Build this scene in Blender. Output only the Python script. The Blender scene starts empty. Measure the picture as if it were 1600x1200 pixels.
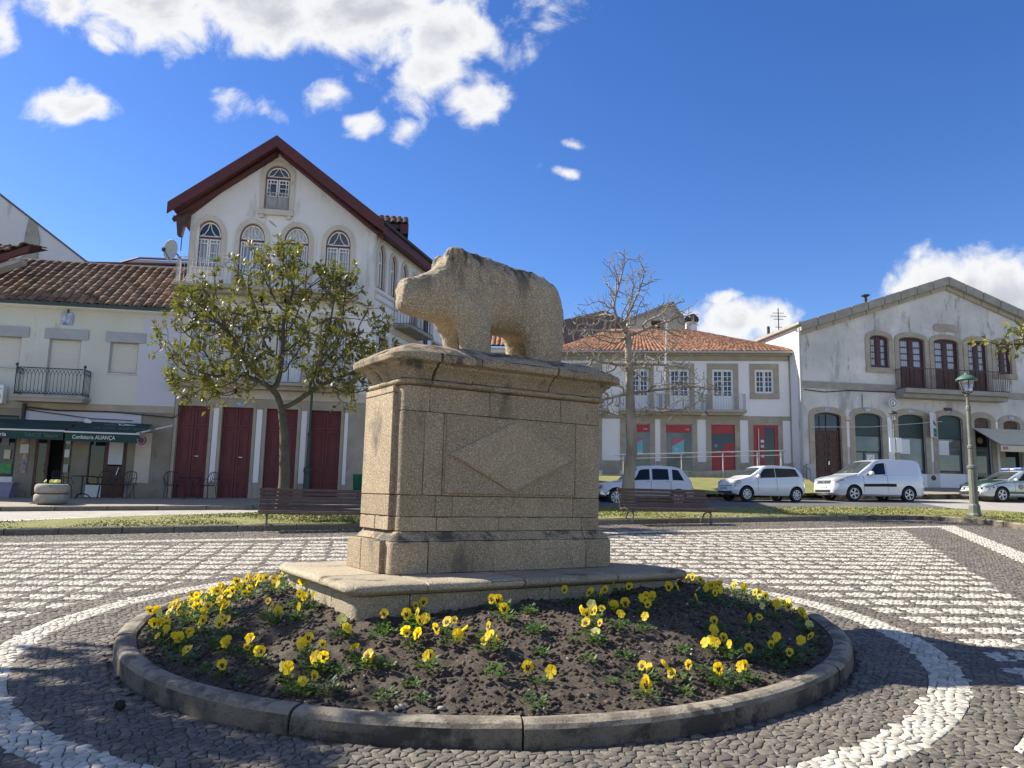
import bpy, bmesh, math, random
import numpy as np
from mathutils import Vector, Matrix, noise
from mathutils.geometry import tessellate_polygon
random.seed(7); rng = np.random.default_rng(7)
R = math.radians; PI = math.pi
sc = bpy.context.scene; COL = sc.collection

# ------------------------------------------------------------------ camera
cam = bpy.data.cameras.new('camera'); camo = bpy.data.objects.new('camera', cam); COL.objects.link(camo); sc.camera = camo
cam.sensor_fit = 'HORIZONTAL'; cam.sensor_width = 36; cam.lens = 27.0; cam.clip_start = .05; cam.clip_end = 3000
pit = math.atan(172/1200); rol = .022
F_ = Vector((0, math.cos(pit), math.sin(pit))); U0 = Vector((0, -math.sin(pit), math.cos(pit))); R0 = Vector((1, 0, 0))
U_ = math.cos(rol)*U0 - math.sin(rol)*R0; R_ = math.cos(rol)*R0 + math.sin(rol)*U0
camo.matrix_world = Matrix(((R_.x, U_.x, -F_.x, 0), (R_.y, U_.y, -F_.y, 0), (R_.z, U_.z, -F_.z, 1.5), (0, 0, 0, 1)))

# ------------------------------------------------------------------ sun, sky, exposure
SUN_EL = 37.; SH = Vector((1, -.33, 0)).normalized()            # SH: the way shadows fall on the ground
sunv = Vector((-SH.x*math.cos(R(SUN_EL)), -SH.y*math.cos(R(SUN_EL)), math.sin(R(SUN_EL))))
sl = bpy.data.lights.new('sun', 'SUN'); sl.energy = 4.8; sl.angle = R(.55); sl.color = (1, .93, .82)
so = bpy.data.objects.new('sun', sl); COL.objects.link(so); so.rotation_euler = (-sunv).to_track_quat('-Z', 'Y').to_euler(); so.location = (-20, 5, 30)
w = bpy.data.worlds.new('World'); sc.world = w; w.use_nodes = True
N = w.node_tree.nodes; L = w.node_tree.links; N.clear()
def wn(t, **k):
    n = N.new(t)
    for a, b in k.items(): setattr(n, a, b)
    return n
def wm(op, a, b=None, c=None, clamp=False):
    n = wn('ShaderNodeMath', operation=op, use_clamp=clamp)
    for i, v in enumerate((a, b, c)):
        if v is None: continue
        if isinstance(v, (int, float)): n.inputs[i].default_value = v
        else: L.new(v, n.inputs[i])
    return n.outputs[0]
sky = wn('ShaderNodeTexSky', sky_type='NISHITA', sun_disc=False); sky.sun_elevation = R(SUN_EL)
sky.sun_rotation = math.atan2(sunv.x, sunv.y); sky.air_density = 1.0; sky.dust_density = .25; sky.ozone_density = 3.2; sky.altitude = 500
hsv = wn('ShaderNodeHueSaturation'); hsv.inputs['Saturation'].default_value = 1.26; hsv.inputs['Hue'].default_value = .514; L.new(sky.outputs[0], hsv.inputs['Color'])
tc = wn('ShaderNodeTexCoord'); sp = wn('ShaderNodeSeparateXYZ'); L.new(tc.outputs['Generated'], sp.inputs[0])
dy = wm('MAXIMUM', sp.outputs[1], .05); cu = wm('DIVIDE', sp.outputs[0], dy); cv = wm('DIVIDE', sp.outputs[2], dy)
wz = wn('ShaderNodeTexNoise'); wz.inputs['Scale'].default_value = 9.; wz.inputs['Detail'].default_value = 6; cm0 = wn('ShaderNodeCombineXYZ'); L.new(cu, cm0.inputs[0]); L.new(cv, cm0.inputs[1]); L.new(cm0.outputs[0], wz.inputs['Vector'])
ws = wn('ShaderNodeSeparateColor'); L.new(wz.outputs[1], ws.inputs[0]); cu0, cv0 = cu, cv
cu = wm('ADD', cu, wm('MULTIPLY', wm('SUBTRACT', ws.outputs[0], .5), .11)); cv = wm('ADD', cv, wm('MULTIPLY', wm('SUBTRACT', ws.outputs[1], .5), .09))
def cray(px, py):
    d = F_ + R_*((px-800)/1200) + U_*((600-py)/1200); return d.x/d.y, d.z/d.y
# real cumulus, each a patch of sky direction: picture place, half sizes, density
BL = [(240, 5, 190, 70, 1.0), (400, 5, 220, 95, 1.2), (560, 15, 190, 95, 1.2), (700, 50, 115, 80, 1.), (680, 115, 90, 65, .95), (735, 165, 70, 42, .8), (110, 10, 95, 40, .75), (165, 62, 32, 16, .6),
      (125, 168, 85, 30, .85), (515, 155, 46, 24, .6), (560, 190, 36, 26, .6), (628, 196, 24, 24, .5), (355, 168, 36, 16, .34), (415, 174, 18, 9, .26), (905, 219, 36, 12, .42), (876, 278, 20, 9, .3), (815, 277, 18, 10, .22), (942, 210, 16, 7, .22),
      (862, 22, 52, 34, .38), (-10, 40, 28, 60, .6), (1590, 455, 150, 78, 1.2), (1500, 455, 115, 70, 1.1), (1420, 465, 80, 42, .9), (1620, 500, 160, 90, 1.2), (1435, 415, 18, 16, .45), (1150, 512, 100, 48, .95), (1070, 500, 60, 34, .7), (1215, 508, 62, 30, .8), (1130, 472, 70, 15, .6),
      (1780, 470, 160, 60, 1.), (-260, 120, 150, 60, .9), (1900, 100, 130, 50, .8)]
nz = wn('ShaderNodeTexNoise'); nz.inputs['Scale'].default_value = 13.; nz.inputs['Detail'].default_value = 15; nz.inputs['Roughness'].default_value = .60; nz.inputs['Distortion'].default_value = .35
cmb = wn('ShaderNodeCombineXYZ'); L.new(cu0, cmb.inputs[0]); L.new(cv0, cmb.inputs[1]); L.new(cmb.outputs[0], nz.inputs['Vector'])
fld = None
for px, py, rx, ry, den in BL:
    u0, v0 = cray(px, py); u1, _ = cray(px+rx, py); _, v1 = cray(px, py-ry)
    a = wm('MULTIPLY', wm('SUBTRACT', cu, u0), 1/abs(u1-u0)); b = wm('MULTIPLY', wm('SUBTRACT', cv, v0), 1/abs(v1-v0))
    s = wm('MULTIPLY', wm('SUBTRACT', 1., wm('SQRT', wm('ADD', wm('MULTIPLY', a, a), wm('MULTIPLY', b, b)))), 2.1*den)
    fld = s if fld is None else wm('MAXIMUM', fld, s)
fld = wm('MAXIMUM', fld, -2.4)
raw = wm('ADD', fld, wm('MULTIPLY', wm('SUBTRACT', nz.outputs[0], .5), 4.0))
# broken cumulus round the unseen sky, made denser to brighten the shaded facades
nz2 = wn('ShaderNodeTexNoise'); nz2.inputs['Scale'].default_value = 2.6; nz2.inputs['Detail'].default_value = 10; nz2.inputs['Roughness'].default_value = .6; L.new(tc.outputs['Generated'], nz2.inputs['Vector'])
rest = wm('MULTIPLY', wm('SUBTRACT', nz2.outputs[0], .49), 6.); back = wm('LESS_THAN', sp.outputs[1], .12)
raw = wm('ADD', wm('MULTIPLY', raw, wm('SUBTRACT', 1., back)), wm('MULTIPLY', rest, back))
den = wn('ShaderNodeMapRange', interpolation_type='SMOOTHSTEP'); L.new(raw, den.inputs[0]); den.inputs[1].default_value = -.05; den.inputs[2].default_value = 1.15
thick = wn('ShaderNodeMapRange', interpolation_type='SMOOTHSTEP'); L.new(raw, thick.inputs[0]); thick.inputs[1].default_value = 1.1; thick.inputs[2].default_value = 2.7
nz3 = wn('ShaderNodeTexNoise'); nz3.inputs['Scale'].default_value = 11; nz3.inputs['Detail'].default_value = 6; L.new(cmb.outputs[0], nz3.inputs['Vector'])
grey = wm('MULTIPLY', thick.outputs[0], wm('ADD', .35, wm('MULTIPLY', nz3.outputs[0], .9)), clamp=True)
cmx = wn('ShaderNodeMix', data_type='RGBA'); L.new(grey, cmx.inputs[0]); cmx.inputs[6].default_value = (1, 1, 1, 1); cmx.inputs[7].default_value = (.52, .54, .61, 1)
b1 = wn('ShaderNodeBackground'); L.new(hsv.outputs[0], b1.inputs[0]); b1.inputs[1].default_value = .087
b2 = wn('ShaderNodeBackground'); L.new(cmx.outputs[2], b2.inputs[0]); b2.inputs[1].default_value = .46
mx = wn('ShaderNodeMixShader'); L.new(wm('MULTIPLY', den.outputs[0], .96), mx.inputs[0]); L.new(b1.outputs[0], mx.inputs[1]); L.new(b2.outputs[0], mx.inputs[2])
wo = wn('ShaderNodeOutputWorld'); L.new(mx.outputs[0], wo.inputs[0])
sc.view_settings.view_transform = 'Standard'; sc.view_settings.look = 'None'; sc.view_settings.exposure = 1.08; sc.view_settings.gamma = 1
sc.cycles.max_bounces = 6; sc.cycles.transparent_max_bounces = 8; sc.cycles.use_adaptive_sampling = True

# ------------------------------------------------------------------ materials
MATS = {}
def mat(name, c1, c2=None, scale=4., rough=.8, bump=0., bscale=60., metal=0., coat=0., speck=None, tone=0., stain=None, detail=6, zstr=1., spec=.5, rand=0., normal2=None, trans=0.):
    """c1/c2 mixed by noise; speck=(colour, scale, amount); stain=(colour, scale, threshold, zlo, zhi, up) dirt of its own shape, on the kerb sun and shade painted in too;
    tone: strength of the per-piece 'tone' attribute; rand: per-object random."""
    if name in MATS: return MATS[name]
    m = bpy.data.materials.new(name); m.use_nodes = True; nt = m.node_tree; n = nt.nodes; l = nt.links
    b = n['Principled BSDF']; b.inputs['Roughness'].default_value = rough; b.inputs['Metallic'].default_value = metal
    b.inputs['Coat Weight'].default_value = coat; b.inputs['Specular IOR Level'].default_value = spec
    geo = n.new('ShaderNodeNewGeometry'); mp = n.new('ShaderNodeMapping'); mp.inputs['Scale'].default_value = (1, 1, zstr); l.new(geo.outputs['Position'], mp.inputs[0])
    def nzz(s, d=detail, vec=None, ro=.6):
        t = n.new('ShaderNodeTexNoise'); t.inputs['Scale'].default_value = s; t.inputs['Detail'].default_value = d; t.inputs['Roughness'].default_value = ro; l.new(vec or mp.outputs[0], t.inputs['Vector']); return t.outputs[0]
    def mr(v, a, b_):
        r = n.new('ShaderNodeMapRange'); l.new(v, r.inputs[0]); r.inputs[1].default_value = a; r.inputs[2].default_value = b_; return r.outputs[0]
    def mixc(f, a, b_):
        x = n.new('ShaderNodeMix'); x.data_type = 'RGBA'
        for s, v in ((0, f), (6, a), (7, b_)):
            if isinstance(v, (float, int)): x.inputs[s].default_value = v
            elif isinstance(v, tuple): x.inputs[s].default_value = (*v, 1)
            else: l.new(v, x.inputs[s])
        return x.outputs[2]
    def mm(op, a, b_):
        x = n.new('ShaderNodeMath'); x.operation = op; x.use_clamp = op in ('MULTIPLY',) and False
        for i, v in enumerate((a, b_)):
            if isinstance(v, (float, int)): x.inputs[i].default_value = v
            else: l.new(v, x.inputs[i])
        return x.outputs[0]
    col = c1
    if c2: col = mixc(mr(nzz(scale), .35, .65), c1, c2)
    if speck:
        for sc_, s_, a_ in (speck if isinstance(speck, list) else [speck]):
            f = mm('MULTIPLY', mr(nzz(s_, 2), .52, .62), a_); col = mixc(f, col, sc_)
    if stain:
        for st in (stain if isinstance(stain, list) else [stain]):
            cs, s_, th, zlo, zhi, up = st[:6]; zs = st[6] if len(st) > 6 else 1.
            mp2 = n.new('ShaderNodeMapping'); mp2.inputs['Scale'].default_value = (1, 1, zs); l.new(geo.outputs['Position'], mp2.inputs[0])
            f = mr(nzz(s_, 8, mp2.outputs[0], .68), th, th+.1)
            if zhi != zlo:
                s3 = n.new('ShaderNodeSeparateXYZ'); l.new(geo.outputs['Position'], s3.inputs[0]); r = mr(s3.outputs[2], zlo, zhi); f = mm('MULTIPLY', f, r)
            if up:
                s4 = n.new('ShaderNodeSeparateXYZ'); l.new(geo.outputs['Normal'], s4.inputs[0]); r = mr(s4.outputs[2], .1, .75); f = mm('MULTIPLY', f, r)
            col = mixc(f, col, cs)
    if tone:
        at = n.new('ShaderNodeAttribute'); at.attribute_name = 'tone'; v = mm('ADD', mm('MULTIPLY', mm('SUBTRACT', at.outputs['Fac'], .5), tone), 1.)
    elif rand:
        oi = n.new('ShaderNodeObjectInfo'); v = mm('ADD', mm('MULTIPLY', mm('SUBTRACT', oi.outputs['Random'], .5), rand), 1.)
    if tone or rand:
        vm = n.new('ShaderNodeVectorMath'); vm.operation = 'SCALE'
        if isinstance(col, tuple): vm.inputs[0].default_value = col
        else: l.new(col, vm.inputs[0])
        l.new(v, vm.inputs['Scale']); col = vm.outputs[0]
    if isinstance(col, tuple): b.inputs['Base Color'].default_value = (*col, 1)
    else: l.new(col, b.inputs['Base Color'])
    if bump:
        bp = n.new('ShaderNodeBump'); bp.inputs['Strength'].default_value = min(1, bump); bp.inputs['Distance'].default_value = .01*max(1, bump)
        l.new(nzz(bscale, 8, None, .7), bp.inputs['Height']); l.new(bp.outputs[0], b.inputs['Normal'])
    MATS[name] = m; return m
def glass_mat(name, c, wav=None, rough=.04):
    """window glass seen against a dim room: dark glossy pane; wav: net curtain right behind it"""
    m = mat(name, c, None, rough=rough, spec=.6)
    if wav:
        nt = m.node_tree; n = nt.nodes; l = nt.links; b = n['Principled BSDF']; tx = n.new('ShaderNodeTexWave'); tx.wave_type = 'BANDS'; tx.bands_direction = 'X'
        tx.inputs['Scale'].default_value = 2.6; tx.inputs['Distortion'].default_value = 2.5; tx.inputs['Detail'].default_value = 3
        g = n.new('ShaderNodeNewGeometry'); mp = n.new('ShaderNodeMapping'); mp.inputs['Scale'].default_value = (1, 1, .12); l.new(g.outputs['Position'], mp.inputs[0]); l.new(mp.outputs[0], tx.inputs[0])
        x = n.new('ShaderNodeMix'); x.data_type = 'RGBA'; l.new(tx.outputs[1], x.inputs[0]); x.inputs[6].default_value = (*c, 1); x.inputs[7].default_value = (*wav, 1); l.new(x.outputs[2], b.inputs['Base Color'])
    return m
M = {}
GR = dict(speck=[((.10, .082, .06), 110, .7), ((.60, .52, .38), 85, .6)], bump=.9, bscale=60, rough=.92, rand=.26)
M['granite'] = mat('granite', (.35, .262, .158), (.255, .19, .115), 2.2, stain=[((.065, .058, .042), 3.2, .535, 1.9, 2.6, False, .35), ((.05, .05, .04), 5., .50, 0, 0, True), ((.42, .42, .36), 14., .68, 0, 0, False), ((.12, .10, .07), 1.6, .58, 0, 0, False, .5), ((.55, .54, .47), 42., .63, 1.25, .85, False)], **GR)
M['granite_boar'] = mat('granite_boar', (.32, .25, .16), (.25, .195, .125), 3., stain=[((.05, .048, .038), 5., .50, 3.2, 3.6, False, .22), ((.16, .16, .11), 6., .5, 0, 0, True), ((.45, .45, .40), 12., .70, 3.3, 3.6, False)], **GR)
M['granite_panel'] = mat('granite_panel', (.33, .25, .155), (.29, .218, .135), 3., **GR)
M['granite_slab'] = mat('granite_slab', (.36, .30, .20), (.27, .225, .15), 2., stain=[((.10, .085, .06), 4., .56, 0, 0, True)], **GR)
M['mortar'] = mat('dark_mortar', (.10, .08, .055), None, rough=1)
M['kerb'] = mat('kerb_granite', (.21, .175, .125), (.115, .095, .07), 3.5, stain=[((.045, .04, .03), 3., .48, 0, 0, False), ((.30, .26, .19), 6., .44, 0, 0, True)], **{**GR, 'speck': ((.05, .04, .03), 120, .5)})  # stained; also darkened faces and paler tops, painting in shade and sun
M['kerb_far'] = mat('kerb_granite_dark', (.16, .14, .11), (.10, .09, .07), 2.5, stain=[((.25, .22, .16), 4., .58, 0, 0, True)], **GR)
M['soil'] = mat('soil', (.042, .031, .022), (.08, .06, .042), 5., rough=1, bump=1, bscale=45, speck=[((.17, .14, .10), 70, .35)])
M['clod'] = mat('clod', (.042, .031, .022), (.105, .08, .058), 9., rough=1, bump=1, bscale=90, tone=1.1)
M['pebble'] = mat('pebble', (.42, .38, .31), None, rough=.8, tone=.5)
M['cob_w'] = mat('white_limestone_cobble', (.53, .49, .40), (.41, .375, .30), 9., rough=.7, bump=.35, bscale=60, tone=.35)
M['cob_d'] = mat('dark_basalt_cobble', (.10, .088, .07), (.15, .127, .097), 2.3, rough=.8, bump=.9, bscale=48, tone=.55, speck=[((.22, .19, .15), 26, .5)])
M['joint'] = mat('sandy_joint', (.105, .093, .072), (.07, .062, .048), 8., rough=1, bump=.5, bscale=120)
M['asphalt'] = mat('asphalt', (.085, .083, .08), (.13, .125, .12), .8, rough=.9, bump=.4, bscale=90)
M['stonepave'] = mat('pale_stone_setts', (.40, .37, .32), (.30, .275, .235), 3., rough=.85, bump=.7, bscale=22)
M['sidewalk'] = mat('sidewalk', (.33, .28, .21), (.25, .215, .165), 2., rough=.9, bump=.3, bscale=40)
M['earth'] = mat('earth', (.13, .12, .09), (.08, .09, .05), .5, rough=1)
M['grass'] = mat('grass_turf', (.165, .18, .04), (.23, .215, .07), 1.4, rough=1, bump=.8, bscale=60, speck=[((.24, .22, .10), 30, .5)])
M['blade'] = mat('grass_blade', (.19, .22, .045), (.28, .26, .085), .9, rough=.75, tone=.8)
M['white'] = mat('white_plaster', (.78, .755, .74), (.70, .68, .665), .6, rough=.9, bump=.15, bscale=30, stain=[((.52, .50, .47), 1.3, .55, 0, 0, False, .18), ((.45, .42, .38), 4., .66, 0, 0, False, .25)])
M['white_clean'] = mat('white_render', (.83, .81, .80), (.79, .77, .76), .5, rough=.9)
M['white_old'] = mat('weathered_white_plaster', (.66, .63, .60), (.50, .485, .465), .55, rough=.95, bump=.3, bscale=18, stain=[((.36, .35, .33), .9, .54, 0, 0, False, .3), ((.25, .235, .21), 2.6, .58, 0, 0, False, .22), ((.70, .69, .66), .45, .55, 0, 0, False)])
M['mint'] = mat('pale_green_plaster', (.60, .605, .54), (.55, .555, .495), .7, rough=.9, stain=[((.38, .39, .35), 1.2, .60, 0, 0, False, .3)])
M['lavwall'] = mat('pale_lilac_plaster', (.55, .55, .62), None, rough=.9)
M['farwhite'] = mat('stained_white_wall', (.63, .62, .62), (.55, .54, .54), .25, rough=.95, stain=[((.22, .21, .19), .5, .66, 0, 0, False, .15)])
M['trim'] = mat('limestone_trim', (.64, .57, .48), (.54, .48, .40), 1.6, rough=.85, bump=.2, bscale=30, stain=[((.30, .28, .23), 3., .62, 0, 0, False, .4)])
M['greystone'] = mat('grey_granite_trim', (.36, .34, .29), (.28, .26, .22), 2., rough=.9, bump=.35, bscale=35, stain=[((.15, .14, .12), 3., .62, 0, 0, False)])
M['tanstone'] = mat('tan_granite_trim', (.43, .375, .295), (.34, .295, .225), 1.7, rough=.9, bump=.3, bscale=35, stain=[((.18, .16, .13), 3., .63, 0, 0, False)])
M['lilacstone'] = mat('pale_grey_lintel', (.40, .41, .43), (.34, .345, .36), 3., rough=.9)
M['stonewall'] = mat('stained_stone_front', (.31, .275, .22), (.22, .195, .15), 1.3, rough=.95, bump=.4, bscale=20, stain=[((.14, .13, .11), 2., .56, 0, 0, False, .4)])
M['redpaint'] = mat('dark_red_paint', (.15, .018, .024), (.11, .014, .02), 3., rough=.5, bump=.1, bscale=30)
M['redroofpaint'] = mat('oxblood_fascia_paint', (.105, .020, .022), (.07, .017, .018), 1.5, rough=.6, stain=[((.22, .15, .13), 5., .70, 0, 0, False)])
M['brownwood'] = mat('dark_brown_wood', (.085, .032, .02), (.055, .022, .015), 5., rough=.5)
M['winbrown'] = mat('dark_brown_red_window_paint', (.065, .022, .018), None, rough=.5)
M['winred'] = mat('oxblood_window_paint', (.13, .03, .025), None, rough=.5)
M['whitepaint'] = mat('white_paint', (.78, .78, .77), None, rough=.5)
M['greypaint'] = mat('chalky_grey_paint', (.52, .52, .51), (.40, .40, .39), 4., rough=.8)
M['tile'] = mat('clay_tile_weathered', (.23, .135, .085), (.12, .08, .055), 2.2, rough=.95, bump=.4, bscale=50, rand=.7, stain=[((.35, .31, .24), 6., .58, 0, 0, False)])
M['tile2'] = mat('clay_tile_orange', (.38, .18, .095), (.28, .135, .08), 2., rough=.9, tone=.75, stain=[((.16, .10, .07), 3., .60, 0, 0, False)])
M['tilesoff'] = mat('tile_bed', (.07, .045, .03), None, rough=1)
M['slate'] = mat('grey_brick_gable', (.15, .125, .12), (.11, .095, .09), 2., rough=.95, bump=.5, bscale=12)
M['concrete'] = mat('aged_concrete', (.36, .34, .29), (.25, .23, .19), 3., rough=.95, bump=.5, bscale=50, stain=[((.13, .125, .10), 5., .58, 0, 0, False)])
M['beigewall'] = mat('beige_wall', (.44, .43, .38), (.37, .36, .32), .6, rough=.95)
M['glass'] = glass_mat('window_glass', (.02, .025, .035))
M['glass_blue'] = glass_mat('window_glass_blue', (.03, .045, .09))
M['curtain'] = glass_mat('glass_over_net_curtain', (.24, .25, .30), (.50, .51, .56), .12)
M['curtain2'] = glass_mat('glass_over_drawn_curtain', (.42, .41, .39), (.60, .60, .58), .12)
M['shopglass'] = mat('shop_glass_reflecting', (.16, .18, .165), (.07, .085, .08), .7, rough=.06, spec=.7)
M['shutter'] = mat('cream_roller_shutter', (.62, .60, .52), None, rough=.6)
M['black'] = mat('black_gap', (.012, .012, .013), None, rough=.9)
M['iron_g'] = mat('green_iron', (.022, .06, .05), (.03, .045, .04), 6., rough=.5)
M['iron_w'] = mat('pale_iron', (.50, .50, .50), (.40, .40, .40), 4., rough=.5, metal=.1)
M['iron_d'] = mat('dark_iron', (.03, .03, .032), None, rough=.5)
M['rust'] = mat('rusty_brown_iron', (.085, .05, .038), (.14, .09, .07), 3., rough=.8)
M['gutter'] = mat('grey_gutter', (.40, .41, .39), None, rough=.5)
M['awn_g'] = mat('green_awning_canvas', (.010, .048, .042), (.016, .06, .052), 1.5, rough=.8)
M['awn_b'] = mat('beige_awning_canvas', (.66, .58, .42), (.60, .52, .38), 1.5, rough=.85)
M['lettering'] = mat('white_lettering', (.75, .75, .73), None, rough=.6)
M['lettering_g'] = mat('faded_green_lettering', (.10, .17, .14), None, rough=.6)
M['plastic_w'] = mat('white_plastic', (.72, .72, .70), None, rough=.4)
M['plastic_v'] = mat('violet_grey_plastic', (.22, .21, .30), None, rough=.5)
M['red'] = mat('bank_red', (.42, .02, .028), (.34, .018, .025), 2., rough=.35)
M['cyan'] = mat('poster_cyan', (.10, .42, .47), (.20, .50, .52), 3., rough=.5)
M['posterred'] = mat('poster_red', (.55, .08, .10), (.40, .15, .25), 4., rough=.5)
M['paper'] = mat('paper', (.70, .70, .68), (.50, .52, .62), 30., rough=.8)
M['papermix'] = mat('leaflets', (.35, .30, .28), (.10, .13, .28), 9., rough=.8, speck=[((.75, .40, .10), 8, .8)])
M['greenad'] = mat('green_advert', (.03, .25, .06), (.10, .35, .12), 8., rough=.6)
M['slat'] = mat('bench_slat_wood', (.075, .042, .032), (.12, .072, .055), 5., rough=.55, bump=.3, bscale=40, rand=.35)
M['castiron'] = mat('bench_cast_iron', (.15, .145, .125), (.10, .10, .09), 9., rough=.6)
M['bark_m'] = mat('magnolia_bark', (.115, .10, .075), (.07, .065, .05), 5., rough=.95, bump=.8, bscale=30)
M['bark_b'] = mat('bare_tree_bark', (.34, .295, .235), (.19, .16, .125), 3., rough=.95, bump=.7, bscale=30, zstr=.4)
M['leaf_m'] = mat('magnolia_leaf', (.14, .155, .03), (.30, .25, .06), .9, rough=.48, tone=1.1, spec=.45, speck=[((.30, .17, .05), 5, .5)])
M['cone'] = mat('dark_cone', (.03, .02, .013), None, rough=.9, bump=1, bscale=60)
M['leaf_p'] = mat('pansy_leaf', (.055, .10, .022), (.085, .15, .035), 12., rough=.5, tone=.8)
M['petal'] = mat('yellow_petal', (.93, .66, .012), (.95, .76, .04), 30., rough=.6, tone=.25)
M['petal_c'] = mat('maroon_petal_blotch', (.05, .008, .008), None, rough=.8)
M['petal_l'] = mat('pale_yellow_petal', (.74, .70, .22), None, rough=.6)
M['shrub'] = mat('dry_shrub', (.22, .17, .14), (.12, .11, .06), 8., rough=.9, tone=.8)
M['car_w'] = mat('white_car_paint', (.72, .73, .74), None, rough=.3, coat=.8)
M['car_o'] = mat('old_white_car_paint', (.66, .67, .69), (.58, .59, .62), 1., rough=.4, coat=.4)
M['car_s'] = mat('silver_white_van_paint', (.60, .62, .66), None, rough=.3, coat=.8, metal=.15)
M['car_p'] = mat('police_silver_paint', (.45, .50, .48), None, rough=.3, coat=.8, metal=.2)
M['car_g'] = mat('dark_green_car_stripe', (.008, .05, .035), None, rough=.35, coat=.5)
M['car_glass'] = mat('car_glass', (.008, .010, .014), None, rough=.03, spec=.28)
M['car_glass2'] = mat('car_windscreen', (.05, .06, .065), (.02, .025, .03), 1.5, rough=.04, spec=.5)
M['tyre'] = mat('tyre_rubber', (.018, .018, .018), None, rough=.85)
M['rim'] = mat('silver_rim', (.55, .56, .57), None, rough=.35, metal=.5)
M['chrome'] = mat('chrome', (.60, .61, .62), None, rough=.2, metal=.9)
M['lampglass'] = mat('headlight_glass', (.38, .40, .42), (.18, .19, .2), 12., rough=.08, spec=.8)
M['plate'] = mat('number_plate', (.72, .73, .72), (.30, .32, .38), 22., rough=.5)
M['bluelight'] = mat('blue_light_bar', (.25, .32, .48), (.12, .2, .6), 3., rough=.2)
M['redlamp'] = mat('tail_lamp_red', (.35, .01, .01), None, rough=.2)
M['azulejo'] = mat('blue_white_tile_panel', (.05, .09, .35), (.55, .58, .68), 5., rough=.3)
M['sign_g'] = mat('sign_green', (.02, .16, .09), None, rough=.5)
M['gold'] = mat('faded_gold_emblem', (.28, .24, .12), None, rough=.5)
M['lampgreen'] = mat('lamp_hood_green', (.07, .15, .11), (.05, .11, .085), 5., rough=.6)
M['lamppole'] = mat('lamp_pole_grey_green', (.10, .12, .095), (.16, .155, .12), 6., rough=.6)

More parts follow.
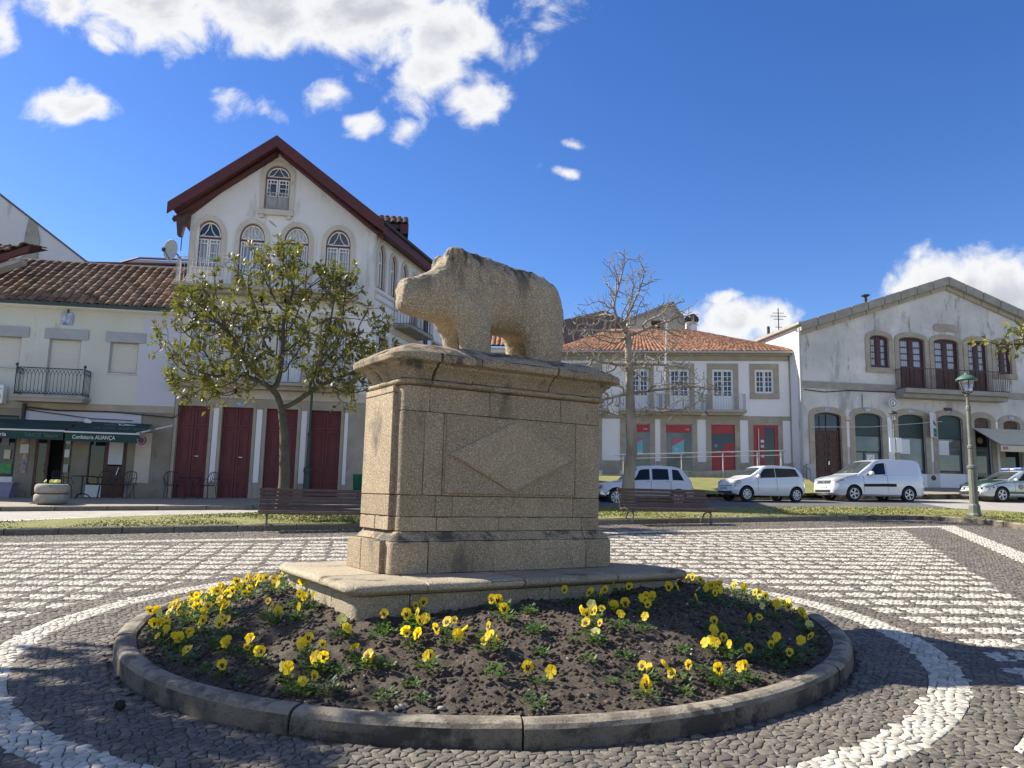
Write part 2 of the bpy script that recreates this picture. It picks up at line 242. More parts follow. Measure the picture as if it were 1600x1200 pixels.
# ------------------------------------------------------------------ builders
class MB:
    def __init__(s): s.V = []; s.F = []; s.M = []
    def add(s, V, Fs, m=0):
        o = len(s.V); s.V += [tuple(v) for v in V]; s.F += [tuple(i+o for i in f) for f in Fs]; s.M += [m]*len(Fs); return s
    def box(s, x0, x1, y0, y1, z0, z1, m=0):
        return s.add([(x0, y0, z0), (x1, y0, z0), (x1, y1, z0), (x0, y1, z0), (x0, y0, z1), (x1, y0, z1), (x1, y1, z1), (x0, y1, z1)],
                     [(0, 3, 2, 1), (4, 5, 6, 7), (0, 1, 5, 4), (1, 2, 6, 5), (2, 3, 7, 6), (3, 0, 4, 7)], m)
    def prism(s, P, y0, y1, m=0):            # P: (x, z) outline, extruded in y
        n = len(P); V = [(x, y0, z) for x, z in P]+[(x, y1, z) for x, z in P]
        tr = tessellate_polygon([[Vector((x, z, 0)) for x, z in P]])
        Fs = [tuple(t) for t in tr]+[tuple(n+i for i in t[::-1]) for t in tr]+[(i, (i+1) % n, n+(i+1) % n, n+i) for i in range(n)]
        return s.add(V, Fs, m)
    def prismz(s, P, z0, z1, m=0):           # P: (x, y) outline, extruded in z
        n = len(P); V = [(x, y, z0) for x, y in P]+[(x, y, z1) for x, y in P]
        tr = tessellate_polygon([[Vector((x, y, 0)) for x, y in P]])
        return s.add(V, [tuple(t) for t in tr]+[tuple(n+i for i in t[::-1]) for t in tr]+[(i, (i+1) % n, n+(i+1) % n, n+i) for i in range(n)], m)
    def ring(s, O, I, y0, y1, m=0):          # frame between two outlines with the same count
        n = len(O); V = [(x, y0, z) for x, z in O]+[(x, y0, z) for x, z in I]+[(x, y1, z) for x, z in O]+[(x, y1, z) for x, z in I]; Fs = []
        for i in range(n):
            j = (i+1) % n; Fs += [(i, j, n+j, n+i), (2*n+i, 3*n+i, 3*n+j, 2*n+j), (i, 2*n+i, 2*n+j, j), (n+i, n+j, 3*n+j, 3*n+i)]
        return s.add(V, Fs, m)
    def tube(s, P, r, n=8, m=0, caps=True):
        P = [Vector(p) for p in P]; k = len(P); r = [r]*k if isinstance(r, (int, float)) else r; V = []; ref = Vector((0, 0, 1))
        d0 = (P[1]-P[0]).normalized(); a = d0.cross(ref if abs(d0.z) < .9 else Vector((1, 0, 0))).normalized()
        for i in range(k):
            d = (P[min(i+1, k-1)]-P[max(i-1, 0)]).normalized(); a = (a-d*a.dot(d)).normalized(); b = d.cross(a)
            V += [P[i]+(a*math.cos(2*PI*j/n)+b*math.sin(2*PI*j/n))*r[i] for j in range(n)]
        Fs = [(i*n+j, i*n+(j+1) % n, (i+1)*n+(j+1) % n, (i+1)*n+j) for i in range(k-1) for j in range(n)]
        if caps: Fs += [tuple(range(n))[::-1], tuple((k-1)*n+j for j in range(n))]
        return s.add(V, Fs, m)
    def lathe(s, prof, n=16, c=(0, 0, 0), m=0, ax='z', caps=True):
        V = []
        for r, z in prof:
            for j in range(n):
                a = 2*PI*j/n; p = (r*math.cos(a), r*math.sin(a), z)
                if ax == 'y': p = (p[0], p[2], p[1])
                V.append((c[0]+p[0], c[1]+p[1], c[2]+p[2]))
        k = len(prof); Fs = [(i*n+j, i*n+(j+1) % n, (i+1)*n+(j+1) % n, (i+1)*n+j) for i in range(k-1) for j in range(n)]
        if caps: Fs += [tuple(range(n))[::-1], tuple((k-1)*n+j for j in range(n))]
        return s.add(V, Fs, m)
    def mesh(s, name, mats, smooth=False):
        me = bpy.data.meshes.new(name); me.from_pydata(s.V, [], s.F)
        for q in (mats if isinstance(mats, (list, tuple)) else [mats]): me.materials.append(q)
        if any(s.M): me.polygons.foreach_set('material_index', s.M)
        bm = bmesh.new(); bm.from_mesh(me); bmesh.ops.recalc_face_normals(bm, faces=bm.faces); bm.to_mesh(me); bm.free()
        if smooth: me.polygons.foreach_set('use_smooth', [True]*len(me.polygons))
        return me
    def build(s, name, mats, parent=None, smooth=False, bevel=0, loc=None, rz=0):
        o = link(name, s.mesh(name, mats, smooth), parent, loc, rz)
        if bevel:
            b = o.modifiers.new('bevel', 'BEVEL'); b.width = bevel; b.segments = 2; b.limit_method = 'ANGLE'; b.angle_limit = R(40)
        return o
def link(name, me, parent=None, loc=None, rz=0):
    o = bpy.data.objects.new(name, me); COL.objects.link(o); o.parent = parent
    if loc is not None: o.location = loc
    if rz: o.rotation_euler = (0, 0, rz)
    return o
def empty(name, loc=(0, 0, 0), rz=0, parent=None):
    o = bpy.data.objects.new(name, None); o.empty_display_size = .2; COL.objects.link(o); o.location = loc; o.rotation_euler = (0, 0, rz); o.parent = parent; return o
def tag(o, label=None, cat=None, group=None, kind=None):
    if label: o['label'] = label
    if cat: o['category'] = cat
    if group: o['group'] = group
    if kind: o['kind'] = kind
    return o
def copy_tree(o, parent=None):
    c = o.copy(); COL.objects.link(c); c.parent = parent
    for ch in [x for x in bpy.data.objects if x.parent == o]: copy_tree(ch, c)
    return c
def npmesh(name, V, Fc, mats, midx=None, tone=None, smooth=False):
    """fast mesh from numpy: V (n,3); Fc list of (k,m) arrays with m corners each"""
    me = bpy.data.meshes.new(name); Fc = [np.asarray(f, np.int32) for f in Fc if len(f)]
    nf = sum(len(f) for f in Fc); nl = sum(f.size for f in Fc)
    me.vertices.add(len(V)); me.vertices.foreach_set('co', np.asarray(V, np.float32).ravel())
    me.loops.add(nl); me.loops.foreach_set('vertex_index', np.concatenate([f.ravel() for f in Fc]))
    tot = np.concatenate([np.full(len(f), f.shape[1], np.int32) for f in Fc]); st = np.concatenate([[0], np.cumsum(tot)[:-1]]).astype(np.int32)
    me.polygons.add(nf); me.polygons.foreach_set('loop_start', st); me.polygons.foreach_set('loop_total', tot)
    for q in (mats if isinstance(mats, (list, tuple)) else [mats]): me.materials.append(q)
    if midx is not None: me.polygons.foreach_set('material_index', np.asarray(midx, np.int32))
    if tone is not None:
        a = me.attributes.new('tone', 'FLOAT', 'POINT'); a.data.foreach_set('value', np.asarray(tone, np.float32))
    if smooth: me.polygons.foreach_set('use_smooth', np.ones(nf, bool))
    me.update(calc_edges=True); me.validate(); return me
def fbm(x, y, z=0, o=4):
    return noise.fractal(Vector((x, y, z)), .6, 2., o)
def G(x, y):
    yy = min(max(y, -8), 60)
    g = .044*min(yy, 22)
    if yy > 22: g += .034*(min(yy, 34)-22)
    if yy > 34: g += .085*(min(yy, 41)-34)
    return g+.010*min(max(x, -40), 40)
Gv = np.vectorize(G)

def translucent(m, c, f=.45):
    nt = m.node_tree; b = nt.nodes['Principled BSDF']; o = nt.nodes['Material Output']; t = nt.nodes.new('ShaderNodeBsdfTranslucent'); t.inputs[0].default_value = (*c, 1)
    x = nt.nodes.new('ShaderNodeMixShader'); x.inputs[0].default_value = f; nt.links.new(b.outputs[0], x.inputs[1]); nt.links.new(t.outputs[0], x.inputs[2]); nt.links.new(x.outputs[0], o.inputs[0])
translucent(M['petal'], (.95, .72, .02), .5); translucent(M['petal_l'], (.85, .80, .35), .5); translucent(M['leaf_m'], (.20, .24, .03), .25); translucent(M['leaf_p'], (.12, .25, .03), .3)
# ================================================================== GROUND
def sheet(name, poly, mt, dz, step=1., clip=None, parent=None, kind='structure'):
    """a polygon (x,y) laid on the terrain dz above it"""
    bm = bmesh.new(); vs = [bm.verts.new((x, y, 0)) for x, y in poly]; bm.faces.new(vs)
    xs = [p[0] for p in poly]; ys = [p[1] for p in poly]
    for ax, lo, hi in ((0, min(xs), max(xs)), (1, min(ys), max(ys))):
        t = math.ceil(lo/step)*step+1e-4
        while t < hi:
            co = (t, 0, 0) if ax == 0 else (0, t, 0); no = (1, 0, 0) if ax == 0 else (0, 1, 0)
            bmesh.ops.bisect_plane(bm, geom=bm.verts[:]+bm.edges[:]+bm.faces[:], plane_co=co, plane_no=no); t += step
    for v in bm.verts: v.co.z = G(v.co.x, v.co.y)+(dz(v.co.x, v.co.y) if callable(dz) else dz)
    bmesh.ops.recalc_face_normals(bm, faces=bm.faces)
    if bm.faces and sum(f.normal.z for f in bm.faces) < 0: bmesh.ops.reverse_faces(bm, faces=bm.faces)
    me = bpy.data.meshes.new(name); bm.to_mesh(me); bm.free(); me.materials.append(mt); o = link(name, me, parent)
    if kind: o['kind'] = kind
    return o
sheet('ground', [(-400, -60), (400, -60), (400, 600), (-400, 600)], M['earth'], -.25, 20)
KX = lambda x: 17.52+.348*x
ARC = [(10.2, KX(10.2)), (10.9, 21.22), (11.5, 21.05), (11.9, 20.6), (12.1, 19.9), (12.15, 19.0), (12.1, 17.8), (12.3, 14)]
KL = [(-30, KX(-30)), (-14, KX(-14))]+[(x, KX(x)) for x in range(-12, 10, 2)]+ARC
sheet('pavement', [(-30, -45), (30, -45), (30, 1.99), (-30, 1.99)], M['stonepave'], -.004, 3.)
plaza = sheet('pavement', [(-30, 2), (14, 2)]+[ARC[-1]]+KL[::-1][1:-1]+[(-30, KX(-30))], M['joint'], 0, 2.)
road = sheet('road', [(-34, 6), (-14, 12.65), (-6.3, 19.3), (-2, 22.2), (3, 23.8), (12.9, 25.8), (14.4, 25.5), (15.4, 23), (16.2, 16), (40, 16), (46, 40), (12, 33.6), (-3, 29), (-8, 22.2), (-30, 15)], M['stonepave'], .02, 2.)
sheet('road', [(-3.5, 28.6), (-3.2, 22.2), (3, 24.1), (12.9, 26.1), (15.5, 26.6), (17.6, 34.9), (12, 33.4)], M['asphalt'], .028, 2.)
# painted pedestrian stripes on the left road
for i in range(5):
    a = (-10.6+i*.42, 17.6+i*.22); sheet('road_marking', [(a[0]-.9, a[1]-.75), (a[0]-.72, a[1]-.75), (a[0]+.95, a[1]+.85), (a[0]+.77, a[1]+.85)], M['whitepaint'], .035, 5)
GRP = [(-30, KX(-30)+.12), (-14, KX(-14)+.12)]+[(x, KX(x)+.14) for x in range(-12, 10, 2)]+[(10.15, KX(10.2)+.14), (11.1, 21.32), (11.7, 21.1), (12.05, 20.6), (12.25, 19.9), (12.3, 19.0), (12.3, 17.8), (12.5, 14), (16, 14.5), (15.3, 23.2), (14.3, 25.4), (12.9, 25.75), (3, 23.8), (-2, 22.2), (-6.3, 19.3), (-14, 12.9), (-30, 7.3)]
lawn = sheet('grass_verge', GRP, M['grass'], lambda x, y: .125+.03*fbm(x*.4, y*.4), 1.)
def inpoly(x, y, P):
    c = np.zeros(len(x), bool); n = len(P)
    for i in range(n):
        x0, y0 = P[i]; x1, y1 = P[(i+1) % n]
        k = ((y0 > y) != (y1 > y)) & (x < (x1-x0)*(y-y0)/((y1-y0) if y1 != y0 else 1e-9)+x0); c ^= k
    return c
def blades(name, P, n, hgt, label, dz=.12):
    P = np.array(P); x = rng.uniform(max(P[:, 0].min(), -14), min(P[:, 0].max(), 22), n); y = rng.uniform(P[:, 1].min(), P[:, 1].max(), n)
    k = inpoly(x, y, P.tolist()) & (np.abs(x) < .75*y+1.5); x = x[k]; y = y[k]; n = len(x); z = Gv(x, y)+dz; a = rng.uniform(0, 2*PI, n); h = hgt*rng.uniform(.5, 1.3, n); wd = .018*rng.uniform(.7, 1.6, n)
    ln = rng.normal(0, .03, (n, 2)); A = np.stack([x-wd*np.cos(a), y-wd*np.sin(a), z], 1); B = np.stack([x+wd*np.cos(a), y+wd*np.sin(a), z], 1); C = np.stack([x+ln[:, 0], y+ln[:, 1], z+h], 1)
    V = np.stack([A, B, C], 1).reshape(-1, 3); F = np.arange(3*n).reshape(-1, 3); t = np.repeat(rng.random(n), 3)
    o = link(name, npmesh(name, V, [F], M['blade'], tone=t)); tag(o, label, 'grass', kind='stuff'); return o
blades('grass', GRP, 200000, .030, 'short olive green grass on the verge behind the benches')
# kerb stones along the verge
kerb = empty('kerb', (0, 0, 0)); kerb['kind'] = 'structure'
pts = [Vector((x, y, 0)) for x, y in KL[1:]]; seg = []
cum = [0]
for a, b in zip(pts, pts[1:]): cum.append(cum[-1]+(b-a).length)
def along(s):
    for i in range(len(pts)-1):
        if s <= cum[i+1] or i == len(pts)-2:
            t = (s-cum[i])/(cum[i+1]-cum[i]); d = (pts[i+1]-pts[i]).normalized(); return pts[i].lerp(pts[i+1], t), d
s = 0
while s < cum[-1]-.3:
    ln = random.uniform(.85, 1.35); m = MB(); e = min(s+ln, cum[-1]); k = 3; ring = []
    wob = random.uniform(-.008, .008)
    for j in range(k+1):
        p, d = along(s+.008+(e-s-.016)*j/k); nn = Vector((-d.y, d.x, 0)); z = G(p.x, p.y)
        ring.append([p-nn*(.015+wob)+Vector((0, 0, z-.1)), p-nn*(.01+wob)+Vector((0, 0, z+.115+wob)), p+nn*(.02)+Vector((0, 0, z+.14+wob)), p+nn*.13+Vector((0, 0, z+.14+wob)), p+nn*.14+Vector((0, 0, z-.1))])
    V = [v for r_ in ring for v in r_]; Fs = [(5*i+j, 5*i+(j+1) % 5, 5*i+5+(j+1) % 5, 5*i+5+j) for i in range(k) for j in range(5)]+[(4, 3, 2, 1, 0), tuple(5*k+j for j in range(5))]
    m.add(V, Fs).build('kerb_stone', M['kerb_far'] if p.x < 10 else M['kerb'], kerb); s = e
# ------------------------------------------------------------------ cobbles
BC = np.array([-.25, 7.2]); ca, sa = math.cos(R(1.6)), math.sin(R(1.6))
def pcoord(x, y): xr = x*ca+y*sa; yr = -x*sa+y*ca; k = np.floor((yr-.02)/.46); return xr+.075*k, yr-.02, k
def white_at(x, y):
    r = np.hypot(x-BC[0], y-BC[1]); ring = (r > 3.58) & (r < 3.83)
    top = y-(15.45+.313*x)                     # signed distance to the far border band
    side = (x-7.84)*.94-(y-11.85)*.345         # distance to the right border band
    px_, py_, k = pcoord(x, y)
    bars = (np.mod(px_+.02, .43) < .352) & (np.mod(py_, .46) < .272) & (r > 4.14) & (top < -.42) & (side < -.95)
    border = ((top > 0) & (top < .33) & (side < .42)) | ((side > 0) & (side < .40) & (top < .33))
    return ring | bars | border
def hsh(a, b, k): v = np.sin(a*127.1+b*311.7+k*74.7)*43758.5453; return v-np.floor(v)
sx = .060; sy = sx*.866
J, I = np.meshgrid(np.arange(int(1.9/sy), int(21.6/sy)), np.arange(int(-17/sx), int(14.5/sx)), indexing='ij')
cx = (sx*(I+.5*(J % 2))).ravel(); cy = (sy*J).ravel()
keep = (np.abs(cx) < .70*cy+1.3) & (cy < 17.42+.348*cx) & (np.hypot(cx+.17, cy-7.25) > 3.08) & (cy > 2.9) & ~((cx > 10) & (cx-12.05 > -.05*(cy-18)) ) & ~((cx > 10) & (cy > 20.9)) & ~((cx+cy > 32.0))
cx = cx[keep]; cy = cy[keep]; n = len(cx)
hx = np.array([0, .5, .5, 0, -.5, -.5])*sx; hy = np.array([.5774, .2887, -.2887, -.5774, -.2887, .2887])*sx
vx = cx[:, None]+hx; vy = cy[:, None]+hy
kx = np.round(vx/(sx*.5)); ky = np.round(vy/(sx*.28868))
jx = (hsh(kx, ky, 1)-.5)*sx*.70; jy = (hsh(kx, ky, 2)-.5)*sx*.70; vx = vx+jx; vy = vy+jy
# stones are dressed to the edges of the ring and bars
r = np.hypot(vx-BC[0], vy-BC[1])
for Rr in (3.58, 3.83, 4.14):
    k = np.abs(r-Rr) < .028; f = np.where(k, Rr/r, 1.); vx = BC[0]+(vx-BC[0])*f; vy = BC[1]+(vy-BC[1])*f; r = np.hypot(vx-BC[0], vy-BC[1])
px_, py_, kk = pcoord(vx, vy); out = r > 4.2
for b0, per, q, dirx, diry in ((0, .46, py_, -sa, ca), (.272, .46, py_, -sa, ca), (0, .43, px_+.02, ca, sa), (.352, .43, px_+.02, ca, sa)):
    d = np.mod(q-b0+per/2, per)-per/2; k = (np.abs(d) < .021) & out; vx = vx-np.where(k, d*dirx, 0); vy = vy-np.where(k, d*diry, 0)
mx_ = vx.mean(1); my_ = vy.mean(1); wht = white_at(mx_, my_)
# a few joints lost: neighbours of a dark area merge in tone, sizes vary through the inset
ins = np.where(wht, .90, .945)[:, None]*(1-.05*rng.random((n, 1)))
g = (.010*mx_+.044*my_); hgt = rng.normal(0, .0017, n)+np.where(wht, .002, 0); tx_ = rng.normal(0, .026, n); ty = rng.normal(0, .026, n)
def ringv(f, dz):
    X = mx_[:, None]+(vx-mx_[:, None])*ins*f; Y = my_[:, None]+(vy-my_[:, None])*ins*f
    Z = .010*X+.044*Y+.012+(hgt+0)[:, None]+dz+(X-mx_[:, None])*tx_[:, None]+(Y-my_[:, None])*ty[:, None]
    return np.stack([X, Y, Z], 2)
T0 = ringv(.84, 0); T1 = ringv(.965, -.0022); T2 = ringv(1., -.014)
tone_c = rng.random(n)
def cob_mesh(sel, name):
    k = len(sel); V = np.concatenate([T0[sel], T1[sel], T2[sel]], 1).reshape(-1, 3); b = (np.arange(k)*18)[:, None]
    top = b+np.arange(6)[::-1]; q = []
    for lo in (0, 6):
        for j in range(6): q.append(np.stack([b[:, 0]+lo+j, b[:, 0]+lo+(j+1) % 6, b[:, 0]+lo+6+(j+1) % 6, b[:, 0]+lo+6+j], 1))
    q = np.concatenate(q); wm_ = wht[sel].astype(int); mi = np.concatenate([wm_, np.tile(wm_, 12)])
    return npmesh(name, V, [top, q], [M['cob_d'], M['cob_w']], mi, np.repeat(tone_c[sel], 18))
dist = np.hypot(mx_, my_); vis = (np.abs(mx_) < .66*my_) & (my_ > 3.75) & (np.hypot(mx_+.15, my_-7.25) > 3.2)
near = np.where(vis)[0][np.argsort(dist[vis])][:300]; rest_ = np.setdiff1d(np.arange(n), near)
for i in near: link('cobble', cob_mesh(np.array([i]), 'cobble'), plaza)
o = link('cobbles', cob_mesh(rest_, 'cobbles'), plaza); o['kind'] = 'stuff'
print('cobbles', n)

# ================================================================== ROUND FLOWER BED
BX, BY, BR = -.17, 7.25, 3.05
bed = empty('flower_bed', (BX, BY, G(BX, BY)))
tag(bed, 'round raised flower bed with a worn granite kerb around the statue', 'flower bed')
def loc_(p): return (p[0]-BX, p[1]-BY, p[2]-G(BX, BY))
nk = 15; a0 = R(11)
for i in range(nk):
    A0 = a0+2*PI*i/nk; A1 = a0+2*PI*(i+1)/nk; m = MB(); V = []; Q = 9; gap = random.uniform(.0008, .0025); dr = random.uniform(-.012, .012); dz = random.uniform(-.006, .008)
    prof = [(BR, -.1), (BR, .06), (BR-.004, .105), (BR-.02, .127), (BR-.045, .137), (BR-.08, .140), (BR-.12, .136), (BR-.145, .12), (BR-.15, -.05)]
    for q in range(Q+1):
        a = A0+gap+(A1-A0-2*gap)*q/Q
        for r_, z in prof:
            e = noise.noise(Vector((a*9, z*8, r_*8)))*.012+(noise.noise(Vector((a*40, z*30, 3)))*.005 if z > .05 else 0)
            rr = r_+dr+e; x = BX+rr*math.cos(a); y = BY+rr*math.sin(a); V.append(loc_((x, y, G(x, y)+z+dz+(e*.6 if z > .1 else 0))))
    P_ = len(prof); Fs = [(P_*i_+j, P_*i_+j+1, P_*(i_+1)+j+1, P_*(i_+1)+j) for i_ in range(Q) for j in range(P_-1)]+[tuple(range(P_))[::-1], tuple(Q*P_+j for j in range(P_))]
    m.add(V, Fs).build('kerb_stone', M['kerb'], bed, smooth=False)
def mound(x, y):
    r_ = math.hypot(x-BX, y-BY); t = min(max((2.86-r_)/1.15, 0), 1)
    return G(x, y)+.125+.235*t*t*(3-2*t)
def soilz(x, y):
    e = min(max((2.90-math.hypot(x-BX, y-BY))/.22, 0), 1); return mound(x, y)-.022*(1-e)+e*(.030*fbm(x*2.2, y*2.2, 1)+.016*noise.noise(Vector((x*9, y*9, 4))))
st = .03; k = int(2.96/st); idx = {}; V = []; Fq = []
for i in range(-k, k+1):
    for j in range(-k, k+1):
        x = i*st; y = j*st
        if x*x+y*y < 2.96**2:
            px = BX+x+random.uniform(-.011, .011); py = BY+y+random.uniform(-.011, .011); idx[i, j] = len(V)
            z = soilz(px, py)+.011*min(1, max(0, (2.92-math.hypot(x, y))/.1))*abs(noise.noise(Vector((px*26, py*26, 9))))+random.uniform(-.004, .005)
            V.append((px-BX, py-BY, z-G(BX, BY)))
for (i, j), a in idx.items():
    q = [idx.get(t) for t in ((i+1, j), (i+1, j+1), (i, j+1))]
    if None not in q: Fq.append((a, *q))
o = link('soil', npmesh('soil', V, [np.array(Fq)], M['soil']), bed)
ico = bmesh.new(); bmesh.ops.create_icosphere(ico, subdivisions=1, radius=1); iV = np.array([v.co[:] for v in ico.verts]); iF = np.array([[v.index for v in f.verts] for f in ico.faces]); ico.free()
def scatter_lumps(name, n, rlo, rhi, mt, sel=None, parent=None, lift=.3, pw=2.5):
    a = rng.uniform(0, 2*PI, n); rr = 2.87*np.sqrt(rng.random(n)); x = BX+rr*np.cos(a); y = BY+rr*np.sin(a); s_ = rlo+(rhi-rlo)*rng.random(n)**pw
    z = np.array([soilz(u, v) for u, v in zip(x, y)])+s_*lift
    W = iV[None]*(s_[:, None, None]*rng.uniform(.65, 1.25, (n, 12, 1)))*np.array([1, 1, .75]); W = W+np.stack([x-BX, y-BY, z-G(BX, BY)], 1)[:, None, :]
    F = (iF[None]+(np.arange(n)*12)[:, None, None]).reshape(-1, 3)
    o = link(name, npmesh(name, W.reshape(-1, 3), [F], mt, tone=np.repeat(rng.random(n), 12)), parent); o['kind'] = 'stuff'; return o
scatter_lumps('soil_clods', 30000, .004, .024, M['clod'], parent=bed)
scatter_lumps('pebbles', 1500, .002, .012, M['pebble'], parent=bed, pw=3)
for x, y, r_ in ((-.58, 4.47, .03), (-.35, 4.45, .022), (-.72, 4.42, .02)):
    m = MB(); m.add([(x-BX+v[0]*r_*1.3, y-BY+v[1]*r_, soilz(x, y)-G(BX, BY)+.01+v[2]*r_*.6) for v in iV], [tuple(f) for f in iF.tolist()]); m.build('pebble', M['pebble'], bed, smooth=True)

# ================================================================== PEDESTAL
PX, PY, PR = -.20, 7.13, R(32)
ped = empty('pedestal', (PX, PY, .82), PR); tag(ped, 'tall granite block pedestal with a lozenge panel, carrying the stone boar', 'pedestal')
def rrect(hx, hy, r_, n=5):
    P = []
    for cxs, cys, a in ((1, 1, 0), (-1, 1, 90), (-1, -1, 180), (1, -1, 270)):
        for q in range(n+1):
            t = R(a+90*q/n); P.append((cxs*(hx-r_)+r_*math.cos(t), cys*(hy-r_)+r_*math.sin(t)))
    return P
def loft(hx, hy, prof, rad=.05, n=5):
    """solid of stacked rounded rectangles: prof = (offset, z)"""
    m = MB(); V = []; k = 0
    for off, z in prof:
        P = rrect(hx+off, hy+off, max(.005, rad+off*.8), n); k = len(P); V += [(x, y, z) for x, y in P]
    Fs = [(k*i+j, k*i+(j+1) % k, k*(i+1)+(j+1) % k, k*(i+1)+j) for i in range(len(prof)-1) for j in range(k)]+[tuple(range(k))[::-1], tuple((len(prof)-1)*k+j for j in range(k))]
    return m.add(V, Fs)
def pieces(m, name, mt, parent, xc, yc=(), gap=.0025, bev=.008, rough=.006, lift=True):
    """cut a solid into stones at x = xc and y = yc; each stone its own object with rounded, worn edges"""
    bm0 = bmesh.new(); me = m.mesh('t', []); bm0.from_mesh(me); bpy.data.meshes.remove(me)
    X = [-9]+list(xc)+[9]; Y = [-9]+list(yc)+[9]
    for a, b in zip(X, X[1:]):
        for c, d in zip(Y, Y[1:]):
            bm = bm0.copy(); g_ = gap*random.uniform(.6, 1.6)
            for co, no in (((a+g_, 0, 0), (-1, 0, 0)), ((b-g_, 0, 0), (1, 0, 0)), ((0, c+g_, 0), (0, -1, 0)), ((0, d-g_, 0), (0, 1, 0))):
                res = bmesh.ops.bisect_plane(bm, geom=bm.verts[:]+bm.edges[:]+bm.faces[:], plane_co=co, plane_no=no, clear_outer=True)
                ed = [e for e in res['geom_cut'] if isinstance(e, bmesh.types.BMEdge)]
                if ed: bmesh.ops.holes_fill(bm, edges=ed)
            if len(bm.faces) < 4: bm.free(); continue
            if rough:
                bmesh.ops.subdivide_edges(bm, edges=[e for e in bm.edges if e.calc_length() > .14], cuts=2, use_grid_fill=True)
                o3 = random.uniform(0, 50)
                for v in bm.verts: v.co += Vector((noise.noise(v.co*5+Vector((o3, 0, 0))), noise.noise(v.co*5+Vector((0, o3, 0))), noise.noise(v.co*5+Vector((0, 0, o3)))*.6))*rough
            bmesh.ops.recalc_face_normals(bm, faces=bm.faces); me = bpy.data.meshes.new(name); bm.to_mesh(me); bm.free(); me.materials.append(mt)
            me.polygons.foreach_set('use_smooth', [True]*len(me.polygons)); o = link(name, me, parent)
            bv = o.modifiers.new('bevel', 'BEVEL'); bv.width = bev; bv.segments = 3; bv.limit_method = 'ANGLE'; bv.angle_limit = R(35); bv.harden_normals = True
    bm0.free()
# stepped slab: riser stones, then the nosed slab
pieces(loft(1.56, .88, [(0, -.52), (0, -.062)], .10), 'riser_stone', M['granite_slab'], ped, (-1.15, .1, .9), (-.35,))
pieces(loft(1.56, .88, [(.0, -.058), (.05, -.05), (.085, -.025), (.085, .0), (.07, .018), (.03, .028)], .10, 8), 'slab_stone', M['granite_slab'], ped, (-1.05, -.2, .75), (-.3,), rough=.009, bev=.012)
MB().box(-.99, .99, -.345, .345, 0, 1.78).build('core', M['mortar'], ped)
pieces(loft(1.12, .44, [(0, .03), (0, .27), (-.006, .285)], .07), 'base_stone', M['granite'], ped, (-.80, -.18, .80), (.05,))
pieces(loft(1.12, .44, [(-.012, .289), (-.03, .31), (-.055, .335), (-.075, .36)], .07), 'moulding_stone', M['granite'], ped, (-.80, -.18, .80), (.05,))
def course(z0, z1, cuts, name='block', mt='granite', hx=1.04, hy=.37, yc=(.06,)):
    pieces(loft(hx, hy, [(0, z0+.0015), (0, z1-.0015)], .075, 5), name, M[mt], ped, cuts, yc, gap=.0015, bev=.0075, rough=.004)
course(.362, .48, (-.70, -.10, .80)); course(.48, .655, (-.72, -.56, .70))
# panel course: corner piers, jambs and the lozenge panel
course(.655, 1.345, (-.84, -.66, .72))
pn = MB().box(-.645, .70, -.392, -.36, .675, 1.33); po = pieces(pn, 'panel', M['granite_panel'], ped, (), (), rough=.003)
lz = MB(); c = (.03, 1.0)
O_ = [(-.62, 1.0), (.03, 1.315), (.68, 1.0), (.03, .69)]; I_ = [(-.585, 1.0), (.03, 1.297), (.645, 1.0), (.03, .708)]
V = [(x, -.391, z) for x, z in O_]+[(x, -.406, z) for x, z in O_]+[(x*.985+.0005, -.420, (z-1)*.955+1) for x, z in I_]
lz.add(V, [(0, 1, 5, 4), (1, 2, 6, 5), (2, 3, 7, 6), (3, 0, 4, 7), (4, 5, 9, 8), (5, 6, 10, 9), (6, 7, 11, 10), (7, 4, 8, 11), (8, 9, 10, 11)])
lz.build('lozenge', M['granite_panel'], ped, bevel=.004)
course(1.345, 1.56, (-.80, -.22, .55))
# left end face: a proud pilaster of its own courses, leaving a dark groove at the corner
for z0, z1 in ((.362, .48), (.48, .655), (.655, 1.50), (1.50, 1.56)):
    b = MB().box(-1.085, -1.0, -.255, .36, z0+.003, z1-.003); pieces(b, 'block', M['granite'], ped, (), (.02,) if z1 < .5 else (), rough=.004)
pieces(MB().box(-1.165, -1.0, -.30, .43, .03, .285), 'base_stone', M['granite'], ped, (), (.1,)); 
pieces(loft(1.04, .37, [(.0, 1.563), (.035, 1.572), (.045, 1.59), (.035, 1.608), (0, 1.615)], .075), 'moulding_stone', M['granite'], ped, (-.80, -.22, .55), (.06,))
pieces(loft(1.04, .37, [(.0, 1.617), (.012, 1.65), (.045, 1.69), (.09, 1.715), (.10, 1.735), (.125, 1.742), (.165, 1.752), (.175, 1.80), (.165, 1.815)], .06), 'cornice_stone', M['granite'], ped, (-.78, -.40, .40, 1.02), (.12,), gap=.006, bev=.01, rough=.011)
pieces(loft(1.04, .37, [(.16, 1.817), (.12, 1.845), (.02, 1.895), (-.10, 1.935), (-.22, 1.95)], .10, 6), 'cap_stone', M['granite'], ped, (-.30, .42), (), gap=.004, bev=.012, rough=.02)

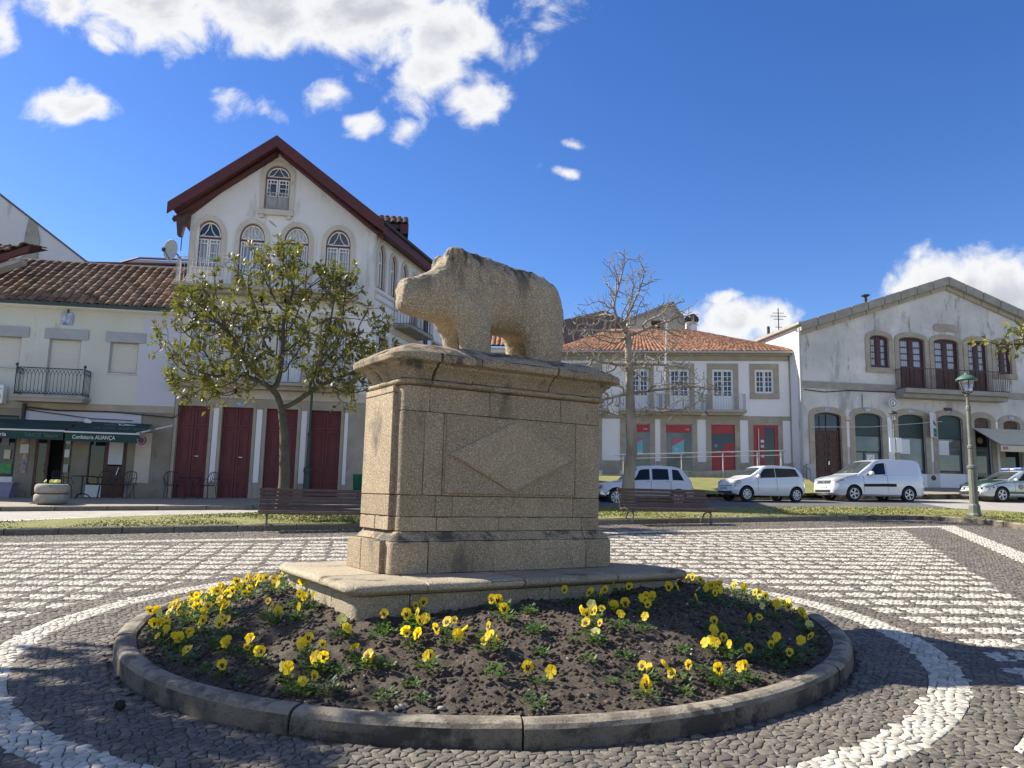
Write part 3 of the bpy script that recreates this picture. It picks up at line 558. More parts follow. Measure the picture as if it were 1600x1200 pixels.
# ================================================================== STONE BOAR
bm = bmesh.new()
def loftx(sec, n=18):
    """sections (x, ztop, zbot, halfwidth, y0)"""
    rings = []
    for x, zt, zb, hw, *yy in sec:
        y0 = yy[0] if yy else 0; c_ = (zt+zb)/2; h = (zt-zb)/2; r_ = []
        for j in range(n):
            a = 2*PI*j/n; ex = .78; cs, sn = math.cos(a), math.sin(a)
            r_.append(bm.verts.new((x, y0+hw*math.copysign(abs(cs)**ex, cs), c_+h*math.copysign(abs(sn)**ex, sn))))
        rings.append(r_)
    for a, b in zip(rings, rings[1:]):
        for j in range(n): bm.faces.new((a[j], a[(j+1) % n], b[(j+1) % n], b[j]))
    bm.faces.new(rings[0][::-1]); bm.faces.new(rings[-1])
def loftz(sec, n=16):
    rings = []
    for cx_, cy_, z, rx, ry in sec: rings.append([bm.verts.new((cx_+rx*math.cos(2*PI*j/n), cy_+ry*math.sin(2*PI*j/n), z)) for j in range(n)])
    for a, b in zip(rings, rings[1:]):
        for j in range(n): bm.faces.new((a[j], a[(j+1) % n], b[(j+1) % n], b[j]))
    bm.faces.new(rings[0][::-1]); bm.faces.new(rings[-1])
loftx([(-.945, 3.37, 3.17, .09), (-.925, 3.42, 3.13, .13), (-.86, 3.455, 3.10, .155), (-.76, 3.485, 3.09, .165), (-.68, 3.52, 3.085, .175), (-.60, 3.58, 3.08, .195), (-.54, 3.67, 3.07, .215), (-.49, 3.755, 3.06, .235),
       (-.42, 3.80, 3.04, .26), (-.30, 3.815, 3.0, .29), (-.16, 3.805, 2.98, .31), (0, 3.785, 3.03, .325), (.14, 3.755, 3.02, .335), (.3, 3.735, 3.02, .345), (.48, 3.725, 3.01, .35), (.62, 3.70, 2.96, .345), (.74, 3.635, 3.0, .325), (.83, 3.52, 3.05, .28), (.885, 3.38, 3.12, .20), (.905, 3.28, 3.2, .10)])
for sgn in (-1, 1):
    loftz([(-.18, .19*sgn, 2.74, .165, .125), (-.185, .19*sgn, 2.86, .165, .13), (-.20, .19*sgn, 2.98, .18, .14), (-.25, .185*sgn, 3.12, .235, .15), (-.26, .17*sgn, 3.35, .27, .15)])
    loftz([(.64, .20*sgn, 2.74, .205, .13), (.64, .20*sgn, 2.86, .205, .135), (.63, .20*sgn, 2.98, .225, .15), (.59, .19*sgn, 3.12, .27, .165), (.56, .17*sgn, 3.35, .29, .16)])
    loftx([(-.53, 3.74, 3.60, .04, .16*sgn), (-.47, 3.80, 3.58, .07, .17*sgn), (-.38, 3.79, 3.60, .08, .19*sgn), (-.28, 3.76, 3.6, .05, .2*sgn)], 12)
bmesh.ops.recalc_face_normals(bm, faces=bm.faces)
me = bpy.data.meshes.new('boar_statue'); bm.to_mesh(me); bm.free(); tmp = link('tmp', me)
rm = tmp.modifiers.new('r', 'REMESH'); rm.mode = 'VOXEL'; rm.voxel_size = .017
sm = tmp.modifiers.new('s', 'SMOOTH'); sm.iterations = 14; sm.factor = .6
dg = bpy.context.evaluated_depsgraph_get(); me2 = bpy.data.meshes.new_from_object(tmp.evaluated_get(dg)); bpy.data.objects.remove(tmp)
co = np.empty(len(me2.vertices)*3, np.float32); me2.vertices.foreach_get('co', co); co = co.reshape(-1, 3); nn = np.empty_like(co.ravel()); me2.vertices.foreach_get('normal', nn); nn = nn.reshape(-1, 3)
for i in range(len(co)):
    p = Vector(co[i]); d = noise.noise(p*3.1)*.018+noise.noise(p*8)*.010+noise.noise(p*22)*.006-max(0, noise.noise(p*38)-.15)*.018
    if p.x < -.72: d += noise.noise(p*26)*.009           # worn snout
    if p.z > 3.60: d += (noise.noise(p*15)*.012-.004)    # weathered crest
    if -.58 < p.x < -.36 and p.z > 3.68: d += noise.noise(p*30)*.012
    rib = math.sin((p.x-.2)*34+noise.noise(p*3)*2)       # shallow vertical runnels down the flank
    if .02 < p.x < .62 and p.z > 3.25: d += .0045*rib*min(1, (p.z-3.25)*4)
    co[i] += nn[i]*d
co[:, 2] -= 2.75; co[:, 0] = (co[:, 0]+.9)*.935-.88; co[:, 1] *= .88; co[:, 2] *= .955
me2.vertices.foreach_set('co', co.ravel()); me2.materials.clear(); me2.materials.append(M['granite_boar']); me2.polygons.foreach_set('use_smooth', [True]*len(me2.polygons)); me2.update()
boar = link('boar_statue', me2, None, (-.26, 7.2, 2.75), PR); tag(boar, 'ancient carved granite boar standing on top of the pedestal, facing left', 'statue')
# pansy plants: place and the offsets of their blooms; plants without blooms
PANS = [[-1.27,4.46,[[0.0,0.0]]],[0.82,4.67,[[0.0,0.0]]],[0.2,4.76,[[-0.07,-0.01],[0.07,0.01]]],[1.42,4.78,[[0.0,0.0]]],[-1.91,4.81,[[0.0,0.0]]],[-1.32,4.85,[[0.01,-0.04],[-0.01,0.04]]],[0.83,4.87,[[0.0,0.0]]],[1.07,4.92,[[-0.06,-0.04],[0.06,0.04]]],[-1.16,4.94,[[-0.0,-0.06],[-0.02,-0.03],[0.02,0.09]]],[-0.48,4.9,[[-0.01,-0.01],[0.01,0.01]]],[-0.85,4.94,[[0.0,-0.03],[-0.0,0.03]]],[-0.96,5.05,[[0.0,0.0]]],[1.49,5.09,[[-0.01,-0.04],[0.01,0.04]]],[-0.1,5.08,[[0.04,-0.02],[0.0,0.0],[-0.04,0.01]]],[-1.58,5.12,[[0.02,-0.04],[-0.02,0.04]]],[-1.24,5.09,[[0.07,-0.01],[-0.07,0.01]]],[-0.61,5.16,[[-0.03,-0.04],[0.03,0.04]]],[-0.35,5.17,[[0.04,-0.04],[-0.11,-0.02],[0.07,0.06]]],[-2.27,5.17,[[0.0,0.0]]],[-1.29,5.2,[[0.0,0.0]]],[-1.71,5.31,[[0.01,-0.07],[0.01,0.0],[-0.02,0.06]]],[-1.09,5.33,[[0.03,-0.05],[-0.03,0.05]]],[-0.12,5.28,[[0.0,0.0]]],[0.56,5.31,[[0.03,-0.03],[-0.03,0.03]]],[-0.63,5.35,[[0.05,-0.03],[-0.05,0.03]]],[-0.4,5.32,[[0.0,0.0]]],[1.52,5.38,[[-0.02,-0.03],[0.11,-0.03],[-0.09,0.06]]],[-1.9,5.39,[[0.0,0.0]]],[1.38,5.44,[[-0.03,-0.04],[0.03,0.04]]],[-0.84,5.43,[[0.0,0.0]]],[1.98,5.45,[[0.0,0.0]]],[0.56,5.5,[[-0.01,-0.04],[0.05,-0.02],[-0.04,0.06]]],[-0.62,5.49,[[0.0,0.0]]],[1.48,5.55,[[0.02,-0.05],[-0.02,0.05]]],[0.79,5.51,[[0.0,0.0]]],[-0.02,5.53,[[0.0,0.0]]],[-2.65,5.64,[[-0.0,-0.07],[0.0,0.07]]],[0.97,5.57,[[0.0,0.0]]],[-2.27,5.65,[[-0.03,-0.05],[0.04,-0.03],[-0.01,0.09]]],[1.91,5.62,[[0.0,0.0]]],[0.64,5.66,[[-0.04,-0.03],[0.04,0.03]]],[-1.99,5.63,[[0.0,0.0]]],[2.14,5.66,[[0.0,0.0]]],[-0.66,5.71,[[0.0,0.0]]],[-1.5,5.72,[[0.0,0.0]]],[-2.58,5.84,[[0.06,-0.03],[-0.06,0.03]]],[-2.11,5.82,[[0.0,0.0]]],[1.52,5.82,[[0.0,0.0]]],[-1.74,5.86,[[0.0,0.0]]],[-1.5,5.97,[[-0.02,-0.07],[0.02,0.07]]],[-0.07,5.91,[[0.0,0.0]]],[0.82,5.97,[[-0.02,-0.04],[0.07,0.0],[-0.05,0.04]]],[1.04,5.98,[[0.02,-0.02],[-0.02,0.02]]],[-2.3,5.96,[[0.0,0.0]]],[-2.54,6.0,[[0.0,0.0]]],[-2.77,6.05,[[0.0,-0.05],[-0.0,0.05]]],[2.4,6.01,[[0.0,0.0]]],[-1.82,6.03,[[0.0,0.0]]],[-1.6,6.1,[[0.0,0.0]]],[1.92,6.15,[[-0.05,-0.04],[0.05,0.04]]],[-2.2,6.13,[[0.0,0.0]]],[0.45,6.2,[[0.0,0.0]]],[1.12,6.23,[[0.02,-0.02],[-0.02,0.02]]],[-1.4,6.22,[[0.0,0.0]]],[0.7,6.27,[[-0.05,-0.05],[0.05,0.05]]],[-2.77,6.25,[[0.0,0.0]]],[1.5,6.28,[[0.0,0.0]]],[-2.94,6.33,[[0.0,0.0]]],[-2.32,6.4,[[0.03,-0.01],[-0.03,0.01]]],[-2.44,6.39,[[0.0,0.0]]],[-1.65,6.48,[[0.05,-0.05],[-0.05,0.05]]],[2.45,6.43,[[0.0,0.0]]],[0.74,6.46,[[-0.06,-0.0],[0.06,0.0]]],[-2.89,6.53,[[-0.04,-0.03],[0.04,0.03]]],[-1.94,6.57,[[0.03,-0.06],[-0.03,0.06]]],[1.7,6.58,[[0.02,-0.05],[0.08,0.02],[-0.1,0.03]]],[-2.37,6.54,[[0.0,0.0]]],[2.12,6.57,[[0.0,0.0]]],[-2.55,6.58,[[0.0,0.0]]],[-2.75,6.65,[[0.0,0.0]]],[1.43,6.66,[[0.0,0.0]]],[0.96,6.7,[[0.07,-0.02],[-0.07,0.02]]],[-2.17,6.75,[[-0.02,-0.04],[0.02,0.04]]],[2.6,6.71,[[0.0,0.0]]],[1.71,6.78,[[0.0,0.0]]],[2.32,6.8,[[0.0,0.0]]],[-2.94,6.84,[[0.0,0.0]]],[-2.74,6.88,[[0.0,0.0]]],[2.53,6.9,[[-0.04,-0.01],[0.04,0.01]]],[-2.02,6.92,[[0.0,0.0]]],[-3.01,7.08,[[0.05,-0.05],[-0.05,0.05]]],[1.83,7.04,[[0.0,0.0]]],[-2.06,7.18,[[0.0,0.0]]],[-2.29,7.21,[[0.04,-0.01],[-0.04,0.01]]],[1.79,7.32,[[0.0,0.0]]],[-2.75,7.38,[[0.04,-0.05],[-0.04,0.05]]],[1.97,7.33,[[0.0,0.0]]],[2.67,7.48,[[0.0,0.0]]],[-2.96,7.51,[[0.0,0.0]]],[2.47,7.56,[[0.0,0.0]]],[1.8,7.66,[[0.0,0.0]]],[-2.71,7.75,[[0.0,0.0]]],[2.26,7.86,[[0.0,0.0]]],[2.55,7.97,[[0.0,0.0]]],[-2.89,8.07,[[0.0,0.0]]],[2.43,8.1,[[0.0,0.0]]],[-2.85,8.38,[[0.03,-0.03],[-0.03,0.03]]],[-2.81,8.64,[[0.0,0.0]]],[-2.62,8.81,[[0.0,0.0]]]]
GREEN = [[0.17,5.82],[0.18,5.37],[-0.83,5.32],[-0.07,4.82],[-0.47,4.54],[-0.54,4.71],[-0.67,4.55],[0.17,4.48],[-0.74,4.92],[-0.99,4.89],[-1.15,4.99],[-1.03,4.68],[0.17,5.82],[0.2,5.41],[1.16,5.31],[0.76,5.09],[0.63,4.83],[1.1,4.71],[1.36,4.88],[1.56,5.02],[1.88,5.52],[1.89,5.27],[0.22,5.1],[0.45,5.29],[0.62,5.27],[1.57,5.55],[2.1,5.49],[1.74,5.43],[2.18,7.05],[2.2,6.59],[2.4,6.46],[1.68,5.67],[0.57,6.25],[0.96,5.88],[0.51,5.01],[1.25,5.05],[-2.01,5.5],[-1.93,5.13],[-1.62,4.88],[-1.27,4.61],[-1.91,5.68],[-1.67,5.85],[-1.93,6.82],[-2.45,5.5],[-2.29,5.57],[-2.11,6.11],[-1.72,5.76],[-2.24,5.87]]
# ================================================================== PANSIES
def bloom_mesh(k):
    """five overlapping petals round a dark blotch; facing -y, radius about .04"""
    m = MB(); s = .042
    def petal(ang, ln, wd, y, mi=0, r0=.1, cup=.25):
        ca_, sa_ = math.cos(ang), math.sin(ang); P = []
        for t, wq in ((r0, .25), (.35, .8), (.65, 1.), (.88, .72), (1., .25)): P.append((t*ln, wq*wd))
        V = [(0, y, 0)]
        for t, q in P: V.append((t, y-cup*t*.5+random.uniform(-.05, .05), q))
        for t, q in P[::-1]: V.append((t, y-cup*t*.5+random.uniform(-.05, .05), -q))
        V = [((a*ca_-c*sa_)*s, b*s, (a*sa_+c*ca_)*s) for a, b, c in V]
        m.add(V, [(0, i, i+1) for i in range(1, 10)]+[(0, 10, 1)], mi)
    pet = 2 if k == 3 else 0
    petal(R(65), 1.05, .52, .10, pet); petal(R(115), 1.05, .52, .06, pet)
    petal(R(10), .95, .45, 0, pet); petal(R(170), .95, .45, -.03, pet); petal(R(270), 1.0, .62, -.08, pet)
    if k not in (3, 4):
        for a, l_ in ((10, .34), (170, .34), (270, .46+.06*k)): petal(R(a), l_, .26, -.14, 1, .05, .2)
    m.box(-.05*s, .05*s, -.24*s, -.16*s, -.05*s, .05*s, 2)
    me = m.mesh('bloom', [M['petal'], M['petal_c'], M['petal_l']]); return me
BLOOMS = [bloom_mesh(i) for i in range(5)]
def foliage_mesh(n, rad, h):
    V = []; F = []; T = []
    for i in range(n):
        a = random.uniform(0, 2*PI); rr = rad*math.sqrt(random.random())*.8; z = h*random.uniform(.1, .95)*(1-.5*rr/rad); ln = random.uniform(.020, .042); wd = ln*.3
        d = Vector((math.cos(a), math.sin(a), random.uniform(-.3, .9))).normalized(); p = Vector((math.cos(a)*rr, math.sin(a)*rr, z)); sd = d.cross(Vector((0, 0, 1))).normalized()*wd; up = Vector((0, 0, .12*ln))
        b = len(V); V += [p, p+d*ln*.45+sd-up, p+d*ln*.8+sd*.6, p+d*ln, p+d*ln*.8-sd*.6, p+d*ln*.45-sd-up]; F += [(b, b+1, b+2, b+3), (b, b+3, b+4, b+5)]; T += [random.random()]*6
    for i in range(5):
        a = random.uniform(0, 2*PI); b = len(V); q = Vector((math.cos(a)*rad*.4, math.sin(a)*rad*.4, h*.7)); V += [Vector((-.002, 0, -.02)), Vector((.002, 0, -.02)), q+Vector((.002, 0, 0)), q-Vector((.002, 0, 0))]; F.append((b, b+1, b+2, b+3)); T += [.3]*4
    return npmesh('foliage', [v[:] for v in V], [np.array(F)], M['leaf_p'], tone=T)
FOLS = [foliage_mesh(58, .085, .085) for _ in range(4)]+[foliage_mesh(26, .05, .05) for _ in range(3)]
NUMW = ['no', 'one', 'two', 'three', 'four', 'five']
def where(x, y):
    r_ = math.hypot(x-BX, y-BY); a = math.degrees(math.atan2(y-BY, x-BX)) % 360
    if 200 <= a < 250: s = 'left front'
    elif 250 <= a < 290: s = 'front middle'
    elif 290 <= a < 335: s = 'right front'
    elif a >= 335 or a < 45: s = 'right'
    elif 45 <= a < 135: s = 'back'
    else: s = 'left'
    return s, ('close to the kerb' if r_ > 2.35 else 'under the pedestal slab' if r_ < 1.75 else 'midway up the soil')
SW = Vector((-1, .2, 0))
def pansy(x, y, blooms):
    r_ = math.hypot(x-BX, y-BY)
    if r_ > 2.76: x = BX+(x-BX)*2.76/r_; y = BY+(y-BY)*2.76/r_
    z = soilz(x, y)+.004; t = empty('pansy_plant', (x, y, z), random.uniform(0, 6)); s, q = where(x, y); rz = t.rotation_euler.z
    nb = len(blooms)
    rho = math.hypot(x-BX, y-BY); band = ['at the far left rim', 'left of the slab', "below the slab's left tip", "below the slab's front corner", 'before the panel', "below the slab's right end", 'right of the slab', 'at the far right rim'][min(7, int((x+2.95)/.72))]
    q = 'against the kerb' if rho > 2.45 else 'one step inside the kerb' if rho > 2.1 else 'midway up' if rho > 1.6 else 'close under the pedestal'
    if y > BY+.6: q = 'behind, '+q
    lb = ('pansy with %s yellow bloom%s' % (NUMW[nb], '' if nb == 1 else 's') if nb else 'green pansy without blooms')+' '+q+', '+band
    tag(t, lb, 'flower', 'pansies planted in the round bed')
    big = nb > 0 and random.random() < .8
    f = link('foliage', random.choice(FOLS[:4] if big or (nb == 0 and random.random() < .5) else FOLS[4:]), t); f.scale = [random.uniform(.9, 1.35)]*3; f['kind'] = 'stuff'
    for dx, dy_ in blooms:
        hgt = random.uniform(.06, .115); k = 3 if random.random() < .05 else random.choice((0, 1, 2, 4)); b = link('bloom', BLOOMS[k], t)
        v = Matrix.Rotation(-rz, 3, 'Z') @ Vector((dx, dy_, 0)); b.location = (v.x, v.y, hgt)
        # blooms look out and up, mostly towards the light side and the viewer's side of the bed
        az = random.gauss(-.5, 1.0)-rz; b.rotation_euler = (random.uniform(-.75, .1), random.uniform(-.3, .3), az); b.scale = [random.uniform(.62, 1.02)]*3
        st_ = MB().tube([(v.x*.3, v.y*.3, .0), (v.x*.8, v.y*.8, hgt*.6), (v.x, v.y, hgt-.004)], .0022, 4); st_.build('stem', M['leaf_p'], b.parent)
for x, y, bl in PANS: pansy(x, y, bl+([[bl[0][0]+random.uniform(-.06, .06), bl[0][1]+random.uniform(-.05, .05)]] if len(bl) < 5 and random.random() < .45 else []))
# the dense drift of blooms along the left rim
for i in range(26):
    a = R(random.uniform(160, 205)); rr = random.uniform(2.1, 2.6); x = BX+rr*math.cos(a); y = BY+rr*math.sin(a)
    pansy(x, y, [(random.uniform(-.08, .08), random.uniform(-.08, .08)) for _ in range(random.choice((1, 2, 2, 3)))])
for i in range(6):
    a = R(random.uniform(112, 158)); rr = random.uniform(2.25, 2.6); pansy(BX+rr*math.cos(a), BY+rr*math.sin(a), [(random.uniform(-.07, .07), random.uniform(-.07, .07)) for _ in range(random.choice((1, 2, 3)))])
for i in range(14):
    a = R(random.uniform(-22, 38)); rr = random.uniform(1.9, 2.6); pansy(BX+rr*math.cos(a), BY+rr*math.sin(a), [])
for x, y in GREEN: pansy(x, y, [])
# fallen cone by the kerb
m = MB(); V = []; 
m.lathe([(.004, -.035), (.028, -.03), (.040, -.01), (.038, .012), (.024, .03), (.006, .038)], 9)
for i in range(70):
    z = random.uniform(-.03, .034); a = random.uniform(0, 2*PI); r_ = .040*math.sqrt(max(.1, 1-(z/.042)**2)); p = Vector((math.cos(a)*r_*.8, math.sin(a)*r_*.8, z)); q = Vector((math.cos(a)*(r_+.010), math.sin(a)*(r_+.010), z+.004)); sd = Vector((-math.sin(a), math.cos(a), 0))*.007
    m.add([p-sd, p+sd, q+Vector((0, 0, .004)), q-Vector((0, 0, .003))], [(0, 1, 2), (0, 3, 1), (0, 2, 3), (1, 3, 2)])
cx_, cy_ = -2.25, 4.72
co_ = m.build('fallen_cone', M['cone'], None, loc=(cx_, cy_, G(cx_, cy_)+.042)); co_.scale = (.68, .68, .68); co_.rotation_euler = (1.2, .3, .5); tag(co_, 'dark dry seed cone lying on the cobbles beside the bed kerb', 'cone')

# ================================================================== TREES
def colonize(trunk, attr, di=1.5, dk=.20, D=.14, iters=110, grav=0.):
    P = [np.array(p, float) for p in trunk]; par = [-1]+list(range(len(trunk)-1)); A = np.array(attr)
    for _ in range(iters):
        if not len(A): break
        X = np.array(P); d = np.linalg.norm(A[:, None]-X[None], axis=2); j = d.argmin(1); dm = d[np.arange(len(A)), j]
        act = (dm < di) | (dm <= dm.min()+.4)
        new = {}
        for a, jj in zip(A[act], j[act]): v = a-X[jj]; new.setdefault(jj, []).append(v/np.linalg.norm(v))
        added = 0
        for jj, vs in new.items():
            v = np.sum(vs, 0)/len(vs)**.5+rng.normal(0, .05, 3)+np.array([0, 0, grav]); v /= np.linalg.norm(v)+1e-9; p = X[jj]+v*D
            if np.min(np.linalg.norm(X-p, axis=1)) > D*.30: P.append(p); par.append(jj); added += 1
        X = np.array(P); d = np.linalg.norm(A[:, None]-X[None], axis=2).min(1); A = A[d > dk]
        if not added: break
    return np.array(P), np.array(par)
def radii(P, par, tip, ex=2.55, cap=9.):
    n = len(P); r_ = np.zeros(n); kids = [[] for _ in range(n)]
    for i in range(n-1, 0, -1): kids[par[i]].append(i)
    for i in range(n-1, -1, -1): r_[i] = tip if not kids[i] else sum(r_[k]**ex for k in kids[i])**(1/ex)
    return np.minimum(r_, cap), kids
def limbs(P, par, r_, sel, nseg=6):
    idx = [i for i in range(1, len(P)) if sel(i)]; V = []; F = []
    for c, i in enumerate(idx):
        a, b = P[par[i]], P[i]; d = b-a; d /= np.linalg.norm(d)+1e-9; u = np.cross(d, [0, 0, 1.] if abs(d[2]) < .9 else [1., 0, 0]); u /= np.linalg.norm(u); v = np.cross(d, u); ra = min(r_[par[i]], r_[i]*1.25); o_ = c*2*nseg
        t = np.arange(nseg)*2*PI/nseg; cs = np.cos(t)[:, None]*u+np.sin(t)[:, None]*v; V.append(a-d*ra*.3+cs*ra); V.append(b+cs*r_[i])
        F += [(o_+j, o_+(j+1) % nseg, o_+nseg+(j+1) % nseg, o_+nseg+j) for j in range(nseg)]
    return np.concatenate(V), np.array(F)
def trunk_mesh(pts, rads, mt, parent, flare=1.5, n=14):
    m = MB(); K = 26; V = []; P = [Vector(p) for p in pts]
    for i in range(K+1):
        t = i/K*(len(P)-1); j = min(int(t), len(P)-2); p = P[j].lerp(P[j+1], t-j); r_ = rads[0]+(rads[1]-rads[0])*i/K; fl = 1+(flare-1)*math.exp(-(i/K)*len(P)*2.2)
        for q in range(n):
            a = 2*PI*q/n; e = 1+.10*noise.noise(Vector((math.cos(a)*1.5, math.sin(a)*1.5, p.z*1.7)))+(.16*math.cos(a*4+1)*(fl-1)); V.append((p.x+r_*fl*e*math.cos(a), p.y+r_*fl*e*math.sin(a), p.z))
    m.add(V, [(i*n+j, i*n+(j+1) % n, (i+1)*n+(j+1) % n, (i+1)*n+j) for i in range(K) for j in range(n)]); return m.build('trunk', mt, parent, smooth=True)
def leaf_arrays(P, tips, dirs, per, ln, wd):
    B = []; n = len(tips)*per; pos = np.repeat(P[tips], per, 0)+rng.normal(0, ln*.16, (n, 3)); ax = np.repeat(dirs, per, 0); d = ax*.75+rng.normal(0, .62, (n, 3)); d[:, 2] += .10; d /= np.linalg.norm(d, axis=1)[:, None]
    up = np.tile([0, 0, 1.], (n, 1))+rng.normal(0, .45, (n, 3)); s = np.cross(d, up); s /= np.linalg.norm(s, axis=1)[:, None]; nr = np.cross(s, d)
    l_ = ln*rng.uniform(.55, 1.15, n)[:, None]; w_ = wd*rng.uniform(.7, 1.15, n)[:, None]
    base = pos+d*l_*.08; mid = pos+d*l_*.5; tip = pos+d*l_-nr*l_*.10; Lf = mid+s*w_+nr*w_*.35; Rt = mid-s*w_+nr*w_*.35
    return np.stack([base, Lf, tip, Rt, mid], 1)
def leafy(name, base, pts, rads, attr, label, tip, leafln, per, mats, trunkr, group=None, single=0, D=.17, cones=0, thr=.02, shoots=1):
    t = empty(name, base); tag(t, label, 'tree', group)
    P, par = colonize(pts, attr, D=D)
    # side shoots along the outer branches
    r_, kids = radii(P, par, tip); PP = list(P); pp = list(par); n0 = len(P)
    for i in range(len(pts), n0):
        if r_[i] > .035: continue
        for _ in range(shoots if random.random() < .8 else 0):
            d = P[i]-P[par[i]]; d = d/np.linalg.norm(d); d = d*.45+rng.normal(0, .55, 3)+np.array([0, 0, .28]); d /= np.linalg.norm(d); k = i; q = P[i].copy()
            for s_ in range(random.choice((2, 3, 4)) if shoots > 1 else 2):
                d = d+rng.normal(0, .18, 3)+np.array([0, 0, .08]); d /= np.linalg.norm(d); q = q+d*D*random.uniform(.45, .8); PP.append(q.copy()); pp.append(k); k = len(PP)-1
    P = np.array(PP); par = np.array(pp); r_, kids = radii(P, par, tip)
    bo = np.array(base); trunk_mesh([np.array(p)-bo for p in pts], trunkr, mats[0], t)
    r_[:len(pts)] = np.minimum(r_[:len(pts)], trunkr[1]*1.05); r_ = np.minimum(r_, trunkr[1]*.8)
    V, F = limbs(P, par, r_, lambda i: i >= len(pts)); o_ = link('branches', npmesh('branches', V-bo, [F], mats[0], smooth=True), t)
    if not per: return t, P, par
    tips = np.array([i for i in range(len(pts), len(P)) if r_[i] < thr and (not kids[i] or random.random() < .12)]); dirs = np.array([P[i]-P[par[i]] for i in tips]); dirs /= np.linalg.norm(dirs, axis=1)[:, None]
    Lv = leaf_arrays(P, tips, dirs, per, leafln, leafln*.21)-bo; n = len(Lv); tn = rng.random(n)
    F0 = np.array([[0, 1, 2, 4], [0, 4, 2, 3]])
    if single:
        order = np.argsort(Lv[:, 0, 1]); big = order[:single]
        for i in big:
            c0 = Lv[i, 0].copy(); lk = link('leaf', npmesh('leaf', Lv[i]-c0, [F0], M['leaf_m'], tone=[tn[i]]*5), t); lk.location = c0
        rest = order[single:]
    else: rest = np.arange(n)
    V = Lv[rest].reshape(-1, 3); F = (F0[None]+(np.arange(len(rest))*5)[:, None, None]).reshape(-1, 4)
    cr = link('crown', npmesh('crown', V, [F], M['leaf_m'], tone=np.repeat(tn[rest], 5)), t); cr['kind'] = 'stuff'
    for q in random.sample(list(tips), min(cones, len(tips))):
        p = P[q]-bo; m = MB().lathe([(.005, -.02), (.03, 0), (.038, .04), (.03, .08), (.006, .11)], 7); m.build('seed_cone', M['cone'], t, smooth=True, loc=tuple(p+[0, 0, .03]))
    return t, P, par
def blob_attr(n, blobs, seedfn=None):
    out = []
    while len(out) < n:
        c, r_ = random.choice(blobs); v = rng.normal(0, 1, 3); v /= np.linalg.norm(v); q = (random.random()**.5); out.append([c[i]+v[i]*r_[i]*q for i in range(3)])
    return out
# magnolia in leaf, left of the statue
mb = (-5.55, 19.0, G(-5.55, 19)+.12)
blobs = [((-6.1, 19, 6.3), (1.9, 1.5, 1.4)), ((-7.5, 18.9, 5.2), (1.4, 1.3, 1.2)), ((-4.1, 19, 5.3), (1.3, 1.3, 1.3)), ((-6., 18.6, 4.7), (2.4, 1.7, .9)), ((-7.4, 18.6, 4.0), (1.1, 1., .6)), ((-3.9, 18.8, 4.2), (.8, 1., .8)), ((-6.1, 19.3, 7.3), (.6, .5, .6)), ((-8.1, 19, 6.1), (.6, .8, .6)), ((-4.6, 19., 6.7), (.8, .8, .5))]
leafy('magnolia_tree', mb, [(-5.55, 19, mb[2]-.1), (-5.53, 19, 1.6), (-5.56, 18.98, 2.3), (-5.62, 19, 3.0), (-5.72, 19, 3.5)], None, blob_attr(1050, blobs), 'spreading magnolia tree with olive green leaves in front of the gabled house', .0072, .19, 8, [M['bark_m']], (.145, .095), single=300, cones=26, shoots=1)
# bare tree right of the statue
bb = (3.5, 22.5, G(3.5, 22.5)+.12)
blobs = [((3.4, 22.5, 8.0), (.9, .9, 1.0)), ((2.2, 22.5, 6.2), (.9, .8, 1.1)), ((3.4, 22.5, 7.6), (1., .9, 1.3)), ((2.7, 22.4, 6.6), (1.2, 1., .8)), ((4.7, 22.6, 6.8), (.9, .9, .8)), ((3.9, 22.4, 5.4), (1.7, 1.3, .9)), ((5.3, 22.4, 4.7), (1.1, .9, .5)), ((2.5, 22.5, 5.0), (1.1, 1., .8)), ((2.6, 22.3, 4.1), (.8, .8, .35)), ((4.6, 22.3, 4.0), (.9, .8, .25))]
leafy('bare_tree', bb, [(3.42, 22.5, bb[2]-.1), (3.46, 22.5, 2.1), (3.56, 22.5, 2.9), (3.52, 22.5, 3.7), (3.50, 22.5, 4.5), (3.46, 22.5, 5.4), (3.42, 22.5, 6.3)], None, blob_attr(1700, blobs), 'leafless pale tree standing on the verge behind the right bench', .0085, 0, 0, [M['bark_b']], (.18, .10), D=.18, shoots=1)
# magnolias outside the frame: one reaches a branch in at the right, one shades the paving at the left
rb = (8.9, 10.2, G(8.9, 10.2)); blobs = [((7.25, 9.7, 3.55), (.75, .5, .16)), ((6.7, 9.6, 3.56), (.4, .3, .13)), ((6.25, 9.5, 3.50), (.36, .3, .15)), ((8.8, 10.2, 4.4), (1.1, 1.1, .8)), ((9.2, 10.3, 5.2), (1., 1., .6))]
leafy('magnolia_tree', rb, [(8.9, 10.2, rb[2]-.1), (8.9, 10.2, 1.2), (8.85, 10.15, 2.2), (8.7, 10.1, 3.1)], None, blob_attr(620, blobs), 'magnolia branch with glossy yellow green leaves reaching in at the right edge', .008, .15, 6, [M['bark_m']], (.12, .08), D=.12)
lb_ = (-8.4, 7.0, G(-8.4, 7)); blobs = [((-8.1, 6.9, 4.9), (1.4, 1.6, .9)), ((-7.3, 6.2, 4.3), (.9, 1.0, .6)), ((-9, 7.3, 5.5), (1., 1., .6)), ((-7.6, 5.6, 4.6), (.8, .8, .6))]
leafy('magnolia_tree', lb_, [(-8.4, 7, lb_[2]-.1), (-8.4, 7, 1.4), (-8.4, 7, 2.6), (-8.35, 6.95, 3.6)], None, blob_attr(480, blobs), 'magnolia tree whose dappled shade falls on the paving left of the bed', .009, .19, 9, [M['bark_m']], (.15, .11), D=.17)

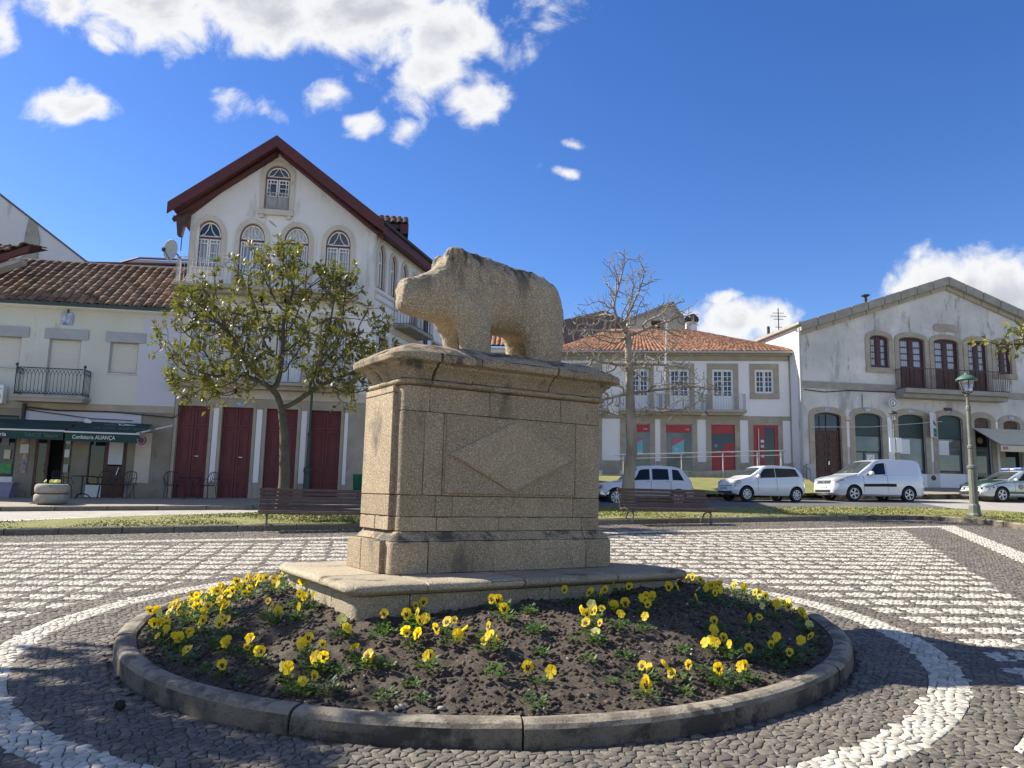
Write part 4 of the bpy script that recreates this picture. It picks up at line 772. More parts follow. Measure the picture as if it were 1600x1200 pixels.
# ================================================================== BENCHES, LAMPS
def bench(loc, rz, ln, label):
    t = empty('park_bench', loc, rz); tag(t, label, 'bench', 'park benches facing the statue')
    back = [(.02, .36), (.045, .44), (.075, .52), (.105, .60), (.135, .68), (.165, .76)]; me = MB().box(-ln/2, ln/2, -.02, .02, -.031, .031).mesh('slat', M['slat'])
    for y, z in back: o_ = link('slat', me, t); o_.location = (random.uniform(-.01, .01), y, z+.04); o_.rotation_euler = (R(-18), 0, 0); bv = o_.modifiers.new('b', 'BEVEL'); bv.width = .009; bv.segments = 2
    for y, z in ((-.50, .345), (-.41, .365), (-.32, .37), (-.23, .365), (-.14, .355), (-.05, .35)): o_ = link('slat', me, t); o_.location = (random.uniform(-.01, .01), y, z); o_.rotation_euler = (R(90), 0, 0); bv = o_.modifiers.new('b', 'BEVEL'); bv.width = .009; bv.segments = 2
    for x in (-ln/2+.17, ln/2-.17):
        m = MB(); m.tube([(x, -.46, 0), (x, -.44, .16), (x, -.45, .32)], [.028, .022, .024], 8)
        m.tube([(x, .10, 0), (x, .02, .14), (x, -.10, .25), (x, -.26, .30), (x, -.44, .30)], [.028, .024, .022, .022, .022], 8)
        m.tube([(x, -.50, .325), (x, -.25, .335), (x, -.03, .32), (x, .03, .40), (x, .13, .66), (x, .20, .83)], .02, 8); m.build('leg_frame', M['castiron'], t, smooth=True)
    return t
bench((-3.95, 16.25, G(-3.95, 16.25)+.005), R(18), 2.45, 'dark slatted bench on cast iron legs, left of the pedestal')
bench((3.75, 18.78, G(3.75, 18.78)+.005), R(12), 2.30, 'dark slatted bench on cast iron legs, right of the pedestal by the bare tree')
def lamp(loc, rz, H, label, s=1., hood='lampgreen'):
    t = empty('street_lamp', loc, rz); tag(t, label, 'street lamp', 'old style street lamps')
    m = MB().lathe([(.17*s, 0), (.17*s, .05), (.14*s, .10), (.13*s, .30), (.11*s, .34)], 10); m.build('base', M['lamppole'], t)
    m = MB().lathe([(.105*s, .34), (.10*s, H*.33), (.12*s, H*.335), (.12*s, H*.35), (.075*s, H*.36), (.07*s, H*.47), (.085*s, H*.475), (.085*s, H*.49), (.055*s, H*.5), (.052*s, H*.74), (.065*s, H*.745), (.065*s, H*.765), (.045*s, H*.775), (.04*s, H*.835), (.075*s, H*.85), (.03*s, H*.862)], 12); m.build('pole', M['lamppole'], t, smooth=False)
    z0 = H*.862; z1 = H*.955; m = MB()
    for i in range(6):
        a = 2*PI*i/6; m.tube([(.05*s*math.cos(a), .05*s*math.sin(a), z0), (.125*s*math.cos(a), .125*s*math.sin(a), z0+.04*s), (.20*s*math.cos(a), .20*s*math.sin(a), z1)], .011*s, 5)
    for r_, z in ((.12, z0+.04*s), (.20, z1)): m.tube([(r_*s*math.cos(2*PI*i/12), r_*s*math.sin(2*PI*i/12), z) for i in range(13)], .012*s, 5, caps=False)
    m.build('lantern_frame', M['iron_d'], t)
    MB().lathe([(.045*s, z0+.02), (.115*s, z0+.045*s), (.19*s, z1-.01)], 6).build('lantern_glass', MATS['lantern_glass'], t)
    MB().lathe([(.26*s, z1), (.265*s, z1+.025*s), (.20*s, z1+.09*s), (.10*s, z1+.15*s), (.055*s, z1+.16*s), (.05*s, z1+.20*s), (.015*s, z1+.22*s)], 12).build('hood', M[hood], t, smooth=True)
    return t
gm = bpy.data.materials.new('lantern_glass'); gm.use_nodes = True; gb = gm.node_tree.nodes['Principled BSDF']; gb.inputs['Transmission Weight'].default_value = .9; gb.inputs['Roughness'].default_value = .25; gb.inputs['Base Color'].default_value = (.8, .8, .75, 1); MATS['lantern_glass'] = gm
lamp((12.55, 20.95, G(12.55, 20.95)+.12), .2, 3.88, 'green hooded lantern on a tall post on the verge by the curved kerb', 1.05)
lamp((18.0, 36.0, G(18, 36)+.1), .2, 4.0, 'small dark lamp post behind the silver van with white notices on it', .75, 'iron_d')
b_ = tag(MB().box(-.31, -.03, -.09, -.06, 1.75, 2.42).box(.03, .30, -.09, -.06, 1.75, 2.42, 0).box(-.02, .02, -.06, 0, 1.8, 2.4, 1).build('notice_board', [M['plastic_w'], M['iron_d']], None, loc=(17.98, 35.94, G(18, 36)+.35), rz=.15), 'pair of blank white notice boards fixed to the small lamp post', 'notice board')
# ================================================================== BUILDINGS
def wall(name, outer, holes, y0, th, mt, parent, back=True):
    """flat wall with openings: outer, holes = (x, z) outlines; front face at y0, thickness th"""
    loops = [[Vector((x, z, 0)) for x, z in outer]]+[[Vector((x, z, 0)) for x, z in h] for h in holes]
    tr = tessellate_polygon(loops); pts = [p for l_ in loops for p in l_]; n = len(pts)
    V = [(p.x, y0, p.y) for p in pts]+[(p.x, y0+th, p.y) for p in pts]; F = [tuple(t) for t in tr]+([tuple(n+i for i in t[::-1]) for t in tr] if back else []); o_ = 0
    for l_ in loops:
        k = len(l_); F += [(o_+i, o_+(i+1) % k, n+o_+(i+1) % k, n+o_+i) for i in range(k)]; o_ += k
    return MB().add(V, F).build(name, mt, parent)
def rect(x0, x1, z0, z1): return [(x0, z0), (x1, z0), (x1, z1), (x0, z1)]
def arch(x0, x1, z0, zs, zt, n=12, ptd=0.):
    """opening with a curved head: spring zs, crown zt"""
    c = (x0+x1)/2; h = (x1-x0)/2; return [(x0, z0), (x1, z0)]+[(c+h*math.cos(PI*i/n), zs+(zt-zs)*(math.sin(PI*i/n)**(1-ptd*.3))) for i in range(n+1)]
def grow(P, d, bottom=True):
    """offset an outline outwards by d; the foot stays when bottom is False"""
    n = len(P); out = []; zmin = min(p[1] for p in P)
    for i in range(n):
        a, b, c = Vector(P[i-1]), Vector(P[i]), Vector(P[(i+1) % n]); e1 = (b-a); e2 = (c-b)
        if e1.length < 1e-6: e1 = e2
        if e2.length < 1e-6: e2 = e1
        n1 = Vector((e1.y, -e1.x)).normalized(); n2 = Vector((e2.y, -e2.x)).normalized(); m_ = (n1+n2); m_ = m_.normalized()/max(.4, m_.normalized().dot(n1)) if m_.length > 1e-4 else n1
        q = b+m_*d; out.append((q.x, zmin if (not bottom and b.y <= zmin+1e-4) else q.y))
    return out
def bars(m, x0, x1, z0, z1, nx, nz, w_, y0, y1, mi=0):
    for i in range(1, nx): x = x0+(x1-x0)*i/nx; m.box(x-w_/2, x+w_/2, y0, y1, z0, z1, mi)
    for i in range(1, nz): z = z0+(z1-z0)*i/nz; m.box(x0, x1, y0+.003, y1-.003, z-w_/2, z+w_/2, mi)
def surround(P, d, mt, parent, y=-.035, th=.06, bottom=False, name='window_surround'):
    return MB().ring(grow(P, d, bottom), P, y, y+th).build(name, M[mt], parent)
def ironrail(parent, x0, x1, yf, yb, z0, z1, mt, step=.12, fancy=False, name='railing', r_=.012, knobs=False, mid=None):
    """balcony railing on three sides; each bar its own piece of one ironwork"""
    m = MB(); P = [(x0, yb), (x0, yf), (x1, yf), (x1, yb)]
    for z in (z0+.04, z1)+((mid,) if mid else ()):
        for a, b in zip(P, P[1:]): m.tube([(a[0], a[1], z), (b[0], b[1], z)], r_*1.3, 5)
    for (ax, ay), (bx, by) in zip(P, P[1:]):
        L_ = math.hypot(bx-ax, by-ay); k = max(2, round(L_/step))
        for i in range(k+1):
            x = ax+(bx-ax)*i/k; y = ay+(by-ay)*i/k; dx = (bx-ax)/k; dyy = (by-ay)/k
            if fancy and i < k:
                # interlaced lancets: each bar bows across its neighbours at head and foot
                h = z1-z0; m.tube([(x, y, z0+.04), (x+dx*.9, y+dyy*.9, z0+.12*h), (x+dx, y+dyy, z0+.2*h), (x+dx, y+dyy, z0+.75*h), (x+dx*.7, y+dyy*.7, z0+.86*h), (x, y, z1)], r_*.7, 4)
                m.tube([(x+dx, y+dyy, z0+.04), (x+dx*.1, y+dyy*.1, z0+.12*h), (x, y, z0+.2*h)], r_*.7, 4); m.tube([(x, y, z0+.75*h), (x+dx*.3, y+dyy*.3, z0+.86*h), (x+dx, y+dyy, z1)], r_*.7, 4)
            else: m.tube([(x, y, z0), (x, y, z1)], r_*.8, 4)
    if knobs:
        for x in (x0, x1): m.tube([(x, yf, z0-.05), (x, yf, z1+.04)], r_*1.6, 6); m.lathe([(.015, 0), (.05, .03), (.05, .07), (.012, .12)], 8, (x, yf, z1+.03))
    return m.build(name, M[mt], parent)
def text(s, size, mt, parent, loc, rot, name='lettering', ext=.004, align='LEFT', shear=0, sx_=1.):
    c = bpy.data.curves.new(name, 'FONT'); c.body = s; c.size = size; c.extrude = ext; c.align_x = align; c.shear = shear; c.materials.append(M[mt]); o_ = bpy.data.objects.new(name, c); COL.objects.link(o_)
    dg = bpy.context.evaluated_depsgraph_get(); me = bpy.data.meshes.new_from_object(o_.evaluated_get(dg)); bpy.data.objects.remove(o_); o_ = link(name, me)
    o_.parent = parent; o_.location = loc; o_.rotation_euler = rot; o_.scale = (sx_, 1, 1); return o_
TILE = None
def tile_mesh(mt, ln=.44, wd=.22):
    """one curved clay tile, tapering down the slope (slope along -y, crown up)"""
    V = []; n = 5
    for y, r_ in ((0, wd*.5), (-ln, wd*.42)):
        for dz in (0, .018):
            V += [(math.cos(PI*i/n)*(r_-dz*.6), y, math.sin(PI*i/n)*(r_*.62)-dz) for i in range(n+1)]
    k = n+1; F = [(i, i+1, 2*k+i+1, 2*k+i) for i in range(n)]+[(2*k+i, 2*k+i+1, 3*k+i+1, 3*k+i) for i in range(n)]+[(k+i+1, k+i, 3*k+i, 3*k+i+1) for i in range(n)]
    return MB().add(V, F).mesh('tile', mt, True)
def cover_roof(name, parent, A, B, C_, D_, mt, cw=.24, ln=.36, single=0, tone=True, seed=1, ridge=True):
    """tiles over the quad A,B (eave left,right), C,D (ridge right,left): single nearest ones as objects, the rest in one mesh"""
    A, B, C_, D_ = map(Vector, (A, B, C_, D_)); W = max((B-A).length, (C_-D_).length); H_ = (D_-A).length; nc = int(W/cw); nr = int(H_/(ln*.86)); rs = random.Random(seed)
    tm = tile_mesh(mt, ln, cw*.98); tv = np.array([v.co[:] for v in tm.vertices]); tf = np.array([list(p.vertices) for p in tm.polygons]); Vs = []; Fs = []; Tn = []; cnt = 0; nb = 0
    MB().add([A, B, C_, D_], [(0, 1, 2, 3)]).build(name+'_bed', M['tilesoff'], parent)
    for r_ in range(nr):
        for c in range(nc):
            u = (c+.5)/nc; v = (r_+1.)/nr; lo = A.lerp(B, u); hi = D_.lerp(C_, u); p = lo.lerp(hi, min(1, v)); sl_ = (hi-lo).normalized(); ac = (B-A).normalized(); nr_ = ac.cross(sl_).normalized()
            if nr_.z < 0: nr_ = -nr_
            ac = sl_.cross(nr_); Mx = Matrix((ac, sl_, nr_)).transposed().to_4x4(); Mx.translation = p+nr_*(.02+rs.uniform(-.006, .008))+ac*rs.uniform(-.012, .012)
            Mx = Mx @ Matrix.Rotation(rs.gauss(0, .018), 4, 'Z') @ Matrix.Rotation(-.05+rs.gauss(0, .01), 4, 'X')
            if cnt < single:
                o_ = link('tile', tm, parent); o_.matrix_local = Mx; cnt += 1
            else:
                Mn = np.array(Mx); Vs.append(tv @ Mn[:3, :3].T+Mn[:3, 3]); Fs.append(tf+nb*len(tv)); Tn += [rs.random()]*len(tv); nb += 1
    if Vs:
        me = npmesh('tiles', np.concatenate(Vs), [np.concatenate(Fs)], mt, tone=Tn, smooth=True); o_ = link('tiles', me, parent); o_['kind'] = 'stuff'
def ridge_tiles(parent, a, b, mt, r_=.12, ln=.38):
    a, b = Vector(a), Vector(b); n = max(1, int((b-a).length/ln)); d = (b-a).normalized(); s = d.cross(Vector((0, 0, 1))).normalized(); u = s.cross(d)
    for i in range(n):
        p = a.lerp(b, i/n); q = a.lerp(b, (i+1.12)/n); V = []
        for pt, rr in ((p, r_), (q, r_*.86)): V += [pt+s*math.cos(PI*j/6)*rr+u*(math.sin(PI*j/6)*rr*.8-.02) for j in range(7)]
        MB().add(V, [(j, j+1, 8+j, 7+j) for j in range(6)]+[tuple(range(7))]).build('ridge_tile', mt, parent, smooth=False)

# ------------------------------------------------------------ low house with the cafe
AO = (-8.4, 27., 0)
lh = empty('cafe_house', AO, R(9)); tag(lh, 'low pale green two storey house with a brown tiled roof and a green cafe awning', 'house')
X0, X1 = -13.5, -3.30
wins = [(-9.9, -8.40, 5.32, 6.42), (-7.53, -6.51, 4.45, 6.42), (-5.58, -4.65, 5.32, 6.40)]
wall('wall', [(X0, 4.22), (X1, 4.22), (X1, 7.55), (X0, 7.55)], [rect(*w_) for w_ in wins], 0, .35, M['mint'], lh)
wall('ground_floor_wall', [(X0, .3), (X1, .3), (X1, 4.215), (X0, 4.215)], [rect(-10.6, -8.2, 1.72, 3.75), rect(-7.60, -6.46, 1.08, 3.75), rect(-5.93, -4.72, 1.08, 3.75)], .0, .35, M['stonewall'], lh)
MB().box(X0, X1, -.03, .02, 4.0, 4.23).build('string_course', M['tanstone'], lh)
for w_ in ((-7.5, -3.7, 4.12), ): MB().box(-8.0, -4.35, -.028, .02, 3.62, 3.95).build('plaster_band', M['lavwall'], lh)
MB().box(-4.55, -3.32, -.02, .0, 4.24, 7.5).build('painted_pilaster', M['lavwall'], lh)
for a, b, c, d in wins:
    MB().box(a-.16, b+.22, -.05, .06, d, d+.35).build('lintel', M['lilacstone'], lh, bevel=.01)
    wn_ = MB().ring(rect(a, b, c, d), rect(a+.04, b-.04, c+.04, d-.03), .06, .16).build('window', M['lilacstone'], lh)
    m = MB(); z = c+.04
    while z < d-.04: m.add([(a+.04, .10, z), (b-.04, .10, z), (b-.04, .115, z+.05), (a+.04, .115, z+.05)], [(0, 1, 2, 3)]); m.add([(a+.04, .115, z+.05), (b-.04, .115, z+.05), (b-.04, .10, z+.055), (a+.04, .10, z+.055)], [(0, 1, 2, 3)]); z += .055
    m.build('roller_shutter', M['shutter'], wn_)
    MB().box(a-.03, b+.03, -.03, .05, c-.05, c).build('sill', M['trim'], lh)
# roof
cover_roof('roof', lh, (X0, -.42, 7.58), (X1-.02, -.42, 7.58), (X1-.02, 2.9, 9.86), (X0, 2.9, 9.86), M['tile'], cw=.30, ln=.42, single=300)
MB().box(X0, X1, -.50, -.36, 7.50, 7.60).build('gutter', M['iron_g'], lh)
MB().box(X0, X1, -.36, .02, 7.46, 7.55).build('eave_soffit', M['whitepaint'], lh)
ridge_tiles(lh, (X0, 2.92, 9.9), (X1-.05, 2.92, 9.9), M['tile'], .13, .45)
MB().prism([(X1-.04, 7.45), (X1, 7.45), (X1, 9.8), (X1-.04, 9.8)], .4, 2.9).box(X0, X1, 2.95, 6, .3, 9.7).build('gable_end', M['white'], lh)
# neighbouring higher roof edge at far left
nh = empty('neighbour_house', AO, R(9)); tag(nh, 'higher tiled roof corner of the neighbouring house at the far left edge', 'house')
MB().prism([(-10.6, 8.10), (-8.60, 8.98), (-8.60, 9.12), (-10.6, 8.27)], -.30, .2).build('eave_soffit', M['lilacstone'], nh)
MB().prism([(-10.6, 8.28), (-8.33, 9.28), (-8.30, 9.52), (-10.6, 8.50)], -.46, -.34).build('verge_board', M['redroofpaint'], nh)
cover_roof('roof', nh, (-10.8, -.45, 8.52), (-8.32, -.45, 9.55), (-8.38, 1.2, 9.86), (-10.8, 1.2, 9.9), M['tile'], cw=.30, ln=.42, seed=5)
# tile picture under the eave, with its little iron bracket
az_ = MB().prism([(-.17, 0), (.17, 0), (.19, .30), (.13, .42), (0, .38), (-.15, .44), (-.19, .28)], -.05, -.01, 0).build('tile_picture', M['azulejo'], None, loc=(0, 0, 0)); az_.parent = lh; az_.location = (-7.02, 0, 6.93)
MB().tube([(-7.02, -.03, 7.35), (-7.02, -.05, 7.46)], .03, 6).build('bracket', M['iron_d'], lh)
# balcony
bal = MB().box(-8.28, -6.02, -.62, .0, 4.32, 4.40).prism([(-8.20, 4.20), (-6.10, 4.20), (-6.04, 4.32), (-8.26, 4.32)], -.58, 0).build('balcony_slab', M['greystone'], lh)
ironrail(lh, -8.2, -6.1, -.56, -.02, 4.42, 5.32, 'iron_g', .115, True, knobs=True)
# AC unit
ac = empty('air_conditioner', (AO[0], AO[1], 0), R(9)); ac.location = (AO[0]-9.0*math.cos(R(9))+.3*math.sin(R(9)), AO[1]-9.0*math.sin(R(9))-.3*math.cos(R(9)), 4.10); tag(ac, 'white air conditioning unit on the wall left of the green balcony', 'air conditioner')
MB().box(-.42, .42, -.15, .15, 0, .62).build('case', M['plastic_w'], ac, bevel=.02)
m = MB().lathe([(.27, -.175), (.27, -.16), (.24, -.158)], 24, (-.12, 0, .31), 0, 'y'); m.build('fan_grille', M['rust'], ac); MB().lathe([(.07, -.19), (.07, -.17)], 12, (-.12, 0, .31), 0, 'y').build('fan_hub', M['plastic_w'], ac)
MB().box(.22, .38, -.156, -.151, .45, .50).box(.24, .36, -.156, -.151, .16, .30).build('badge', M['gutter'], ac)
# shop front pieces
MB().ring(rect(-10.6, -8.2, 1.72, 3.75), rect(-10.5, -8.3, 1.80, 3.70), .1, .2).build('shop_window_frame', M['iron_d'], lh)
MB().box(-10.5, -8.3, .16, .18, 1.8, 3.7).build('shop_window_pane', M['glass'], lh)
m = MB().box(-10.6, -8.21, -.01, .02, 1.10, 1.70).build('white_riser', M['whitepaint'], lh)
MB().box(-10.4, -8.32, .11, .13, 1.82, 2.15).build('advert_strip', M['greenad'], lh)
for i, (x, z, w_, h, mt) in enumerate(((-8.95, 2.62, .32, .42, 'paper'), (-9.4, 2.62, .3, .36, 'paper'), (-8.9, 2.25, .2, .3, 'plastic_w'), (-8.5, 2.3, .2, .3, 'trim'), (-9.3, 2.2, .3, .3, 'papermix'), (-8.6, 2.75, .22, .3, 'plastic_v'), (-9.0, 3.2, 1.2, .3, 'papermix'))):
    MB().box(x-w_/2, x+w_/2, .12, .135, z, z+h).build('window_leaflet', M[mt], lh)
for i, (z, h, mt) in enumerate(((2.85, .28, 'papermix'), (2.5, .3, 'paper'), (2.15, .32, 'papermix'), (1.85, .28, 'posterred'))): MB().box(-8.08+.02*i, -7.8, -.025, -.005, z, z+h).build('wall_leaflet', M[mt if i != 3 else 'papermix'], lh)
# open cafe door and its leaves
MB().box(-7.60, -6.46, .6, .62, 1.08, 3.75).build('dark_interior', M['black'], lh)
MB().ring(rect(-7.60, -7.18, 1.10, 3.74), rect(-7.52, -7.26, 1.5, 3.6), .02, .08).box(-7.52, -7.26, .04, .05, 1.5, 3.6, 1).box(-7.5, -7.28, -.0, .02, 1.9, 1.97, 1).box(-7.5, -7.28, -.0, .02, 2.1, 2.17, 1).build('cafe_door_leaf', [M['rust'], M['glass']], lh)
MB().ring(rect(-6.74, -6.47, 1.10, 3.74), rect(-6.70, -6.51, 1.2, 3.66), .02, .08).box(-6.70, -6.51, .04, .05, 1.2, 3.66, 1).build('cafe_door_leaf', [M['brownwood'], M['glass']], lh)
for z, mt in ((3.25, 'posterred'), (2.85, 'paper'), (2.4, 'plastic_w'), (1.9, 'gutter')): MB().box(-6.68, -6.53, .0, .018, z, z+.26).build('door_sticker', M[mt], lh)
MB().box(-5.93, -4.72, .3, .32, 1.08, 3.75).build('dark_interior', M['black'], lh)
dr_ = MB().ring(rect(-5.42, -4.74, 1.10, 3.72), rect(-5.32, -4.84, 2.15, 3.62), .02, .09).box(-5.32, -4.84, .05, .07, 1.14, 2.15).build('brown_door', M['brownwood'], lh)
MB().box(-5.31, -4.85, .025, .045, 2.2, 3.62).build('patterned_paper', M['paper'], dr_); MB().tube([(-4.98, -.03, 1.85), (-4.92, -.03, 2.1)], .02, 6).build('handle', M['chrome'], dr_)
MB().box(-5.90, -5.46, .1, .12, 1.55, 3.72).build('side_light', M['glass'], lh); MB().box(-5.93, -5.44, .0, .1, 1.09, 1.5).build('white_riser', M['whitepaint'], lh)
MB().box(-4.45, -3.95, -.018, .0, 1.6, 3.3).build('plaster_patch', M['trim'], lh)
m = MB(); m.tube([(-8.1, -.1, 4.05), (-7, -.12, 3.95), (-5.4, -.1, 3.98), (-3.3, -.08, 3.85), (-3.1, -.08, 4.0), (-3.05, -.08, 4.6), (-2.9, -.08, 4.75)], .02, 5); m.tube([(-8.0, -.09, 3.95), (-5.9, -.1, 3.72), (-4.6, -.1, 3.7)], .015, 5); m.tube([(-8.05, -.1, 3.55), (-8.05, -.1, 4.15)], .06, 7)
m.build('wall_cable', M['iron_d'], lh)
# awning (two bays) with its lettering
aw = empty('cafe_awning', (AO[0], AO[1], 0), R(9)); tag(aw, 'dark green cafe awning with white lettering over the shop front', 'awning')
def awning(p, xa, xb, yw, zw, yf, zf, drop, mt):
    m = MB(); m.add([(xa, yw, zw), (xb, yw, zw), (xb, yf, zf), (xa, yf, zf), (xa, yw, zw-.012), (xb, yw, zw-.012), (xb, yf, zf-.012), (xa, yf, zf-.012)], [(0, 1, 2, 3), (7, 6, 5, 4), (0, 4, 5, 1), (1, 5, 6, 2), (3, 7, 4, 0)])
    m.build('canvas', M[mt], p); k = 14; V = []
    for i in range(k+1): x = xa+(xb-xa)*i/k; d = .012*math.sin(i*1.9); V += [(x, yf, zf-.05), (x, yf+.01+d, zf-.05-drop)]
    MB().add(V, [(2*i, 2*i+2, 2*i+3, 2*i+1) for i in range(k)]).build('valance', M[mt], p)
awning(aw, -10.9, -6.30, -.06, 3.62, -1.25, 3.23, .27, 'awn_g'); awning(aw, -6.24, -3.98, -.06, 3.60, -1.25, 3.20, .27, 'awn_g')
MB().tube([(-10.9, -1.25, 3.20), (-6.27, -1.25, 3.20)], .028, 6).tube([(-6.27, -1.26, 3.18), (-3.98, -1.26, 3.17)], .028, 6).tube([(-3.3, -.1, 3.58), (-4.1, -1.2, 3.2)], .03, 6).tube([(-6.1, -.1, 3.66), (-5.9, -.1, 3.56)], .09, 8).build('front_bar', M['plastic_w'], aw)
text('Totoloto - Lotaria', .185, 'lettering', aw, (-9.35, -1.262, 2.985), (R(90), 0, 0)); text('Confeitaria ALIANÇA', .18, 'lettering', aw, (-6.02, -1.262, 2.965), (R(90), 0, 0), sx_=.80)
text('TABACOS  Tabacaria', .17, 'lettering_g', aw, (-7.45, -1.262, 2.99), (R(90), 0, 0), sx_=.66)
sl_a = math.atan2(.40, 1.19); text('FLOR DE CAFÉ', .30, 'lettering_g', aw, (-5.55, -.95, 3.325), (sl_a, 0, 0), sx_=.98)
m = MB()
for a in range(5):
    t = R(20+35*a); m.add([(-4.9, -.42, 3.495), (-4.9+.55*math.cos(t), -.42+.20*math.sin(t), 3.495+.067*math.sin(t)), (-4.9+.45*math.cos(t+.25), -.42+.22*math.sin(t+.25), 3.5+.074*math.sin(t+.25))], [(0, 1, 2)])
m.build('flower_emblem', M['lettering'], aw)
MB().lathe([(.15, -.03), (.15, .03)], 18, (-3.93, -1.2, 2.98), 0, 'y').build('round_sign', M['iron_d'], aw); MB().ring([(-3.93+.13*math.cos(t/12*2*PI), 2.98+.13*math.sin(t/12*2*PI)) for t in range(12)], [(-3.93+.10*math.cos(t/12*2*PI), 2.98+.10*math.sin(t/12*2*PI)) for t in range(12)], -1.24, -1.232).build('sign_ring', M['posterred'], aw)

# ------------------------------------------------------------ gabled house
gh = empty('gabled_house', AO, R(9)); tag(gh, 'tall white gabled house with oxblood roof edge, arched windows and dark red doors', 'house')
GX0, GX1 = -3.28, 3.30; wc = [-2.63, -1.13, .42, 1.92]; hw = .44
topw = arch(-.81, .07, 11.60, 12.86, 13.30)
up = [arch(c-hw, c+hw, (9.32 if i in (0, 3) else 8.62), 10.42, 11.02) for i, c in enumerate(wc)]
mid = [arch(c-hw-.03, c+hw+.03, 5.25, 7.45, 7.72) for c in wc]
apx = -.42
wall('wall', [(GX0, 4.9), (GX1, 4.9), (GX1, 11.0), (apx, 13.95), (GX0, 11.15)], [topw]+up+mid, 0, .32, M['white'], gh)
doors = [(-3.18, -2.12), (-1.71, -.67), (-.22, .85), (1.30, 2.35)]
wall('ground_floor_wall', [(GX0, .3), (GX1, .3), (GX1, 4.895), (GX0, 4.895)], [rect(a, b, 1.0, 4.30) for a, b in doors], 0, .32, M['tanstone'], gh)
for x0, x1 in ((-3.26, -3.19), (-2.0, -1.82), (-.55, -.36), (.98, 1.17), (2.48, 2.60)): MB().box(x0, x1, -.012, .0, 1.7, 4.25).build('painted_strip', M['white_clean'], gh)
for a, b in doors:
    surround(rect(a, b, 1.0, 4.30), .10, 'tanstone', gh, name='door_surround')
    d = MB().box(a, b, .16, .2, 1.0, 4.3).build('door', M['redpaint'], gh); c = (a+b)/2
    for s0, s1 in ((a+.03, c-.012), (c+.012, b-.03)):
        m = MB(); pw = s1-s0
        for z0, z1 in ((1.06, 1.75), (1.85, 2.12), (2.22, 3.55), (3.66, 4.22)):
            m.ring(rect(s0, s1, z0-.04, z1+.04), rect(s0+.07, s1-.07, z0+.03, z1-.03), .125, .16); m.ring(rect(s0+.12, s1-.12, z0+.08, z1-.08), rect(s0+.15, s1-.15, z0+.11, z1-.11), .14, .16)
        m.build('door_leaf', M['redpaint'], d)
    MB().box(c+.10, c+.22, .115, .125, 2.55, 2.58).build('letter_slot', M['plastic_w' if a < -1 else 'iron_d'], d)
MB().box(-1.25, -1.0, -.06, -.035, 4.32, 4.47).build('house_number', M['azulejo'], gh)
for z0, z1, y in ((4.62, 4.92, -.05), (8.02, 8.30, -.06)): MB().box(GX0-.02, GX1+.02, y, .0, z0, z1).build('string_course', M['trim'], gh)
for x0, x1 in ((GX0, GX0+.32), (2.86, GX1)): MB().box(x0, x1, -.03, .0, 4.93, 11.0).build('corner_pilaster', M['white'], gh)
def gwin(P, c, hw_, z0, zt, top, panel, blue=False, par=gh):
    surround(P, .17, 'trim', par, -.05, .07, bottom=False)
    w0 = MB().ring(P, grow(P, -.035), .06, .14).box(c-hw_, c+hw_, .05, .15, zt-.03, zt+.03).build('window', M['winred'], par)
    m = MB()
    A_ = arch(c-hw_+.035, c+hw_-.035, zt+.03, zt+.031, top-.035); m.ring(A_, grow(A_, -.05), .085, .12)
    for s in (-1, 1): m.tube([(c+s*.01, .1, top-.06), (c+s*.07, .1, zt+.30), (c+s*.18, .1, zt+.12), (c+s*(hw_-.06), .1, zt+.05)], .018, 5)
    for a, b in ((c-hw_+.035, c-.012), (c+.012, c+hw_-.035)):
        m.ring(rect(a, b, z0+panel, zt-.035), rect(a+.05, b-.05, z0+panel+.05, zt-.085), .085, .125)
        zz0, zz1 = z0+panel+.05, zt-.085; m.box(a+.05, b-.05, .09, .12, zz1-.13, zz1-.10); m.box(a+.05, b-.05, .09, .12, zz0+.10, zz0+.13)
        e = a+.12 if a < c-.1 else b-.12; m.box(e-.012, e+.012, .09, .12, zz0, zz1); m.box(min(e, a+.05), max(e, a+.05) if a < c-.1 else b-.05, .09, .12, (zz0+zz1)/2-.012, (zz0+zz1)/2+.012)
        for q in (.33, .66): x = a+.05+(b-a-.1)*q; m.box(x-.01, x+.01, .09, .12, zz1-.10, zz1); m.box(x-.01, x+.01, .09, .12, zz0, zz0+.10)
    m.build('sash', M['whitepaint'], w0)
    MB().prism(grow(P, -.03), .155, .165).build('pane', M['glass_blue' if blue else 'curtain'], w0)
    tp = arch(c-hw_+.04, c+hw_-.04, zt+.03, zt+.031, top-.04); MB().prism(tp, .14, .15).build('fanlight_pane', M['glass_blue' if blue or c < -2 or c > 1.8 else 'curtain2'], w0)
    return w0
w0 = gwin(topw, -.37, .44, 11.60, 12.83, 13.30, .52, True)
m = MB()
for a, b in ((-.78, -.39), (-.36, .04)): m.box(a, b, .07, .10, 11.62, 12.10)
m.build('lower_panel', M['greypaint'], w0)
ironrail(w0, -.79, .05, -.02, .03, 11.63, 12.25, 'iron_w', .07)
MB().box(-.99, .24, -.14, .0, 11.38, 11.58).box(-.93, -.78, -.10, 0, 11.25, 11.38).box(.03, .18, -.10, 0, 11.25, 11.38).build('sill', M['trim'], gh, bevel=.01)
